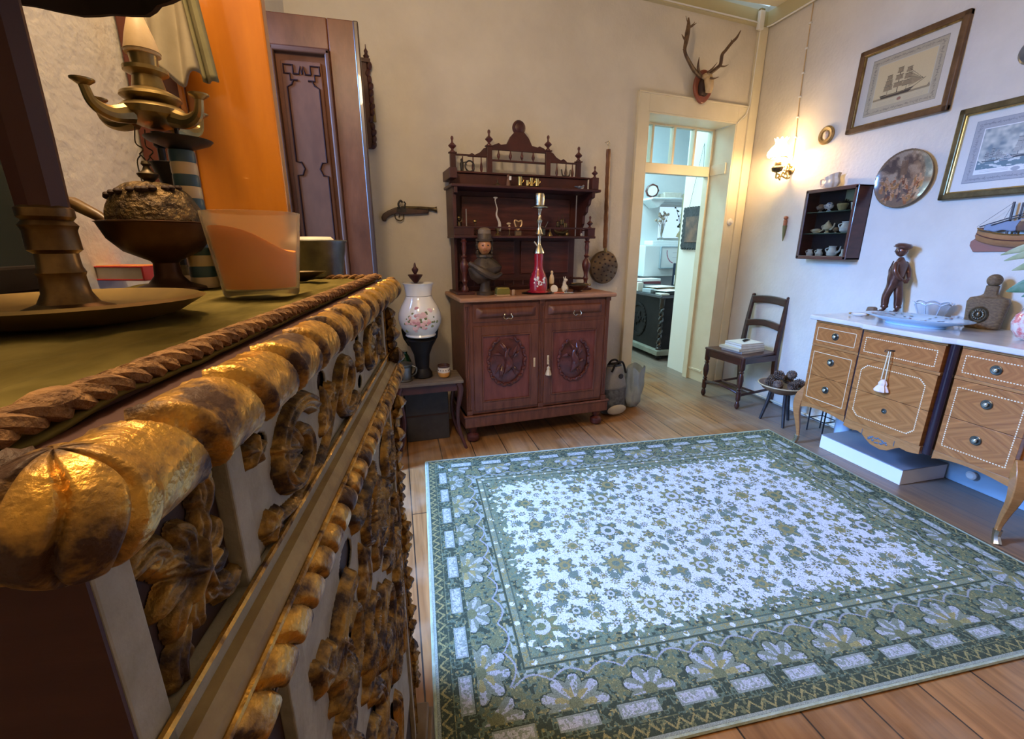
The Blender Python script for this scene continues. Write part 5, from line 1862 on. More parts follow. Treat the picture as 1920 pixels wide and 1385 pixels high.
# middle shelf
ZM = 1.362
p = onb(933, 440, .245, ZM)
t = thing('brass_cup_with_horn', 'small brass footed cup with a wavy white horn rising from it', 'cup', tuple(p), BA)
MB().lathe([(.022, 0), (.020, .004), (.008, .016), (.008, .026), (.018, .044), (.020, .056), (.017, .056), (.006, .03)], 20).build('cup', M_brass, t)
MB().tube(spl([(.010, 0, .03), (.014, 0, .08), (-.006, 0, .13), (-.002, 0, .17), (-.014, 0, .215), (-.012, 0, .235)], 6), [.014, .010, .006, .004, .003, .006], 8).ball((-.012, 0, .238), (.016, .008, .006), 8, 6).build('horn', mat('bone_white', (.52, .46, .38), .5), t)
p = onb(955, 440, .25, ZM)
t = thing('dancer_figurine', 'tiny white figurine on a thin stem on the middle shelf', 'figurine', tuple(p), BA)
MB().lathe([(.012, 0), (.010, .003), (.003, .008), (.003, .03), (.007, .04)], 10).build('stem', M_brass, t)
MB().ball((0, 0, .055), (.009, .008, .016)).ball((-.004, 0, .078), (.016, .008, .008)).build('figure', M_bone, t)
p = onb(971, 440, .24, ZM)
t = thing('miniature_harp', 'miniature golden harp on a small brown block', 'harp', tuple(p), BA)
MB().box(-.020, .020, -.016, .016, 0, .034).build('block', mat('block_brown', (.20, .13, .07), .5), t, bevel=.003)
b = MB().tube(spl([(0, 0, .034), (.012, 0, .05), (.026, 0, .072), (.024, 0, .098), (.004, 0, .092), (-.022, 0, .100), (-.020, 0, .07), (0, 0, .036)], 5), .0052, 8)
b.build('harp_frame', mat('pale_gold', (.62, .42, .22), .35, .4), t)
b = MB()
for k in range(5):
    b.tube([(-.014 + .008 * k, 0, .095), (-.006 + .006 * k, 0, .045 + .005 * k)], .0008, 4)
b.build('string', M_brass, t)
p = onb(1016, 440, .25, ZM)
t = thing('dark_watering_can', 'small dark lidded pot with upright spout behind the water pipe stem', 'pot', tuple(p), BA)
MB().lathe([(.018, 0), (.024, .006), (.024, .05), (.028, .054), (.012, .062), (.002, .064)], 16).build('body', mat('olive_pot', (.18, .16, .09), .4), t)
MB().tube([(.02, 0, .05), (.045, 0, .095)], .003, 6).tube([(-.024, 0, .045), (-.05, 0, .055)], .004, 6).build('spout', M_pewter, t)
p = onb(1031, 440, .235, ZM)
lathe_thing('brass_hand_bell', 'little brass hand bell on the middle shelf', 'bell', p, [(.019, 0), (.018, .004), (.012, .018), (.008, .028), (.003, .032), (.003, .045), (.005, .05), (.002, .054)], M_brass)
p = onb(1052, 436, .27, ZM)
t = thing('miniature_ship', 'dark metal miniature sailing ship on the middle shelf', 'ship model', tuple(p), BA)
b = MB().tube(spl([(-.055, 0, .045), (-.03, 0, .024), (.02, 0, .020), (.055, 0, .045)], 5), [.004, .014, .015, .004], 8)
b.box(-.02, .02, -.008, .008, 0, .02)
b.build('hull', M_dbrass, t)
b = MB()
for x, hh in ((-.025, .13), (.004, .15), (.03, .12)):
    b.tube([(x, 0, .03), (x, 0, hh)], .0018, 5)
b.tube([(-.05, 0, .05), (-.025, 0, .12), (.004, 0, .145), (.055, 0, .05)], .001, 4)
b.build('mast', M_dbrass, t)
b = MB()
for x, hh in ((-.025, .10), (.004, .115), (.03, .09)):
    b.grid(lambda u, v: (x - .015 + .03 * u, -.008 * math.sin(PI * u), hh - .04 * v), 6, 4)
b.build('sail', M_dbrass, t, solid=.0015)
p = onb(1063, 440, .235, ZM)
lathe_thing('tiny_brass_pot', 'tiny brass pot beside the dark miniature ship', 'pot', p, [(.009, 0), (.013, .008), (.012, .018), (.007, .024), (.010, .03)], M_brass, 12)
p = onb(1090, 441, .25, ZM)
tag(MB().ball((0, 0, .011), (.008, .008, .011)).build('white_egg', M_porc, None, loc=tuple(p)), 'tiny white egg at the right end of the middle shelf', 'egg')
p = onb(861, 436, .27, ZM)
t = thing('dark_dancer_statuette', 'small bronze statuette with raised arms at the left of the middle shelf', 'statuette', tuple(p), BA)
b = MB().lathe([(.022, 0), (.020, .012), (.008, .02)], 12)
b.tube([(0, 0, .02), (.002, 0, .06), (0, 0, .085)], [.007, .012, .008], 8).ball((0, 0, .1), .010).tube([(0, 0, .08), (-.02, -.004, .09), (-.026, 0, .115)], .004, 6).tube([(0, 0, .08), (.02, 0, .088), (.024, 0, .112)], .004, 6)
b.build('figure', M_dbrass, t)
MB().ball((0, 0, .112), (.012, .008, .007)).build('headdress', M_brass, t)
p = onb(875, 436, .26, ZM)
t = thing('slim_candlestick', 'slim dark candlestick with a thin grey taper on the middle shelf', 'candlestick', tuple(p), BA)
MB().lathe([(.018, 0), (.012, .008), (.005, .02), (.007, .05), (.010, .055)], 12).build('base', M_dbrass, t)
MB().tube([(0, 0, .055), (0, 0, .165)], .0035, 6).build('taper', mat('grey_wax', (.28, .26, .24), .5), t)
p = onb(891, 436, .26, ZM)
t = thing('flower_stem_ornament', 'little metal flower ornament on a stem on the middle shelf', 'ornament', tuple(p), BA)
MB().lathe([(.016, 0), (.010, .006), (.003, .012), (.003, .08)], 10).build('stem', M_dbrass, t)
MB().ball((0, 0, .09), (.014, .010, .010)).ball((.004, 0, .05), (.008, .006, .010)).build('bloom', M_brass, t)
# upper shelf
ZU = 1.668
t = thing('brass_cup_tray', 'round dark tray under the little brass cups on the upper shelf', 'tray', tuple(onb(988, 345, .225, ZU)), BA)
MB().lathe([(.085, 0), (.098, .004), (.100, .007), (.094, .006), (.080, .003), (.001, .003)], 36, sy=.36).build('plate', M_dbrass, t)
for u, hh, dY, lab in ((974.5, .058, .222, 'polished brass cup, leftmost on the upper shelf tray'), (988.6, .036, .212, 'small polished brass cup, second from the left on the tray'),
                       (996, .056, .235, 'polished brass beaker behind the small cup on the tray'), (1006.6, .050, .215, 'polished brass cup, rightmost on the upper shelf tray')):
    p = onb(u, 345, dY, ZU + .0075)
    t = thing('brass_cup', lab, 'cup', tuple(p), BA, 'brass cups on the upper shelf tray')
    MB().lathe([(hh * .20, 0), (hh * .26, .003), (hh * .24, hh * .6), (hh * .30, hh * .95), (hh * .25, hh * .95), (hh * .18, .006)], 16).build('body', M_bbrass, t)
    MB().tube(spl([(hh * .24, 0, hh * .75), (hh * .48, 0, hh * .6), (hh * .22, 0, hh * .25)], 4), .0022, 6).build('handle', M_bbrass, t)
p = onb(953, 343, .225, ZU)
t = thing('brown_girl_figurine', 'small brown figurine holding a pale card on the upper shelf', 'figurine', tuple(p), BA)
MB().lathe([(.015, 0), (.013, .02), (.010, .04), (.004, .05), (.009, .058), (.009, .068), (.003, .074)], 12).build('body', mat('brown_clay', (.16, .08, .05), .6), t)
MB().box(.002, .016, -.016, -.012, .038, .062).build('card', M_wpaper, t)
p = onb(933, 344, .215, ZU)
lathe_thing('small_metal_funnel', 'small upturned metal funnel at the left of the upper shelf', 'funnel', p, [(.026, 0), (.025, .004), (.010, .014), (.005, .02), (.004, .034), (.006, .038)], M_dbrass)
p = onb(1089, 350, .225, ZU)
t = thing('china_bird', 'blue and white china bird at the right end of the upper shelf', 'bird figurine', tuple(p), BA)
MB().ball((0, 0, .014), (.026, .012, .012)).ball((.020, 0, .024), .008).tube([(-.02, 0, .016), (-.048, 0, .020)], [.008, .003], 6).build('body', mat('blue_china', (.08, .11, .2), .2, color2=(.7, .7, .7), nscale=30, contrast=(.5, .56), coat=.5), t)
ZG = 1.757
p = onb(866, 318, .32, ZG)
t = thing('dark_horseman_ornament', 'dark metal figure on the left of the hutch gallery', 'ornament', tuple(p), BA)
MB().lathe([(.018, 0), (.010, .01), (.012, .05), (.007, .06), (.009, .072), (.002, .08)], 10).tube([(0, 0, .05), (.025, 0, .06), (.03, 0, .04)], .004, 6).build('body', M_iron, t)
p = onb(881, 318, .33, ZG)
t = thing('dark_ring_ornament', 'dark ring shaped ornament on the left of the hutch gallery', 'ornament', tuple(p), BA)
MB().tube([(.030 * math.cos(a * .3), 0, .038 + .032 * math.sin(a * .3)) for a in range(22)], .005, 8).box(-.02, .02, -.01, .01, 0, .008).build('ring', M_iron, t)
p = onb(1061, 332, .32, ZG)
t = thing('dark_anchor_ornament', 'dark forked metal ornament on the right of the hutch gallery', 'ornament', tuple(p), BA)
MB().tube([(0, 0, 0), (0, 0, .07)], .004, 6).tube(spl([(-.035, 0, .05), (-.025, 0, .012), (0, 0, .008), (.025, 0, .012), (.035, 0, .05)], 4), .005, 6).lathe([(.016, 0), (.008, .01)], 10).build('body', M_iron, t)

# ================================================================== THINGS ON THE BACK WALL
def wallp(u, v, off=0.0):
    return at_plane(u, v, B0 - bn * off, bn)


# bed warmer
t = thing('warming_pan', 'round brass warming pan with long turned handle hanging by the doorway', 'warming pan', tuple(bw(1.630, -.05, 1.130)), BROT)
MB().at(rot=(PI / 2, 0, 0)).lathe([(.118, -.035), (.128, -.02), (.130, 0), (.122, .012), (.110, .016), (.085, .018), (.07, .024), (.03, .028), (.001, .028)], 44).build('pan', mat('pan_brass', (.24, .15, .07), .4, .7, color2=(.09, .06, .04), nscale=9, bump=.15), t)
b = MB()
for rr, n_, o_ in ((.105, 14, 0), (.065, 8, .2), (.03, 5, .5)):
    for k in range(n_):
        a = o_ + k * 2 * PI / n_
        yy = -.018 if rr > .09 else (-.0255 if rr > .05 else -.029)
        b.ball((rr * math.cos(a), yy, rr * math.sin(a)), (.0100, .003, .0070), 8, 6)
b.build('piercing', M_recess, t)
b = MB()
b.tube([(0, -.012, .118), (-.004, -.010, .15)], .013, 10)
b.build('ferrule', M_brass, t)
b = MB()
zz = np.linspace(.15, .86, 60)
b.tube([(-.004 - .022 * (z - .15), -.006, z) for z in zz], [.016 * (1 + .16 * abs(math.sin(k * .42))) for k in range(60)], 10)
b.build('handle', mat('pan_handle_wood', (.14, .055, .02), .4, color2=(.20, .09, .04), nscale=20), t)
b = MB().tube([(-.020, -.006, .86), (-.021, -.006, .885)], .003, 6).tube([(-.021 + .010 * math.cos(a * .5), -.006, .895 + .010 * math.sin(a * .5)) for a in range(14)], .0022, 6)
b.tube([(-.021, .045, .915), (-.021, -.008, .915), (-.021, -.012, .905)], .003, 6)
b.build('hanging_ring', M_silver, t)

# flintlock
t = thing('flintlock_pistol', 'antique flintlock pistol mounted flat on the back wall', 'pistol', tuple(bw(.095, -.018, 1.512)), BROT)
t.scale = (1, 1, 1.2)
b = MB()
stock = [(-.155, -.050), (-.162, -.030), (-.150, -.012), (-.120, .004), (-.07, .022), (-.02, .026), (.02, .018), (.15, .014), (.15, -.004), (.04, -.012), (-.02, -.014), (-.06, -.010), (-.10, -.020), (-.125, -.034), (-.135, -.052)]
b.prism(stock, -.012, .012)
b.build('stock', mat('pistol_stock', (.045, .025, .02), .4, color2=(.08, .045, .035), nscale=16), t, bevel=.006, seg=3)
MB().tube([(-.03, 0, .020), (.10, 0, .022), (.17, 0, .020), (.195, 0, .018), (.205, 0, .018)], [.011, .0095, .009, .012, .016], 12).build('barrel', M_dbrass, t)
MB().tube(spl([(-.075, -.004, -.012), (-.070, -.006, -.036), (-.045, -.006, -.046), (-.022, -.004, -.036), (-.018, -.002, -.012)], 5), .0035, 8).tube([(-.045, -.003, -.012), (-.050, -.003, -.03)], .003, 6).build('trigger_guard', M_dbrass, t)
MB().box(-.06, .0, -.018, -.010, .0, .024).tube(spl([(-.045, -.02, .018), (-.05, -.022, .04), (-.035, -.022, .056), (-.022, -.02, .048)], 5), .006, 8).tube([(-.012, -.02, .02), (-.004, -.02, .044), (-.014, -.02, .052)], .005, 8).build('flint_lock', M_iron, t)

# stag head
t = thing('antler_trophy', 'pair of antlers with skull cap on a red brown wooden shield above the doorway', 'antlers', tuple(bw(2.445, -.034, 2.495)), BROT)
b = MB()
out = []
for k in range(40):
    a = k * 2 * PI / 40
    w_ = .093 * (1.0 if math.sin(a) > 0 else (1 - .25 * abs(math.sin(a)) ** 2))
    out.append((w_ * math.cos(a), .118 * math.sin(a) - .0))
b.prism(out, -.028, -.002)
b.build('shield', mat('shield_wood', (.20, .055, .03), .35, color2=(.28, .085, .045), nscale=8, coat=.3), t, bevel=.010, seg=3)
b = MB()
b.tube(spl([(0, -.05, .06), (0, -.075, .02), (0, -.085, -.03), (0, -.08, -.058)], 5), [.030, .036, .030, .022], 12)
b.ball((0, -.05, .055), (.045, .04, .03))
b.build('skull_cap', M_bone, t)
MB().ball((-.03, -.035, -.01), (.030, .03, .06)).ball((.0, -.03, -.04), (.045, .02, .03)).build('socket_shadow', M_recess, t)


def wl(u, v, off):
    q = wallp(u, v, off) - bw(2.445, -.034, 2.495)
    return (q.dot(bd), q.dot(bn), q.z)


offs = .16
Lb = [wl(1313, 143, .08), wl(1302, 132, .10), wl(1293, 117, .13), wl(1286, 103, offs), wl(1284, 92, offs), wl(1287, 76, offs), wl(1289, 62, offs), wl(1291, 48, offs), wl(1291, 33, offs)]
b = MB().tube(spl(Lb, 5), [.017, .015, .013, .011, .012, .016, .018, .014, .005], 9)
for st_, en, r in (((1285, 90), (1280, 93), .007), ((1286, 76), (1278, 64), .009), ((1290, 52), (1306, 43), .010), ((1291, 48), (1286, 30), .004), ((1296, 48), (1303, 41), .005)):
    b.tube(spl([wl(*st_, offs), wl((st_[0] + en[0]) / 2, (st_[1] + en[1]) / 2 + 1, offs + .01), wl(*en, offs + .015)], 4), [r, r * .7, .0015], 7)
b.tube(spl([wl(1311, 138, .09), wl(1309, 124, .13), wl(1311, 107, .16)], 4), [.011, .009, .002], 8)
b.build('left_antler', M_antler, t)
Rb = [wl(1322, 143, .08), wl(1330, 138, .10), wl(1345, 127, .13), wl(1351, 120, .14), wl(1354, 103, offs), wl(1361, 94, offs), wl(1372, 80, offs), wl(1381, 71, offs), wl(1389, 57, offs)]
b = MB().tube(spl(Rb, 5), [.017, .015, .013, .013, .012, .011, .011, .009, .003], 9)
for st_, en, r in (((1351, 124), (1366, 121), .007), ((1372, 80), (1371, 74), .006), ((1331, 146), (1348, 144), .008), ((1326, 136), (1345, 117), .008)):
    b.tube(spl([wl(*st_, .14), wl((st_[0] + en[0]) / 2, (st_[1] + en[1]) / 2 + 2, .16), wl(*en, .18)], 4), [r, r * .7, .0015], 7)
b.build('right_antler', M_antler, t)

# carved wooden wall clock, mostly behind the brown leaf
t = thing('carved_wall_bracket', 'carved dark wooden wall ornament with finial half hidden behind the brown door leaf', 'wall ornament', tuple(bw(-.115, 0, 2.13)), BROT)
b = MB()
b.box(-.06, .03, -.035, 0, -.25, .22)
b.build('back_plate', M_hutch, t, smooth=False, bevel=.004)
b = MB()
rs = random.Random(6)
for k in range(13):
    z = .20 - k * .036
    b.at((.036 + rs.uniform(-.008, .012), -.03, z), (rs.uniform(-.3, .3), rs.uniform(-.2, .6), 0))
    b.ball((0, 0, 0), (.016, .016, .024), 8, 6)
b.at()
b.box(-.06, .05, -.045, 0, .215, .235)
b.build('carved_edge', M_hutch, t)
MB().lathe([(.012, .235), (.018, .25), (.008, .262), (.012, .275), (.003, .29), (.002, .31)], 12, (.03, -.03, 0)).build('finial', M_hutch, t)
MB().tube([(.045, -.03, .07), (.052, -.03, -.10)], .010, 8).build('yellow_edge', mat('old_gold_paint', (.30, .22, .06), .5, color2=(.12, .07, .03), nscale=30), t)

# ================================================================== STOOL AND ITS THINGS
SO = Vector((-.06, 2.62, 0))
sx_ = Vector((math.cos(R(4)), math.sin(R(4)), 0))
t = thing('low_wooden_stand', 'low grey brown wooden stand with splayed curved legs', 'stand', (.165, 2.79, 0), R(3))
M_grey = mat('dusty_grey_wood', (.115, .085, .065), .6, color2=(.18, .14, .10), nscale=6, stretch=(1, 6, 1))
MB().box(-.215, .205, -.12, .14, .455, .475).build('top', M_grey, t, smooth=False, bevel=.004)
for x, y in ((-.19, -.10), (.175, -.10), (-.19, .12), (.175, .12)):
    s = 1 if x > 0 else -1
    b = MB().tube(spl([(x, y, .455), (x + s * .012, y, .40), (x - s * .012, y, .25), (x - s * .002, y, .12), (x + s * .035, y - .02, 0)], 6), [.020, .019, .012, .012, .010], 8)
    b.build('curved_leg', M_hutch, t)
MB().box(-.18, .165, -.095, -.085, .40, .455).build('apron', M_hutch, t, smooth=False)
cr = thing('dark_wooden_crate', 'dark wooden crate standing under the low stand', 'crate', (.15, 2.93, 0), R(3))
MB().box(-.15, .14, -.06, .12, 0, .37).build('body', mat('crate_wood', (.030, .026, .026), .6, color2=(.05, .045, .045), nscale=8), cr, smooth=False, bevel=.004)
MB().box(-.152, .142, -.064, -.06, .18, .19).build('seam', M_recess, cr, smooth=False)
# porcelain lamp font on its holder; black colour stands for the shadow below it
p = Vector((.130, 2.80, 0))
t = thing('porcelain_flower_vase', 'white porcelain vase with pink flower painting on a wooden holder blackened for shade', 'vase', (p.x, p.y, .476))
M_vase = mat('vase_porcelain', (.74, .70, .62), .14, coat=.5)
MB().lathe([(.050, 0), (.062, .006), (.060, .03), (.042, .06), (.050, .15), (.070, .20), (.095, .25), (.060, .285)], 28, (0, .02, 0)).build('holder', M_black, t)
vp = [(.088, .275), (.093, .282), (.088, .292), (.105, .315), (.124, .350), (.130, .385), (.125, .425), (.108, .465), (.088, .500), (.078, .522), (.076, .532), (.080, .560), (.086, .590), (.094, .602), (.088, .604), (.078, .585)]
MB().lathe([(r * 1.02, z) for r, z in vp], 48, close=False).build('body', M_vase, t)
b = MB().tube([(.0785 * math.cos(a * .2), .0785 * math.sin(a * .2), .527) for a in range(33)], .0015, 5)
b.build('rim_line', M_pewter, t)
cols = [mat('rose_pink', (.55, .25, .26), .4), mat('leaf_olive', (.16, .17, .07), .5), mat('petal_blush', (.68, .42, .38), .4)]
b = MB()
rs = random.Random(12)


def vr(z):
    return float(np.interp(z, [q[1] for q in vp[2:12]], [q[0] * 1.02 for q in vp[2:12]]))


for k in range(70):
    b.cur = rs.choice((0, 1, 1, 2, 2))
    a = R(-92) + rs.gauss(0, .38)
    z = .385 + rs.gauss(0, .032)
    z = min(max(z, .31), .48)
    r = vr(z)
    sz = rs.uniform(.009, .020) if b.cur != 1 else rs.uniform(.006, .012)
    b.ball((r * math.cos(a), r * math.sin(a), z), (sz, .0022, sz * .8), 7, 5)
b.build('painted_flowers', cols, t)
MB().lathe([(.010, .60), (.038, .636), (.046, .650), (.040, .652), (.014, .648), (.008, .655), (.018, .672), (.020, .684), (.008, .698), (.006, .712), (.003, .722)], 20, (-.012, .03, 0)).build('wooden_knob', M_hutch, t)
MB().ball((0, .075, .30), (.118, .02, .14)).build('dark_back', M_black, t)  # black ellipsoid added for the dark area behind the vase
p = at_z(768, 700, .476)
t = thing('pewter_mug', 'pewter lidded mug standing at the left of the low stand', 'mug', (.012, 2.760, .476))
MB().lathe([(.050, 0), (.052, .006), (.044, .012), (.046, .09), (.052, .096), (.056, .108), (.050, .112), (.030, .118)], 28).build('body', M_pewter, t)
MB().tube(spl([(.04, -.01, .10), (.075, -.02, .085), (.07, -.02, .05), (.045, -.01, .03)], 5), .005, 8).build('handle', M_pewter, t)
t = thing('green_bottle', 'round dark green ribbed bottle behind the pewter mug', 'bottle', (.020, 2.892, .476))
MB().lathe([(.035, 0), (.045, .015), (.050, .06), (.042, .10), (.030, .13), (.020, .145), (.022, .16)], 28, flute=14, fd=.015).build('body', mat('dark_green_glass', (.006, .035, .02), .06, coat=1.0), t)
t = thing('striped_ceramic_pot', 'small ceramic pot with orange base, cream band and dark rim', 'pot', (.262, 2.775, .476))
cs = [mat('orange_glaze', (.55, .24, .05), .3), mat('cream_band', (.62, .52, .40), .3), mat('brown_rim', (.07, .03, .02), .35)]
MB().lathe([(.024, 0), (.034, .008), (.039, .030), (.039, .036)], 28, close=False).build('orange_base', cs[0], t)
MB().lathe([(.039, .036), (.0395, .040), (.037, .066), (.035, .068)], 28, close=False).build('cream_band', cs[1], t)
MB().lathe([(.0355, .068), (.038, .070), (.040, .082), (.037, .083), (.030, .05), (.001, .04)], 28, close=False).build('brown_rim', cs[2], t)
b = MB()
for k in range(14):
    a = k * 2 * PI / 14
    b.ball((.0388 * math.cos(a), .0388 * math.sin(a), .052), (.003, .003, .005), 6, 4)
b.build('dot_band', cs[2], t)

# ================================================================== BAG by the buffet
t = thing('fabric_handbag', 'grey handbag with black looped handles and white clasps beside the buffet', 'handbag', (1.612, 3.03, 0), R(10))
M_bag = mat('grey_leather', (.20, .20, .195), .6, color2=(.30, .30, .29), nscale=6, bump=.2)
M_bagd = mat('dark_scaled_leather', (.045, .05, .055), .5, color2=(.14, .15, .16), nscale=30, bump=.3)


def bagf(u, v):
    a = u * 2 * PI
    r = np.interp(v, [0, .1, .5, .8, 1], [.09, .115, .11, .085, .06])
    return (r * math.cos(a) * (1 + .05 * math.sin(3 * a + v * 5)), r * .62 * math.sin(a), .40 * v + .01)


MB().grid(bagf, 36, 18, closed_u=True).add([bagf(k / 36, 0) for k in range(36)], [tuple(range(36))]).build('body', M_bagd, t)
MB().grid(lambda u, v: (lambda q: (q[0] * 1.04, q[1] * 1.06, q[2]))(bagf(u * .5 + .5, .52 + .44 * v)), 24, 10).build('flap', M_bag, t, solid=.005)
b = MB()
for y in (-.05, .02):
    b.tube(spl([(-.06, y, .36), (-.03, y - .01, .43), (.03, y - .01, .43), (.075, y, .34)], 6), .008, 8)
b.build('strap', M_black, t)
MB().at((-.0, -.088, .33), (PI / 2, 0, 0)).lathe([(.020, -.004), (.020, .004), (.014, .006)], 16).build('clasp', M_iron, t)
MB().ball((-.02, -.09, .06), (.09, .015, .04)).build('pale_pouch', mat('pale_pouch', (.42, .38, .30), .7), t)
t = thing('plastic_carrier_bag', 'crumpled translucent blue grey plastic bag beside the handbag', 'plastic bag', (1.83, 3.12, 0), R(15))
M_pl = mat('thin_plastic', (.34, .42, .46), .35, trans=.0, alpha=.88, coat=.4, color2=(.26, .33, .38), nscale=8, bump=.5, bscale=14)


def plf(u, v):
    a = u * 2 * PI
    r = np.interp(v, [0, .15, .6, 1], [.05, .085, .10, .10])
    k = 1 + .10 * math.sin(a * 5 + v * 7) + .05 * math.sin(a * 11)
    z = .30 * v + .012
    if v > .75:
        z += .05 * abs(math.sin(a * 2))
    return (r * k * math.cos(a), r * .75 * k * math.sin(a), z)


MB().grid(plf, 60, 22, closed_u=True).add([plf(k / 60, 0) for k in range(60)], [tuple(range(60))]).build('bag_body', M_pl, t)

# ================================================================== MARQUETRY CHEST with marble top
XF = 2.55
CO = Vector((XF, 2.19, 0))
RC = -PI / 2


def cf(X, Y, Z=0.0):
    """chest frame: X along the front from its far end, Y into the carcass (towards the wall)"""
    return Vector((XF + Y, 2.19 - X, Z))


def rw(u, v, off=0.0):
    """pixel -> point on the plane parallel to the right wall, off metres in front of it"""
    return at_plane(u, v, (XR - off, 0, 0), Vector((1, 0, 0)))


M_ven_edge = mat('kingwood_banding', (.31, .13, .036), .32, color2=(.40, .18, .056), nscale=14, stretch=(1, 1, 6), coat=.25)
M_dark_str = mat('ebonised_moulding', (.018, .012, .020), .22, coat=.5)
M_inlay = mat('pale_inlay', (.78, .66, .42), .4)
M_marble = mat('pale_marble', (.62, .60, .56), .14, color2=(.50, .47, .46), nscale=5, detail=8, contrast=(.4, .7), coat=.3)
V1 = veneer('veneer_small', (.25, .085, .020), (.43, .170, .045), 14, sc=(1.0, .5))
V2 = veneer('veneer_diamond', (.22, .075, .017), (.43, .175, .046), 13, sc=(.8, 1))
V3 = veneer('veneer_centre', (.23, .082, .018), (.46, .195, .054), 11, sc=(.9, .8))
t = thing('marquetry_chest', 'light marquetry chest with marble top, dotted inlay and cabriole legs against the right wall', 'chest', tuple(CO), RC)
SEC = ((.000, .300, .0), (.318, .720, -.022), (.765, 1.060, .0))
b = MB()
b.box(.0, 1.062, .03, .50, .300, .850)
b.build('carcass', M_ven_edge, t, smooth=False, bevel=.004)
# marble
out = [(-.03, -.032), (.29, -.034), (.33, -.058), (.71, -.058), (.755, -.034), (1.095, -.032), (1.095, .505), (-.03, .505)]
b = MB()
b.m = Matrix(((1, 0, 0, 0), (0, 0, 1, 0), (0, 1, 0, 0), (0, 0, 0, 1)))
b.prism(out, .852, .880)
b.build('marble_top', M_marble, t, smooth=False, bevel=.008, seg=3)


def inlay_rect(b, x0, x1, z0, z1, y, dotted, step=.0105, cut=0.0, w=.0022):
    if cut:
        P = [(x0 + cut, z0), (x1 - cut, z0), (x1 - cut, z0 + cut), (x1, z0 + cut), (x1, z1 - cut), (x1 - cut, z1 - cut), (x1 - cut, z1), (x0 + cut, z1), (x0 + cut, z1 - cut), (x0, z1 - cut), (x0, z0 + cut), (x0 + cut, z0 + cut)]
        P = [(x0 + cut, z0), (x1 - cut, z0), (x1, z0 + cut), (x1, z1 - cut), (x1 - cut, z1), (x0 + cut, z1), (x0, z1 - cut), (x0, z0 + cut)]
    else:
        P = [(x0, z0), (x1, z0), (x1, z1), (x0, z1)]
    for i in range(len(P)):
        (ax, az), (bx, bz) = P[i], P[(i + 1) % len(P)]
        L = math.hypot(bx - ax, bz - az)
        if dotted:
            n = max(1, int(L / step))
            for k in range(n):
                u = (k + .25) / n
                px, pz = ax + (bx - ax) * u, az + (bz - az) * u
                h = step * .30
                b.box(px - h if abs(bx - ax) > 1e-6 else px - w, px + h if abs(bx - ax) > 1e-6 else px + w, y - .0012, y, pz - h if abs(bz - az) > 1e-6 else pz - w, pz + h if abs(bz - az) > 1e-6 else pz + w)
        else:
            b.tube([(ax, y - .0002, az), (bx, y - .0002, bz)], w * .8, 4)


M_pull = mat('dark_silver_pull', (.13, .14, .12), .3, .9)


def ring_pull(parent, x, y, z):
    o = MB().at((x, y, z), (PI / 2, 0, 0)).lathe([(.001, -.001), (.021, -.001), (.022, .004), (.019, .006), (.012, .005)], 24).lathe([(.012, .004), (.011, .012), (.006, .016), (.001, .017)], 20).build('knob', M_pull, parent)
    MB().at((x, y, z), (PI / 2, 0, 0)).lathe([(.010, .0115), (.0085, .0150), (.004, .0172), (.001, .018)], 20).build('pearl', mat('pale_green_knob', (.50, .52, .40), .12, .6, coat=.5) if 'pale_green_knob' not in bpy.data.materials else bpy.data.materials['pale_green_knob'], o)
    return o


for si, (x0, x1, yo) in enumerate(SEC):
    cx = (x0 + x1) / 2
    dotted = si > 0
    # drawer rails of this section
    for a_, c_ in ((.690, .705), (.838, .852), (.300, .315)):
        MB().box(x0, x1, yo - .004, .06, a_, c_).build('rail', M_ven_edge, t, smooth=False, bevel=.002)
    d = MB().box(x0 + .004, x1 - .004, yo - .008, .05, .706, .837).build('top_drawer', V1, t, smooth=False, bevel=.002)
    b = MB()
    inlay_rect(b, x0 + .026, x1 - .030, .728, .808, yo - .008, dotted)
    b.build('inlay', M_inlay, d, smooth=False)
    if si != 1:
        ring_pull(d, cx - .003, yo - .008, .769)
    # two deep drawers read as one panel: upper and lower halves
    for hi, (z0_, z1_) in enumerate(((.506, .689), (.316, .504))):
        d2 = MB().box(x0 + .004, x1 - .004, yo - .008, .05, z0_, z1_).build('drawer', None or V2 if si != 1 else V3, t, smooth=False, bevel=.0015)
        if si != 1:
            ring_pull(d2, cx, yo - .008, .609 if hi == 0 else .433)
        elif hi == 1:
            MB().at((cx, yo - .008, .433), (PI / 2, 0, 0)).lathe([(.001, -.001), (.013, -.001), (.014, .002), (.004, .0035), (.001, .002)], 16).build('keyhole_plate', M_pull, d2)
        # half of the big frame of inlay
        b = MB()
        xa, xb = (x0 + .028, x1 - .026) if si != 1 else (x0 + .036, x1 - .044)
        zt, zb = .655, .356
        cut = .030 if si == 1 else 0
        tmp = MB()
        inlay_rect(tmp, xa, xb, zb, zt, yo - .0082, dotted, cut=cut)
        keep = MB()
        for f in tmp.f:
            zc = sum(tmp.v[i][2] for i in f) / len(f)
            if (zc >= .505) == (hi == 0) or not dotted:
                keep.add([tmp.v[i] for i in f], [tuple(range(len(f)))])
        if dotted or hi == 0:
            keep.build('inlay', M_inlay, d2, smooth=False)
# dark vertical mouldings between the sections
for x0, x1 in ((.300, .316), (.722, .763)):
    b = MB().tube([((x0 + x1) / 2, -.006, .285), ((x0 + x1) / 2, -.006, .851)], (x1 - x0) / 2, 12)
    b.build('ebonised_column', M_dark_str, t)
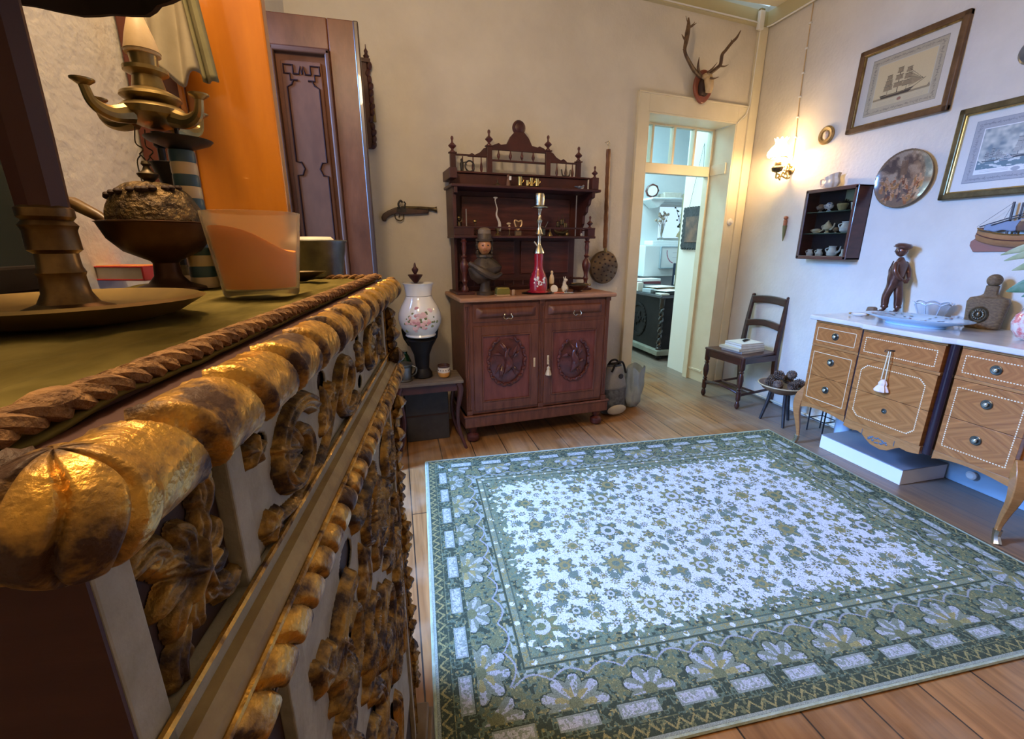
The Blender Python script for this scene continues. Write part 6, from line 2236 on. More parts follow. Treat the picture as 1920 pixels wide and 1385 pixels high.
# aprons
ap = [(.316, .302), (.316, .268), (.36, .262), (.40, .268), (.428, .262), (.455, .240), (.485, .222), (.54, .214), (.575, .224), (.60, .246), (.63, .266), (.67, .262), (.72, .272), (.72, .302)]
o = MB().prism(ap, -.026, .0).build('centre_apron', M_ven_edge, t, smooth=False, bevel=.002)
b = MB()
rs = random.Random(8)
for k in range(26):
    a = k * 2 * PI / 26
    b.ball((.515 + .062 * math.cos(a) * rs.uniform(.5, 1), -.027, .258 + .016 * math.sin(a) * rs.uniform(.4, 1)), (.007, .0016, .0045), 6, 4)
b.box(.428, .431, -.0275, -.026, .262, .292).box(.600, .603, -.0275, -.026, .262, .292)
b.build('painted_flower_band', mat('blue_grey_inlay', (.09, .12, .15), .4), o)
b = MB()
for x0, x1 in ((.0, .300), (.765, 1.06)):
    prof = [(x0, .302), (x1, .302), (x1, .278)] + [(x1 - (x1 - x0) * k / 8, .278 + (.018 if 0 < k < 8 else 0) * math.sin(PI * k / 8)) for k in range(1, 8)] + [(x0, .270)]
    b = MB().prism(prof, -.004, .02)
    b.build('side_apron', M_ven_edge, t, smooth=False)
# end panel
MB().box(-.004, .004, .05, .46, .34, .83).build('end_panel', V1, t, smooth=False)


def cabriole(x, y, sx, sy, name='cabriole_leg'):
    pts = spl([(x, y, .40), (x + sx * .030, y + sy * .030, .33), (x + sx * .034, y + sy * .034, .24), (x + sx * .012, y + sy * .012, .12), (x + sx * .006, y + sy * .006, .05), (x + sx * .022, y + sy * .022, .0)], 7)
    o = MB().tube(pts, [.030, .036, .032, .021, .014, .012, .015], 4).build(name, M_ven_edge, t, bevel=.004)
    MB().tube([(x + sx * .008, y + sy * .008, .062), (x + sx * .010, y + sy * .010, .03), (x + sx * .024, y + sy * .024, .0)], [.017, .015, .019], 8).build('sabot', M_silver, o)
    return o


cabriole(.004, .022, -1, -.45)
cabriole(1.060, .018, 1, -.8)
cabriole(.008, .46, -1, .2)
cabriole(1.056, .46, 1, .2)
# tassel on the key
kt = thing('chest_key_tassel', 'pinkish cream tassel hanging on two cords from the chest key', 'tassel', tuple(cf(.492, -.045, .575)), RC)
b = MB().tube([(.010, .014, .190), (.0, -.004, .19)], .0035, 6).tube(spl([(.0, -.004, .192), (-.022, -.004, .188), (-.024, -.004, .178), (0, -.003, .184)], 4), .002, 6)
b.build('key', M_iron, kt)
MB().tube([(-.006, -.004, .185), (-.010, -.006, .03)], .0028, 5).tube([(.004, -.004, .185), (.010, -.006, .03)], .0028, 5).build('cord', mat('tassel_cord', (.70, .62, .42), .6), kt)
MB().lathe([(.006, .03), (.014, .022), (.020, .008), (.018, -.002), (.028, -.018), (.034, -.032), (.030, -.036), (.004, -.036)], 20, flute=9, fd=.10).build('tassel_body', mat('tassel_pink', (.70, .56, .50), .7), kt)

# ------------------------------------------------------------------ things on the chest
ZC_ = .8805
M_bronze = mat('brown_bronze', (.085, .036, .026), .30, .55, color2=(.16, .075, .05), nscale=14, coat=.3)
# statuette of a boy: one skinned body
py = rw(1670, 590, .09).y
SP = Vector((2.965, 2.075, ZC_))
t = thing('boy_statuette', 'bronze statuette of a barefoot boy in a cap with hands behind his back', 'statuette', tuple(SP), R(0))


def skin_body(name, joints, edges, material, parent, root=0, sub=2):
    me = bpy.data.meshes.new(name)
    me.from_pydata([j[0] for j in joints], edges, [])
    o = bpy.data.objects.new(name, me)
    C.objects.link(o)
    o.parent = parent
    me.materials.append(material)
    m = o.modifiers.new('skin', 'SKIN')
    m.use_smooth_shade = True
    m.branch_smoothing = .5
    for i, j in enumerate(joints):
        r = j[1]
        me.skin_vertices[0].data[i].radius = (r if not isinstance(r, tuple) else r[0], r if not isinstance(r, tuple) else r[1])
    me.skin_vertices[0].data[root].use_root = True
    s = o.modifiers.new('sub', 'SUBSURF')
    s.levels = s.render_levels = sub
    return o


# local frame: the boy looks towards +y (the far end); x runs to the wall
K = .43 / .44


def k3(x, y, z):
    return (x * K, y * K, z * K)


J = [(k3(0, .002, .215), (.036, .042)), (k3(0, .008, .26), (.038, .046)), (k3(0, .004, .31), (.042, .040)), (k3(0, -.004, .342), (.022, .020)), (k3(0, 0, .362), (.014, .015)),
     (k3(-.018, .004, .188), (.027, .028)), (k3(-.022, .024, .115), (.020, .024)), (k3(-.022, .018, .060), (.018, .022)), (k3(-.022, .018, .030), (.009, .010)), (k3(-.024, .044, .024), (.009, .006)),
     (k3(.018, -.006, .188), (.027, .028)), (k3(.022, -.022, .115), (.020, .024)), (k3(.022, -.028, .060), (.018, .022)), (k3(.022, -.030, .030), (.009, .010)), (k3(.026, -.006, .024), (.009, .006)),
     (k3(-.042, -.006, .325), .017), (k3(-.056, -.022, .272), .0145), (k3(-.040, -.044, .232), .011), (k3(-.018, -.054, .222), .009),
     (k3(.042, -.006, .325), .017), (k3(.056, -.022, .272), .0145), (k3(.040, -.044, .232), .011), (k3(.018, -.054, .222), .009)]
E_ = [(0, 1), (1, 2), (2, 3), (3, 4), (0, 5), (5, 6), (6, 7), (7, 8), (8, 9), (0, 10), (10, 11), (11, 12), (12, 13), (13, 14), (2, 15), (15, 16), (16, 17), (17, 18), (2, 19), (19, 20), (20, 21), (21, 22)]
skin_body('body', J, E_, M_bronze, t)
b = MB()


def bhead(u, v):
    a, ph = u * 2 * PI, PI * v
    x, y, z = .024 * math.sin(ph) * math.cos(a), .028 * math.sin(ph) * math.sin(a), -.031 * math.cos(ph)
    f = max(0., math.sin(a)) * math.sin(ph)
    y += .009 * f * math.exp(-((x / .004) ** 2 + ((z + .003) / .006) ** 2))
    y -= .003 * f * math.exp(-(((abs(x) - .009) / .005) ** 2 + ((z - .005) / .003) ** 2))
    y += .003 * f * math.exp(-((x / .007) ** 2 + ((z + .014) / .003) ** 2))
    j = 1 - .2 * max(0, (-z) / .031)
    return (x * j, y * j, z)


b.at(k3(0, .006, .395), sc=(1.15, 1.15, 1.1))
b.grid(bhead, 40, 26, closed_u=True)
b.ball((-.0245, -.002, .0), (.004, .007, .009), 8, 6).ball((.0245, -.002, .0), (.004, .007, .009), 8, 6)
b.build('head', M_bronze, t, angle=80)
b = MB().at(k3(0, .0, .418), (R(10), 0, 0), (1.12, 1.12, 1.0))
b.lathe([(.026, -.010), (.036, .0), (.038, .010), (.028, .020), (.006, .024)], 24, flute=8, fd=.03)
b.ball((0, .030, -.002), (.022, .018, .004), 12, 6)
b.build('cap', M_bronze, t)
b = MB()
for s in (-1, 1):
    b.tube([k3(s * .020, .024, .335), k3(s * .019, .040, .28), k3(s * .018, .034, .225)], .0035, 6)
    b.lathe([(.018, .046), (.020, .052), (.018, .060)], 16, k3(s * .022, -.006 - .024 * s, 0))
b.build('braces_and_cuffs', M_bronze, t)
b = MB()
for s in (-1, 1):
    for f in range(4):
        x = s * .018 - s * f * .0045
        b.tube([k3(x, -.054, .222), k3(x - s * .002, -.060, .213), k3(x - s * .006, -.060, .205)], [.0032, .003, .0024], 6)
    b.tube([k3(s * .014, -.050, .226), k3(s * .004, -.052, .222)], [.0034, .0024], 6)
    for f in range(5):
        x = s * .024 + (f - 2) * .0042
        yy = (.052 if s < 0 else .002) + (.006 if abs(f - 2) < 2 else .0)
        b.ball(k3(x, yy, .022), (.0024, .005, .003), 6, 4)
b.build('fingers_and_toes', M_bronze, t)
MB().lathe([(.054, 0), (.056, .006), (.050, .014), (.046, .018)], 28).build('base', mat('statuette_base', (.14, .09, .05), .6, color2=(.22, .16, .1), nscale=20), t, loc=(0, .0, 0))
# block beside it and shell dish
t = thing('rough_wood_block', 'small rough brown block beside the bronze boy', 'block', (2.955, 2.168, ZC_), R(10))
MB().lathe([(.026, 0), (.030, .012), (.026, .034), (.020, .038)], 10, flute=3, fd=.1).build('body', mat('rough_block', (.13, .075, .04), .7, color2=(.22, .15, .09), nscale=30, bump=.5), t)
p = at_z(1610, 592, ZC_)
t = thing('gilt_edged_soap_dish', 'small white oval dish with gilt ends on the chest corner', 'dish', (p.x, p.y, ZC_), R(-62))
MB().lathe([(.020, 0), (.034, .004), (.045, .013), (.042, .014), (.028, .008), (.001, .007)], 28, sy=.55).build('body', M_porc, t)
MB().ball((.043, 0, .012), (.010, .012, .006), 10, 6).ball((-.043, 0, .012), (.010, .012, .006), 10, 6).build('gilt_end', M_gold, t)
# big oval platter
p = at_z(1744, 612, .885)
t = thing('blue_oval_platter', 'large pale blue oval platter with painted well on the marble top', 'platter', (2.715, 1.755, ZC_), R(-80))
t.scale = (.9, .9, .95)
prof = [(.145, 0), (.150, .006), (.142, .010), (.175, .022), (.262, .046), (.266, .050), (.258, .051), (.170, .030), (.120, .022), (.001, .020)]
MB().lathe(prof, 64, sy=.62, close=False).build('body', M_porcb, t)
rs = random.Random(15)
b = MB()
pc = [mat('platter_pink', (.42, .20, .20), .3), mat('platter_green', (.16, .22, .14), .3), mat('platter_brown', (.22, .15, .11), .3)]
for k in range(90):
    b.cur = rs.choice((0, 1, 2))
    a, r = rs.random() * 6.28, rs.uniform(.0, .245)
    z = np.interp(r, [0, .12, .17, .258], [.0208, .0228, .0308, .0516])
    b.at((r * math.cos(a), .62 * r * math.sin(a), z), (0, 0, a))
    b.ball((0, 0, 0), (rs.uniform(.008, .020), rs.uniform(.004, .010), .0012), 7, 4)
b.build('painted_decoration', pc, t)
# lobed glass bowl
t = thing('lobed_glass_bowl', 'clear lobed pressed glass bowl standing behind the blue platter', 'bowl', (2.968, 1.850, ZC_), R(10))
t.scale = (.84, .84, 1)


def gb(u, v, k=0.0):
    a = u * 2 * PI
    r = (.058 + .040 * v) * (1 + .07 * abs(math.sin(a * 4)) * v) - k
    return (r * math.cos(a), r * math.sin(a), .006 + .088 * v + .012 * abs(math.sin(a * 4)) * v)


M_cut = mat('cut_glass', (.88, .94, 1.0), .04, trans=.85, ior=1.35, coat=.5)
b = MB().grid(gb, 72, 12, closed_u=True).lathe([(.001, .002), (.058, .0), (.060, .006)], 36, close=False)
b.build('body', M_cut, t, solid=.003)
b = MB().tube([gb(k / 72, 1) for k in range(73)], .0028, 6)
for k in range(8):
    b.tube([gb(k / 8, v / 8, -.001) for v in range(9)], .0022, 6)
b.build('rim', mat('glass_rim', (.55, .66, .82), .08, coat=1), t)
for i, yy in enumerate((1.722, 1.690)):
    o = MB().lathe([(.012, 0), (.014, .002), (.004, .006), (.004, .02), (.016, .030), (.017, .048), (.0155, .048), (.012, .03)], 18).build('liqueur_glass', M_cut, None, loc=(2.95, yy, ZC_))
    tag(o, ('small clear liqueur glass beside the lobed glass bowl', 'small clear liqueur glass beside the leather covered decanter')[i], 'glass', 'little glasses behind the platter')
# leather covered decanter
t = thing('leather_decanter', 'square woven leather covered decanter with round stopper and lion medallion', 'decanter', (2.965, 1.605, ZC_), R(-68))
t.scale = (.84, .9, .98)
M_leather = mat('woven_leather', (.10, .058, .026), .45, color2=(.19, .12, .055), nscale=60, stretch=(1, 1, 3), bump=.5, bscale=160)
b = MB()


def dec(u, v):
    a = u * 2 * PI
    e = 5
    c_, s_ = math.cos(a), math.sin(a)
    k = (abs(c_) ** e + abs(s_) ** e) ** (-1 / e)
    hw = float(np.interp(v, [0, .04, .10, .55, .66, .72, .80, 1], [.070, .078, .082, .094, .084, .045, .030, .028]))
    hd = float(np.interp(v, [0, .04, .10, .55, .66, .72, .80, 1], [.040, .045, .047, .052, .048, .032, .028, .026]))
    z = float(np.interp(v, [0, .04, .10, .55, .66, .72, .80, 1], [0, .004, .02, .140, .160, .170, .182, .225]))
    return (hw * k * c_, hd * k * s_, z)


b.grid(dec, 64, 44, closed_u=True).add([dec(k / 64, 0) for k in range(64)], [tuple(range(64))])
b.build('body', M_leather, t, angle=60)
MB().ball((0, 0, .252), (.036, .032, .032), 20, 14).build('stopper', M_leather, t)
b = MB().at((-.022, -.050, .075), (PI / 2, 0, 0))
b.lathe([(.042, -.004), (.044, .002), (.038, .006), (.034, .003), (.001, .003)], 32)
for k in range(14):
    a = k * 2 * PI / 14
    b.ball((.022 * math.cos(a), .022 * math.sin(a), .005), (.007, .007, .005), 6, 4)
b.ball((0, 0, .007), (.013, .015, .007), 10, 6)
b.build('lion_medallion', mat('medallion', (.14, .11, .06), .3, .7, color2=(.06, .045, .03), nscale=60), t)
# pink glass globe
p = at_z(1916, 640, ZC_)
t = thing('pink_glass_globe', 'round pink and clear crackled glass globe at the right edge of the marble top', 'glass globe', (p.x + .06, p.y + .0, ZC_))
MB().lathe([(.030, 0), (.052, .012), (.074, .045), (.080, .078), (.070, .115), (.050, .135), (.040, .138)], 36).build('body', mat('pink_crackle_glass', (.62, .16, .16), .10, coat=1.0, color2=(.66, .58, .52), nscale=22, contrast=(.42, .52)), t)
MB().tube([(.052 * math.cos(a * .2), .052 * math.sin(a * .2), .136 + .006 * math.sin(a * 1.2)) for a in range(33)], .004, 6).build('rim', M_glass, t)
# potted plant, its leaves reaching into view
t = thing('potted_leafy_plant', 'plant with broad variegated leaves at the right end of the chest', 'plant', (2.85, 1.165, ZC_))
MB().lathe([(.055, 0), (.075, .10), (.080, .11), (.070, .11), (.06, .02)], 24).build('pot', M_porcb, t)
lm = [mat('pale_leaf', (.42, .44, .26), .5, color2=(.24, .30, .13), nscale=14), mat('green_leaf', (.05, .16, .07), .45, color2=(.14, .26, .18), nscale=20)]


def leaf(tip, base, w, mi, droop=.03):
    tip, base = Vector(tip), Vector(base)
    ax = tip - base
    side = ax.cross(Vector((1, .3, .2))).normalized()
    bb = MB()

    def fn(u, v):
        c = base + ax * v - Vector((0, 0, droop * math.sin(PI * v) * -1))
        ww = w * math.sin(PI * min(v * .97 + .02, 1)) ** .8 * (1 - .3 * v)
        return tuple(c + side * ww * (u - .5) + Vector((0, 0, -.25 * ww * (1 - abs(2 * u - 1)))))
    bb.grid(fn, 8, 16)
    return bb.build('leaf', lm[mi], t, solid=.0012)


st = MB()
for tp, ww, mi in (((1876, 478), .035, 0), ((1882, 489), .035, 0), ((1897, 507), .045, 0), ((1886, 546), .065, 1), ((1915, 556), .05, 1), ((1925, 452), .05, 0), ((1930, 520), .06, 1)):
    pt = at_plane(tp[0], tp[1], (2.74, 0, 0), Vector((1, 0, 0))) - Vector((2.85, 1.165, ZC_))
    base = Vector((pt.x * .5, pt.y * .42 - .02, pt.z + .02))
    leaf(pt, base, ww * 1.5, mi)
    st.tube(spl([(0, 0, .05), (base.x * .3, base.y * .3, base.z * .7), tuple(base)], 5), .003, 6)
st.build('stem', lm[1], t)

# ================================================================== UNDER THE CHEST
t = thing('flat_grey_box', 'flat white box with blue grey lid lying on the floor under the chest', 'box', (2.668, 2.105, .0), R(-90.5))
MB().box(.0, .505, .0, .34, .001, .088).build('body', mat('white_card', (.74, .74, .74), .6), t, smooth=False, bevel=.002)
MB().box(-.001, .506, -.001, .341, .088, .094).build('lid', mat('blue_grey_card', (.20, .22, .26), .6), t, smooth=False, bevel=.002)
t = thing('blue_skirting_box', 'low pale blue painted box with white knob against the wall under the chest', 'box', (3.012, 1.20, 0))
MB().box(0, .045, 0, .46, 0, .15).build('body', mat('pale_blue_paint', (.30, .41, .50), .5), t, smooth=False, bevel=.005)
MB().at((0, .275, .085), (0, -PI / 2, 0)).lathe([(.012, 0), (.010, .012), (.022, .020), (.024, .032), (.016, .040), (.001, .042)], 20).build('knob', M_porc, t)
t = thing('wire_pot_stand', 'black wire stand behind the front leg of the chest', 'wire stand', (2.90, 2.30, 0))
b = MB()
for x, y in ((-.06, -.06), (.06, -.06), (-.06, .06), (.06, .06)):
    b.tube([(x, y, 0), (x, y, .20)], .005, 6)
b.tube([(-.06, -.06, .10), (.06, -.06, .10), (.06, .06, .10), (-.06, .06, .10), (-.06, -.06, .10)], .004, 6).tube([(-.06, -.06, .195), (.06, -.06, .195), (.06, .06, .195), (-.06, .06, .195), (-.06, -.06, .195)], .004, 6)
b.build('wire_frame', M_iron, t)
t = thing('white_enamel_pot', 'pale blue white enamel pot beside the black wire stand', 'pot', (2.93, 2.17, 0))
MB().lathe([(.035, 0), (.048, .01), (.052, .14), (.056, .15), (.050, .15), (.04, .02)], 28).build('body', mat('enamel', (.50, .62, .74), .2, coat=.5), t)

# ================================================================== CHAIR
t = thing('wooden_chair', 'dark polished wooden side chair with turned front legs and ladder back', 'chair', (2.815, 3.055, 0), R(6.5))
W, D_ = .185, .195
out = []
b = MB()
b.m = Matrix(((1, 0, 0, 0), (0, 0, 1, 0), (0, 1, 0, 0), (0, 0, 0, 1)))
out = [(-D_ - .015, -W - .02), (D_, -W + .015), (D_, W - .015), (-D_ - .015, W + .02)]
b.prism([(x, y) for x, y in out], .425, .445)
b.build('seat', mat('seat_wood', (.05, .022, .014), .35, color2=(.09, .04, .025), nscale=8, coat=.2), t, smooth=False, bevel=.006)
b = MB().box(-D_ - .003, -D_ + .018, -W + .01, W - .01, .365, .425)
for s in (-1, 1):
    b.box(-D_ + .01, D_ - .01, s * (W - .008) - .009, s * (W - .008) + .009, .375, .425)
b.box(D_ - .02, D_, -W + .02, W - .02, .375, .425)
b.build('seat_rail', M_chair, t, smooth=False, bevel=.003)
lp = [(.008, 0), (.016, .012), (.021, .03), (.016, .055), (.011, .066), (.018, .075), (.019, .085), (.019, .150), (.012, .158), (.020, .168), (.012, .178), (.019, .20), (.024, .245), (.020, .28), (.013, .30), (.021, .312), (.013, .322), (.022, .336), (.022, .43)]
for s in (-1, 1):
    MB().lathe(lp, 18, (-D_ + .008, s * W, 0)).build('front_leg', M_chair, t)
    pts = spl([(D_ + .030, s * (W - .015), 0), (D_ + .004, s * (W - .015), .20), (D_ - .008, s * (W - .015), .42), (D_ + .004, s * (W - .017), .62), (D_ + .026, s * (W - .020), .80), (D_ + .040, s * (W - .020), .885)], 6)
    MB().tube(pts, [.019, .022, .024, .021, .019, .017], 4).ball((D_ + .040, s * (W - .02), .888), (.018, .016, .012)).build('rear_post', M_chair, t, bevel=.003)
b = MB()
for s in (-1, 1):
    b.tube([(-D_ + .01, s * W, .115), (D_, s * (W - .015), .125)], [.011, .014, .011], 8)
b.tube([(0, -W, .12), (0, W, .12)], [.010, .013, .010], 8)
b.tube(spl([(-D_ + .01, -W, .13), (-D_ - .01, -W * .4, .155), (-D_ - .01, W * .4, .155), (-D_ + .01, W, .13)], 5), .011, 8)
b.build('stretcher', M_chair, t)


def slat(z0, z1, xoff, bow, name):
    b = MB()

    def fn(u, v):
        y = -(W - .02) + 2 * (W - .02) * u
        z = z0 + (z1 - z0) * v + bow * math.sin(PI * u)
        return (xoff + .012 * math.sin(PI * u), y, z)
    b.grid(fn, 20, 4)
    b.build(name, M_chair, t, solid=.016, bevel=.003)


slat(.815, .878, D_ + .034, .014, 'top_rail')
slat(.615, .672, D_ + .004, .022, 'middle_rail')
# books on the seat
bp_ = at_z(1392, 648, .46)
for i, (sx, sy, h, dz, rz, c1, lab, dx, dy) in enumerate(((.27, .20, .018, .0, 10, 'grey_cover', 'grey book at the bottom of the pile on the chair', .0, 0), (.28, .21, .022, .0185, 6, 'cream_cover', 'thick cream covered book second from the bottom on the chair', -.008, .006), (.24, .18, .020, .041, 3, 'white_cover', 'white book second from the top on the chair', .006, -.004), (.235, .175, .016, .0615, 4, 'pale_cover', 'pale white book topmost on the chair', .004, -.002))):
    cc = dict(grey_cover=(.30, .29, .27), cream_cover=(.55, .50, .38), white_cover=(.62, .63, .60), pale_cover=(.66, .65, .60))[c1]
    r = thing('seat_book', lab, 'book', (2.80 + dx, 3.035 + dy, .4455 + dz), R(90 + rz), 'books piled on the chair')
    MB().box(-sy / 2 + .003, sy / 2 - .003, -sx / 2 + .003, sx / 2 - .003, .0015, h - .0015).build('pages', M_paper, r, smooth=False)
    MB().box(-sy / 2, sy / 2, -sx / 2, sx / 2, 0, .0018).box(-sy / 2, sy / 2, -sx / 2, sx / 2, h - .0018, h).box(-sy / 2, sy / 2, sx / 2 - .003, sx / 2, 0, h).build('cover', mat(c1, cc, .5), r, smooth=False)
t = thing('dark_spectacle_case', 'small dark curved object lying on the topmost chair book', 'case', (2.83, 3.04, .5235), R(30))
MB().tube(spl([(-.06, 0, .004), (-.02, .012, .006), (.03, .010, .006), (.06, -.006, .004)], 5), [.004, .016, .016, .005], 8, sq=.35).build('body', M_black, t)
MB().ball((.0, .012, .008), (.014, .010, .003)).build('pale_spot', M_paper, t)

# ================================================================== PINE CONE BOWL
BCX, BCY = 2.745, 2.535
t = thing('three_legged_bowl', 'shallow pale rimmed wooden bowl on three dark legs between chair and chest', 'bowl', (BCX, BCY, 0))
MB().lathe([(.03, .235), (.08, .240), (.135, .270), (.162, .300), (.165, .304), (.158, .305), (.130, .282), (.07, .256), (.001, .252)], 44).build('body', mat('bowl_wood', (.13, .07, .035), .4, color2=(.2, .12, .06), nscale=10), t)
MB().tube([(.163 * math.cos(a * .1), .163 * math.sin(a * .1), .304) for a in range(64)], .005, 6).build('rim', mat('bowl_rim', (.42, .32, .18), .4), t)
for k in range(3):
    a = R(-115 + k * 120)
    MB().tube(spl([(.07 * math.cos(a), .07 * math.sin(a), .245), (.085 * math.cos(a), .085 * math.sin(a), .14), (.115 * math.cos(a), .115 * math.sin(a), .0)], 6), [.014, .013, .010], 8).build('leg', M_iron, t)
MB().tube(spl([(.10, -.11, .285), (.13, -.15, .262), (.10, -.16, .250), (.07, -.13, .262)], 5), .004, 6).build('ring_handle', mat('bone_ring', (.45, .42, .30), .4), t)


def cone_mesh():
    b = MB()
    b.ball((0, 0, .0), (.020, .020, .036), 10, 8)
    n = 64
    for k in range(n):
        v = (k + .5) / n
        a = k * 2.39996
        z = -.036 + .072 * v
        r = .030 * math.sin(PI * (v * .86 + .10)) ** .7
        c, s = math.cos(a), math.sin(a)
        up = .012
        w_ = .0085
        p = [(r * .35 * c, r * .35 * s, z), (r * c - w_ * s, r * s + w_ * c, z + up * .7), (r * 1.22 * c, r * 1.22 * s, z + up), (r * c + w_ * s, r * s - w_ * c, z + up * .7)]
        q = [(x, y, zz - .004) for x, y, zz in p]
        b.add(p + q, [(0, 1, 2, 3), (7, 6, 5, 4), (0, 4, 5, 1), (1, 5, 6, 2), (2, 6, 7, 3), (3, 7, 4, 0)])
    return b


M_cone = mat('pine_cone', (.045, .026, .018), .7, color2=(.17, .11, .07), nscale=50)
cone0 = cone_mesh().build('pine_cone', M_cone, None, smooth=False)
spots = [(-.072, .055, .315, 70, 20, 'pine cone at the back left of the wooden bowl'), (-.085, -.035, .312, 80, 130, 'pine cone at the front left of the wooden bowl'), (.000, .085, .318, 75, 240, 'pine cone at the rear middle of the wooden bowl'),
         (.005, -.080, .312, 85, 300, 'pine cone at the front middle of the wooden bowl'), (.085, .040, .318, 70, 160, 'pine cone at the back right of the wooden bowl'), (.088, -.045, .315, 80, 50, 'pine cone at the front right of the wooden bowl'),
         (-.020, .02, .366, 60, 200, 'pine cone on top of the heap, left of the middle'), (.058, -.002, .368, 75, 100, 'pine cone on top of the heap, right of the middle')]
for i, (x, y, z, rx, rz, lab) in enumerate(spots):
    o = cone0 if i == 0 else cone0.copy()
    if i:
        C.objects.link(o)
    o.location = (BCX + x, BCY + y, z)
    o.rotation_euler = (R(rx), 0, R(rz))
    tag(o, lab, 'pine cone', 'pine cones in the wooden bowl')

# ================================================================== RIGHT WALL
RW_ = -PI / 2        # local x runs along -y (left to right as seen), local y into the wall


def wt(name, label, cat, y, z, off=0.0, group=None):
    return thing(name, label, cat, (XR - off, y, z), RW_, group)


# ---- oil lamp style sconce
sy_, sz_ = 3.085, 1.865
t = wt('wall_sconce', 'lit wall lamp with ruffled white glass shade on an ornate brass bracket', 'wall lamp', sy_, sz_)
b = MB()
b.at((0, 0, 0), (PI / 2, 0, 0)).lathe([(.030, .001), (.032, .008), (.020, .014), (.010, .02)], 20)
b.at()
rs = random.Random(21)
b.tube(spl([(0, -.01, -.055), (0, -.04, -.06), (0, -.09, -.045), (0, -.135, -.06), (0, -.14, -.02)], 6), .006, 8)
for (cy, cz, r) in ((-.035, -.02, .022), (-.075, -.035, .018), (-.105, -.055, .014), (-.035, .03, .018)):
    b.tube([(0, cy + r * (1 - k * .025) * math.cos(k * .5), cz + r * (1 - k * .025) * math.sin(k * .5)) for k in range(22)], .0038, 6)
for k in range(26):
    b.ball((rs.uniform(-.012, .012), rs.uniform(-.12, -.005), rs.uniform(-.075, .045)), (.006, .008, .007), 6, 4)
b.build('bracket', M_brass, t)
M_shade = mat('glowing_opal_glass', (.95, .93, .88), .4, emit=(1.0, .66, .32), estr=22.0)
cy = -.137
MB().lathe([(.010, -.02), (.034, -.012), (.042, .012), (.030, .026), (.018, .030)], 24, (0, cy, 0)).build('reservoir', M_dbrass, t)
MB().lathe([(.018, .030), (.024, .034), (.022, .052), (.014, .056)], 20, (0, cy, 0)).build('burner', M_brass, t)
sp_ = [(.060, .085), (.078, .092), (.084, .108), (.080, .130), (.060, .158), (.040, .178), (.036, .192), (.046, .215)]
b = MB()


def shf(u, v):
    a = u * 2 * PI
    r = float(np.interp(v, np.linspace(0, 1, len(sp_)), [q[0] for q in sp_]))
    z = float(np.interp(v, np.linspace(0, 1, len(sp_)), [q[1] for q in sp_]))
    k = 1 + .10 * max(0, (v - .8) / .2) * math.cos(a * 9)
    return (r * k * math.cos(a), cy + r * k * math.sin(a), z + .008 * max(0, (v - .8) / .2) * math.cos(a * 9))


b.grid(shf, 60, 28, closed_u=True)
b.build('glass_shade', M_shade, t)
MB().lathe([(.056, .080), (.062, .084), (.062, .088), (.057, .089)], 28, (0, cy, 0), close=False).build('shade_ring', M_brass, t)
MB().lathe([(.012, .088), (.020, .10), (.018, .13), (.012, .15)], 16, (0, cy, 0)).build('chimney', mat('warm_bulb', (1, .9, .7), .3, emit=(1.0, .66, .32), estr=40.0), t)

light('sconce_flame', 'POINT', (XR - .137, sy_, sz_ + .070), 20.0, (1.0, .64, .30), radius=.012)

# ---- small round relief
t = wt('round_wall_relief', 'small round gilt framed relief beside the lit wall lamp', 'wall plaque', 2.822, 2.058)
MB().at((0, 0, 0), (PI / 2, 0, 0)).lathe([(.058, .0), (.062, .010), (.052, .020), (.036, .016), (.034, .010), (.001, .010)], 32).build('frame', mat('old_gilt_ring', (.42, .28, .10), .4, .4, color2=(.25, .15, .06), nscale=30), t)
MB().at((0, -.012, 0)).ball((0, 0, 0), (.022, .008, .028)).ball((.004, -.004, .012), (.010, .008, .011)).build('relief_figure', mat('pinkish_relief', (.66, .50, .36), .5), t)


# ---- framed ship prints
def frame(t, w, h, fw, m_out, m_in):
    b = MB()
    for s in (-1, 1):
        b.box(s * w / 2 - (fw if s > 0 else 0), s * w / 2 + (fw if s < 0 else 0), -.028, 0, -h / 2, h / 2)
        b.box(-w / 2, w / 2, -.028, 0, s * h / 2 - (fw if s > 0 else 0), s * h / 2 + (fw if s < 0 else 0))
    b.build('frame', m_out, t, smooth=False, bevel=.007, seg=3)
    b = MB()
    w2, h2 = w - 2 * fw + .012, h - 2 * fw + .012
    for s in (-1, 1):
        b.box(s * w2 / 2 - (.012 if s > 0 else 0), s * w2 / 2 + (.012 if s < 0 else 0), -.022, -.004, -h2 / 2, h2 / 2)
        b.box(-w2 / 2, w2 / 2, -.022, -.004, s * h2 / 2 - (.012 if s > 0 else 0), s * h2 / 2 + (.012 if s < 0 else 0))
    b.build('gilt_slip', m_in, t, smooth=False, bevel=.004)


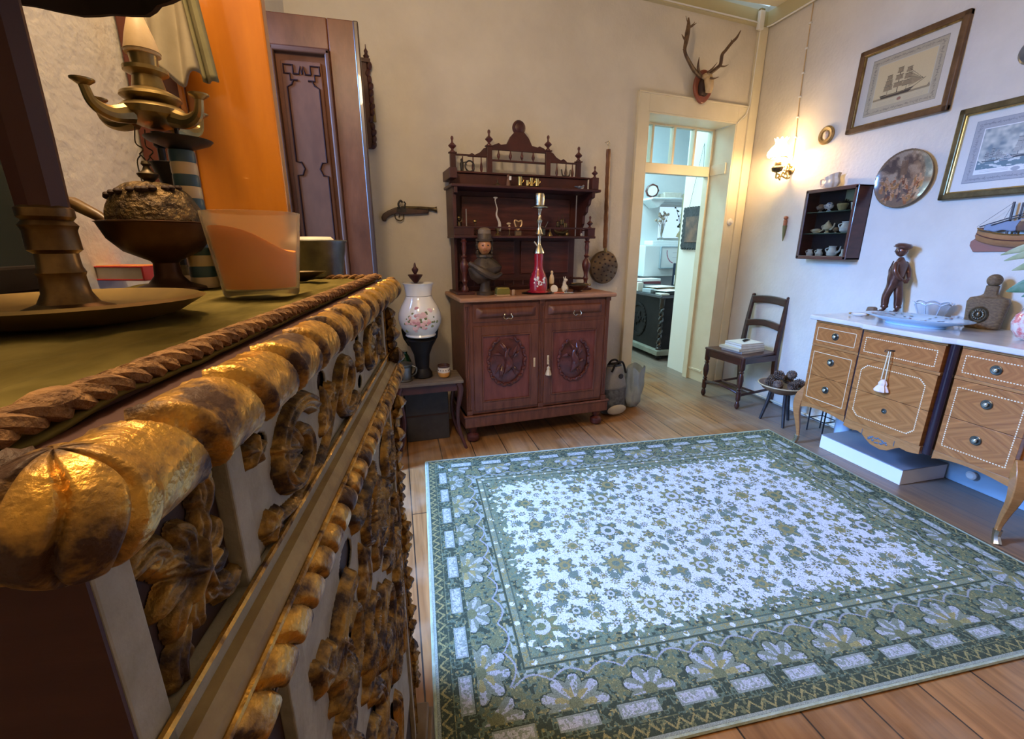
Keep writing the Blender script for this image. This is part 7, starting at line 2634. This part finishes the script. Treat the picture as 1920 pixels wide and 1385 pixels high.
def ship(cv, cx, cz, s, col, sail):
    cv.poly([(cx - .95 * s, cz + .02 * s), (cx - .85 * s, cz - .16 * s), (cx + .70 * s, cz - .16 * s), (cx + .95 * s, cz + .06 * s), (cx + .2 * s, cz - .01 * s)], col)
    cv.line(cx - .9 * s, cz - .05 * s, cx + .85 * s, cz - .03 * s, .03 * s, sail)
    cv.line(cx + .9 * s, cz + .04 * s, cx + 1.45 * s, cz + .34 * s, .03 * s, col)
    for mx, mh in ((-.55, .95), (.0, 1.25), (.5, 1.1)):
        cv.line(cx + mx * s, cz, cx + mx * s, cz + mh * s, .03 * s, col)
        for k in range(3):
            zz = cz + (.22 + k * .30) * s * mh
            ww = (.26 - k * .05) * s
            cv.poly([(cx + mx * s - ww, zz), (cx + mx * s + ww, zz), (cx + mx * s + ww * .86, zz + .24 * s), (cx + mx * s - ww * .86, zz + .24 * s)], sail)
            cv.line(cx + mx * s - ww, zz + .25 * s, cx + mx * s + ww, zz + .25 * s, .02 * s, col)
            cv.line(cx + mx * s - ww, zz, cx + mx * s + ww, zz, .012 * s, col)
            cv.line(cx + mx * s + ww * .5, zz, cx + mx * s + ww * .4, zz + .24 * s, .02 * s, col, .5)
    for k in range(3):
        cv.poly([(cx + (.62 + k * .16) * s, cz + (.1 + k * .06) * s), (cx + (1.3) * s, cz + .30 * s), (cx + (.52 + k * .05) * s, cz + (.95 - k * .2) * s)], sail, .6)
        cv.line(cx + 1.35 * s, cz + .32 * s, cx + .5 * s, cz + (1.05 - .2 * k) * s, .014 * s, col)


def script_band(cv, x0, z0, x1, z1, c, n=60, seed=1, sz=.010):
    rs = random.Random(seed)
    L = math.hypot(x1 - x0, z1 - z0)
    for k in range(n):
        u = (k + rs.random() * .6) / n
        x, z = x0 + (x1 - x0) * u, z0 + (z1 - z0) * u
        a = rs.random() * 6.28
        cv.line(x, z, x + sz * math.cos(a), z + sz * .7 * math.sin(a), .0028, c, .8)
        if rs.random() < .3:
            cv.ell(x, z, sz * .45, sz * .35, c, .7)


# print 1
w1_, h1_ = .595, .485
t = wt('tall_ship_print', 'framed sepia print of a three masted ship, upper of the two ship prints', 'framed print', 2.356, 2.263, .004)
t.rotation_euler = (R(-1.5), 0, RW_)
frame(t, w1_, h1_, .034, M_brownframe, M_gold)
cw_, ch_ = w1_ - .068, h1_ - .068
cv = Canvas(cw_, ch_, .0022, (.52, .48, .40))
cv.rect(.055, .050, cw_ - .055, ch_ - .045, (.20, .18, .14))
cv.rect(.058, .053, cw_ - .058, ch_ - .048, (.36, .31, .21))
cv.rect(.098, .090, cw_ - .098, ch_ - .083, (.44, .40, .30))
cv.rect(.101, .105, cw_ - .101, ch_ - .088, (.50, .40, .22))
for args in ((.07, .068, cw_ - .07, .068), (.07, ch_ - .066, cw_ - .07, ch_ - .066)):
    script_band(cv, *args, (.20, .17, .12), 70, 3)
for args in ((.078, .07, .078, ch_ - .07), (cw_ - .078, .07, cw_ - .078, ch_ - .07)):
    script_band(cv, *args, (.20, .17, .12), 50, 4)
cv.rect(.101, .128, cw_ - .101, .140, (.24, .18, .09))
for k in range(30):
    cv.line(.11 + k * .0105, .130 + .003 * (k % 3), .122 + k * .0105, .134, .0025, (.22, .18, .12))
ship(cv, .240, .150, .105, (.045, .030, .015), (.24, .175, .09))
cv.poly([(.41, .14), (.425, .14), (.42, .152)], (.2, .16, .1))
cv.rect(.101, .090, cw_ - .101, .127, (.46, .39, .24))
cv.ell(cw_ / 2, .110, .012, .009, (.25, .12, .08))
for k in range(4):
    cv.line(.13, .098 + .007 * k, cw_ / 2 - .025, .098 + .007 * k, .0012, (.35, .30, .22), .6)
    cv.line(cw_ / 2 + .025, .098 + .007 * k, cw_ - .13, .098 + .007 * k, .0012, (.35, .30, .22), .6)
cv.noise(.06)
cv.mesh('print', painted('ship_print_paper', .6), t, loc=(-cw_ / 2, -.006, -ch_ / 2))
# print 2
w2_, h2_ = .60, .462
t = wt('sea_battle_print', 'framed blue grey print of ships in rough sea, lower of the two ship prints', 'framed print', 1.998 - w2_ / 2, 1.776, .004)
t.rotation_euler = (R(-1.5), 0, RW_)
frame(t, w2_, h2_, .034, mat('olive_gold_frame', (.10, .075, .03), .3, .5, color2=(.17, .13, .055), nscale=20), mat('bright_gold_slip', (.60, .48, .20), .22, .9))
cw_, ch_ = w2_ - .068, h2_ - .068
cv = Canvas(cw_, ch_, .0022, (.58, .58, .54))
cv.rect(.050, .045, cw_ - .050, ch_ - .042, (.22, .24, .26))
cv.rect(.053, .048, cw_ - .053, ch_ - .045, (.32, .33, .34))
cv.rect(.093, .083, cw_ - .093, ch_ - .083, (.64, .66, .66))
x0, z0_, x1, z1_ = .098, .108, cw_ - .098, ch_ - .088
cv.rect(x0, z0_, x1, z1_, (.36, .42, .42))
m = (cv.X > x0) & (cv.X < x1) & (cv.Z > z0_) & (cv.Z < z1_)
nn = smooth_noise(cv.X, cv.Z, .035, 7) * .6 + smooth_noise(cv.X, cv.Z, .014, 8) * .4
kk = np.clip((nn - .25) / .5, 0, 1)[:, :, None]
cv.a = np.where(m[:, :, None], np.array((.16, .21, .23)) * (1 - kk) + np.array((.50, .52, .47)) * kk, cv.a)
sea = m & (cv.Z < z0_ + .045 + .008 * np.sin(cv.X * 90) + .006 * np.sin(cv.X * 37))
cv.a[sea] = (.12, .19, .22)
nn2 = smooth_noise(cv.X, cv.Z * 2.5, .018, 17)
cv.a[sea & (nn2 > .62)] = (.50, .56, .56)
ship(cv, .155, .150, .042, (.06, .08, .09), (.24, .26, .26))
ship(cv, .30, .160, .078, (.05, .06, .07), (.32, .33, .31))
ship(cv, .215, .143, .022, (.16, .18, .2), (.4, .42, .42))
for args in ((.065, .062, cw_ - .065, .062), (.065, ch_ - .062, cw_ - .065, ch_ - .062)):
    script_band(cv, *args, (.20, .21, .23), 70, 5)
for args in ((.073, .065, .073, ch_ - .065), (cw_ - .073, .065, cw_ - .073, ch_ - .065)):
    script_band(cv, *args, (.20, .21, .23), 45, 6)
cv.ell(cw_ / 2, .094, .018, .010, (.30, .33, .36))
for k in range(3):
    cv.line(.12, .088 + .006 * k, cw_ / 2 - .03, .088 + .006 * k, .0012, (.3, .3, .32), .6)
    cv.line(cw_ / 2 + .03, .088 + .006 * k, cw_ - .12, .088 + .006 * k, .0012, (.3, .3, .32), .6)
cv.noise(.05)
cv.mesh('print', painted('sea_print_paper', .6), t, loc=(-cw_ / 2, -.006, -ch_ / 2))

# ---- round picture plate with a generic crowded scene
PR = .165
t = wt('scenic_wall_plate', 'large glossy plate painted with a brown crowded figure scene', 'wall plate', 2.215, 1.690, .006)
res = .0035
n_ = int(2 * PR / res)
gx_, gz_ = np.meshgrid(np.linspace(-PR, PR, n_ + 1), np.linspace(-PR, PR, n_ + 1))
rr_ = np.hypot(gx_, gz_)
yy_ = -.006 - .022 * np.clip((rr_ / PR), 0, 1) ** 3
cv = Canvas(2 * PR, 2 * PR, res, (.30, .24, .19))
cv.nx = cv.ny = n_
cv.a = np.zeros((n_, n_, 3))
cc = (np.arange(n_) + .5) / n_ * 2 * PR
cv.X, cv.Z = np.meshgrid(cc, cc)
cv.a[:] = (.24, .20, .17)
nn = smooth_noise(cv.X, cv.Z, .045, 41) * .6 + smooth_noise(cv.X, cv.Z, .018, 42) * .4
cv.a[(cv.Z > .15) & (nn > .5)] = (.40, .33, .26)
cv.a[(cv.Z > .15) & (nn > .62)] = (.52, .46, .38)
cv.a[(cv.Z > .15) & (nn < .36)] = (.15, .12, .11)
cv.rect(.13, .19, .17, .27, (.26, .17, .11), .6).ell(.215, .21, .03, .05, (.36, .26, .18), .5)
rs = random.Random(31)
for k in range(60):
    x, z = rs.uniform(.03, .29), rs.uniform(.02, .16)
    c_ = rs.choice(((.38, .16, .08), (.48, .26, .14), (.20, .09, .06), (.55, .38, .26), (.12, .10, .12), (.42, .24, .10)))
    a = rs.uniform(-.9, .9)
    cv.ell(x, z, .008, .020, c_, 1, a)
    cv.ell(x + .012 * math.sin(-a), z + .024, .005, .006, (.58, .38, .26))
    if rs.random() < .5:
        cv.line(x, z + .01, x + rs.uniform(-.025, .025), z + rs.uniform(.0, .03), .005, (.60, .42, .30))
cv.a *= np.array((.62, .52, .44)) * (1 + .15 * (np.random.rand(n_, n_, 1) - .5))
rc = np.hypot(cv.X - PR, cv.Z - PR)
msk = rc < PR
cv.a[rc > PR - .010] = (.18, .12, .07)
grid_mesh('painted_face', np.stack([gx_, yy_, gz_], -1), painted('plate_glaze', .16, coat=.8), t, np.clip(cv.a, 0, 1), msk, smooth=True)
MB().at(rot=(PI / 2, 0, 0)).lathe([(.06, 0), (.10, .004), (PR - .004, .0255), (PR, .028), (PR - .002, .030)], 64, close=False).build('back', mat('plate_back', (.16, .10, .06), .3), t)

# ---- display case with miniatures
cw0, cz0, cW, cH, cD = 2.795, 1.206, .390, .474, .115
t = wt('miniature_display_case', 'dark wooden glazed wall case with three rows of miniature jugs', 'display case', cw0, cz0)
M_case = mat('case_wood', (.050, .014, .010), .35, color2=(.085, .028, .020), nscale=8, stretch=(1, 1, 4), coat=.3)
fwid = .022
MB().box(0, cW, -.006, 0, 0, cH).build('back_board', mat('case_back', (.018, .010, .012), .8), t, smooth=False)
MB().box(0, .012, -cD, -.006, 0, cH).box(cW - .012, cW, -cD, -.006, 0, cH).box(0, cW, -cD, -.006, 0, .012).box(0, cW, -cD, -.006, cH - .012, cH).build('case_sides', M_case, t, smooth=False, bevel=.002)
b = MB()
b.box(-.003, fwid, -cD - .010, -cD, 0, cH).box(cW - fwid, cW + .003, -cD - .010, -cD, 0, cH).box(0, cW, -cD - .010, -cD, -.003, fwid).box(0, cW, -cD - .010, -cD, cH - fwid, cH + .003)
dr_ = b.build('glazed_door', M_case, t, smooth=False, bevel=.004)
MB().box(fwid, cW - fwid, -cD - .005, -cD - .003, fwid, cH - fwid).build('glass', M_pane, dr_, smooth=False)
for z in (.172, .318):
    MB().box(.013, cW - .013, -cD + .010, -.008, z, z + .005).build('glass_shelf', mat('shelf_glass_%d' % int(z * 1000), (.10, .22, .18), .1, trans=.6), t, smooth=False)
M_mini = [mat('mini_white', (.60, .64, .64), .2, coat=.4), mat('mini_cream', (.52, .46, .32), .3), mat('mini_brown', (.20, .13, .08), .4), mat('mini_olive', (.26, .22, .10), .4), mat('mini_bluewhite', (.62, .62, .62), .2, color2=(.12, .16, .30), nscale=60, contrast=(.5, .6))]


def mini(name, lab, x, z, prof, m, handle=True, spout=False, s=1.0, cat='jug', lid=False):
    r = thing(name, lab, cat, (XR + -.062, cw0 - x, cz0 + z), RW_, 'miniatures in the wall case')
    MB().lathe([(a * s, c * s) for a, c in prof], 16).build('body', m, r)
    mx = max(a for a, c in prof) * s
    hh = prof[-1][1] * s
    if handle:
        MB().tube(spl([(-mx * .7, 0, hh * .85), (-mx * 1.55, 0, hh * .7), (-mx * .95, 0, hh * .3)], 4), .0028 * s, 6).build('handle', m, r)
    if spout:
        MB().tube(spl([(mx * .8, 0, hh * .35), (mx * 1.5, 0, hh * .6), (mx * 1.7, 0, hh * .98)], 4), [.006 * s, .004 * s, .003 * s], 6).build('spout', m, r)
    if lid:
        MB().lathe([(.012 * s, hh), (.010 * s, hh + .004), (.003 * s, hh + .008), (.005 * s, hh + .014), (.001, hh + .018)], 12).build('lid', m, r)
    return r


jug = [(.014, 0), (.022, .008), (.024, .022), (.016, .036), (.014, .044), (.018, .052)]
pot = [(.010, 0), (.012, .003), (.005, .010), (.020, .022), (.022, .032), (.015, .044), (.010, .050)]
mini('miniature_jug', 'small white jug, leftmost on the bottom row of the wall case', .058, .014, jug, M_mini[0])
mini('miniature_jug', 'small white jug, second from the left on the bottom row', .135, .014, jug, M_mini[0], s=1.05)
mini('miniature_coffee_pot', 'tall white long spouted pot on the bottom row of the wall case', .235, .014, jug, M_mini[0], True, True, 1.45, 'pot')
mini('miniature_boot', 'small white figure at the right end of the bottom row', .312, .014, [(.016, 0), (.014, .016), (.007, .028), (.008, .055)], M_mini[0], False, s=1.0, cat='ornament')
r = mini('miniature_lamp', 'cream boat shaped oil lamp on the middle row of the wall case', .080, .178, [(.014, 0), (.016, .004), (.026, .016), (.020, .026), (.006, .028)], M_mini[1], True, True, 1.15, 'lamp')
mini('miniature_lidded_pot', 'cream lidded pot in the middle row of the wall case', .165, .178, pot, M_mini[1], True, True, 1.35, 'pot', True)
mini('miniature_brown_pot', 'tiny brown pot on the middle row of the wall case', .232, .178, pot, M_mini[2], True, False, .75, 'pot')
mini('miniature_pitcher', 'bluish white pitcher at the right of the middle row', .298, .178, jug, M_mini[0], True, False, 1.4)
mini('miniature_vase', 'brown and white shell cup, leftmost on the top row', .085, .324, pot, M_mini[2], True, False, 1.05, 'cup')
mini('miniature_blue_jug', 'blue and white handled jug on the top row of the wall case', .150, .324, pot, M_mini[4], True, False, 1.2)
mini('miniature_basket', 'olive bowl with dark spiky top on the top row', .250, .324, [(.014, 0), (.022, .010), (.030, .034), (.028, .040)], M_mini[3], False, s=1.15, cat='bowl')
b = MB()
rs = random.Random(3)
for k in range(14):
    b.tube([(rs.uniform(-.02, .02), rs.uniform(-.015, .015), .040), (rs.uniform(-.03, .03), rs.uniform(-.015, .015), rs.uniform(.055, .075))], .0025, 5)
b.build('spike', M_black, bpy.data.objects['miniature_basket'])
mini('miniature_white_cup', 'white tapered cup at the right end of the top row', .325, .324, [(.008, 0), (.010, .010), (.016, .045), (.018, .048)], M_mini[0], False, s=1.0, cat='cup')
tag(MB().box(-.045, .045, -.004, 0, 0, .075).build('pale_card', mat('greenish_card', (.22, .24, .15), .7), None, smooth=False, loc=(XR - .012, cw0 - .265, cz0 + .385), rot=(0, 0, RW_)), 'pale greenish card at the top right of the wall case', 'card')
# white jug on top of the case
t = wt('cream_shell_jug', 'cream shell shaped jug standing on top of the wall case', 'jug', 2.665, cz0 + cH + .001, .060)
b = MB()


def shell(u, v):
    a = u * 2 * PI
    r = float(np.interp(v, [0, .1, .4, .7, 1], [.028, .040, .055, .045, .052]))
    k = 1 + .10 * math.cos(a * 7 + v * 2)
    return (r * k * math.cos(a), .75 * r * k * math.sin(a), .085 * v + .018 * v * math.cos(a))


b.grid(shell, 48, 14, closed_u=True).add([shell(k / 48, 0) for k in range(48)], [tuple(range(48))])
b.build('body', mat('cream_shell', (.62, .50, .36), .35), t)
MB().tube(spl([(-.04, 0, .07), (-.085, 0, .07), (-.080, 0, .03), (-.045, 0, .02)], 5), .007, 8).build('handle', bpy.data.materials['cream_shell'], t)

# ---- small dagger shaped ornament under the lamp
t = wt('painted_dagger_ornament', 'small painted dagger shaped ornament hanging under the wall lamp', 'ornament', 3.052, 1.43)
MB().lathe([(.012, .02), (.014, .06), (.008, .066), (.016, .078), (.014, .090), (.004, .094)], 12, (0, -.015, 0)).build('grip', mat('orange_grip', (.46, .20, .07), .5, color2=(.3, .05, .04), nscale=30), t)
MB().lathe([(.016, .022), (.014, .0), (.009, -.05), (.002, -.098)], 10, (0, -.012, 0)).build('sheath', mat('olive_sheath', (.16, .15, .05), .5), t)
# edge ornament near the top right
t = wt('dark_round_plaque', 'edge of a dark round plaque high on the right wall at the frame edge', 'wall plaque', 1.755, 2.205)
MB().at(rot=(PI / 2, 0, 0)).lathe([(.05, .0), (.060, .008), (.050, .016), (.001, .016)], 28).build('body', M_pewter, t)

# ---- half ship model
t = wt('half_ship_model', 'wooden half model of a fishing boat with two masts on the right wall', 'ship model', 1.66, 1.36)
M_hull = mat('hull_wood', (.28, .12, .045), .4, color2=(.38, .18, .07), nscale=8)
M_board = mat('pinkish_backboard', (.26, .11, .075), .5)
bb = [(-.142, -.062), (-.12, -.095), (.26, -.085), (.26, -.04), (-.10, -.02), (-.105, .03), (-.118, .032), (-.13, -.01), (-.125, -.025), (-.142, -.04)]
MB().prism(bb, -.012, 0).build('back_board', M_board, t, smooth=False, bevel=.003)
b = MB()


def hull(u, v):
    x = -.118 + .40 * u
    top = .028 - .038 * math.sin(PI * min(1, u * 1.0)) ** .8
    bot = -.072
    w_ = .055 * math.sin(PI * min(.98, u * .86 + .03)) ** .6
    a = v * PI / 2
    return (x, -.010 - w_ * math.cos(a) ** .7, top + (bot - top) * math.sin(a) * (.55 + .45 * math.sin(PI * min(1, u * .9 + .05))))


b.grid(hull, 40, 14)
b.build('hull', M_hull, t)
b = MB().tube([hull(u / 30, 0) for u in range(31)], .004, 6)
b.build('gunwale', M_gold, t)
b = MB().tube([hull(u / 30, .30) for u in range(31)], .003, 6)
b.build('planking_line', M_darkwood, t)
MB().grid(lambda u, v: (-.10 + .36 * u, -.012 - .040 * v, .012 - .030 * math.sin(PI * min(1, u)) + .004), 20, 4).build('deck', mat('deck_dark', (.06, .045, .035), .7), t, solid=.003)
M_mast = mat('grey_mast', (.05, .06, .075), .5)
b = MB().tube([(.015, -.035, -.02), (.010, -.035, .150)], .0055, 8).tube([(.040, -.02, -.01), (.038, -.02, .145)], .0045, 8)
b.build('mast', M_mast, t)
b = MB().tube([(-.108, -.03, .034), (.10, -.04, .105)], .003, 6).tube([(-.05, -.05, .04), (.12, -.045, .10)], .003, 6).build('spar', M_mast, t)
MB().tube([(-.12, -.03, .034), (.010, -.035, .148)], .0008, 4).tube([(-.02, -.03, .05), (.010, -.035, .148)], .0008, 4).build('rigging', M_mast, t)
b = MB()
b.grid(lambda u, v: (-.085 + .15 * u, -.035 - .010 * math.sin(PI * u), .012 + .055 * v * (.5 + .5 * u) + .004 * math.sin(u * 14)), 18, 6)
b.build('furled_sail', mat('blue_grey_sail', (.20, .25, .34), .8), t, solid=.006)
b = MB().lathe([(.045, .01), (.048, .03), (.040, .055), (.020, .068)], 16, (.09, -.03, 0), sy=.6)
b.build('cabin', mat('cabin_brown', (.10, .055, .04), .5), t)
MB().tube([(.13, -.05, .062), (.07, -.058, .058)], .006, 6).build('cabin_trim', M_bone, t)
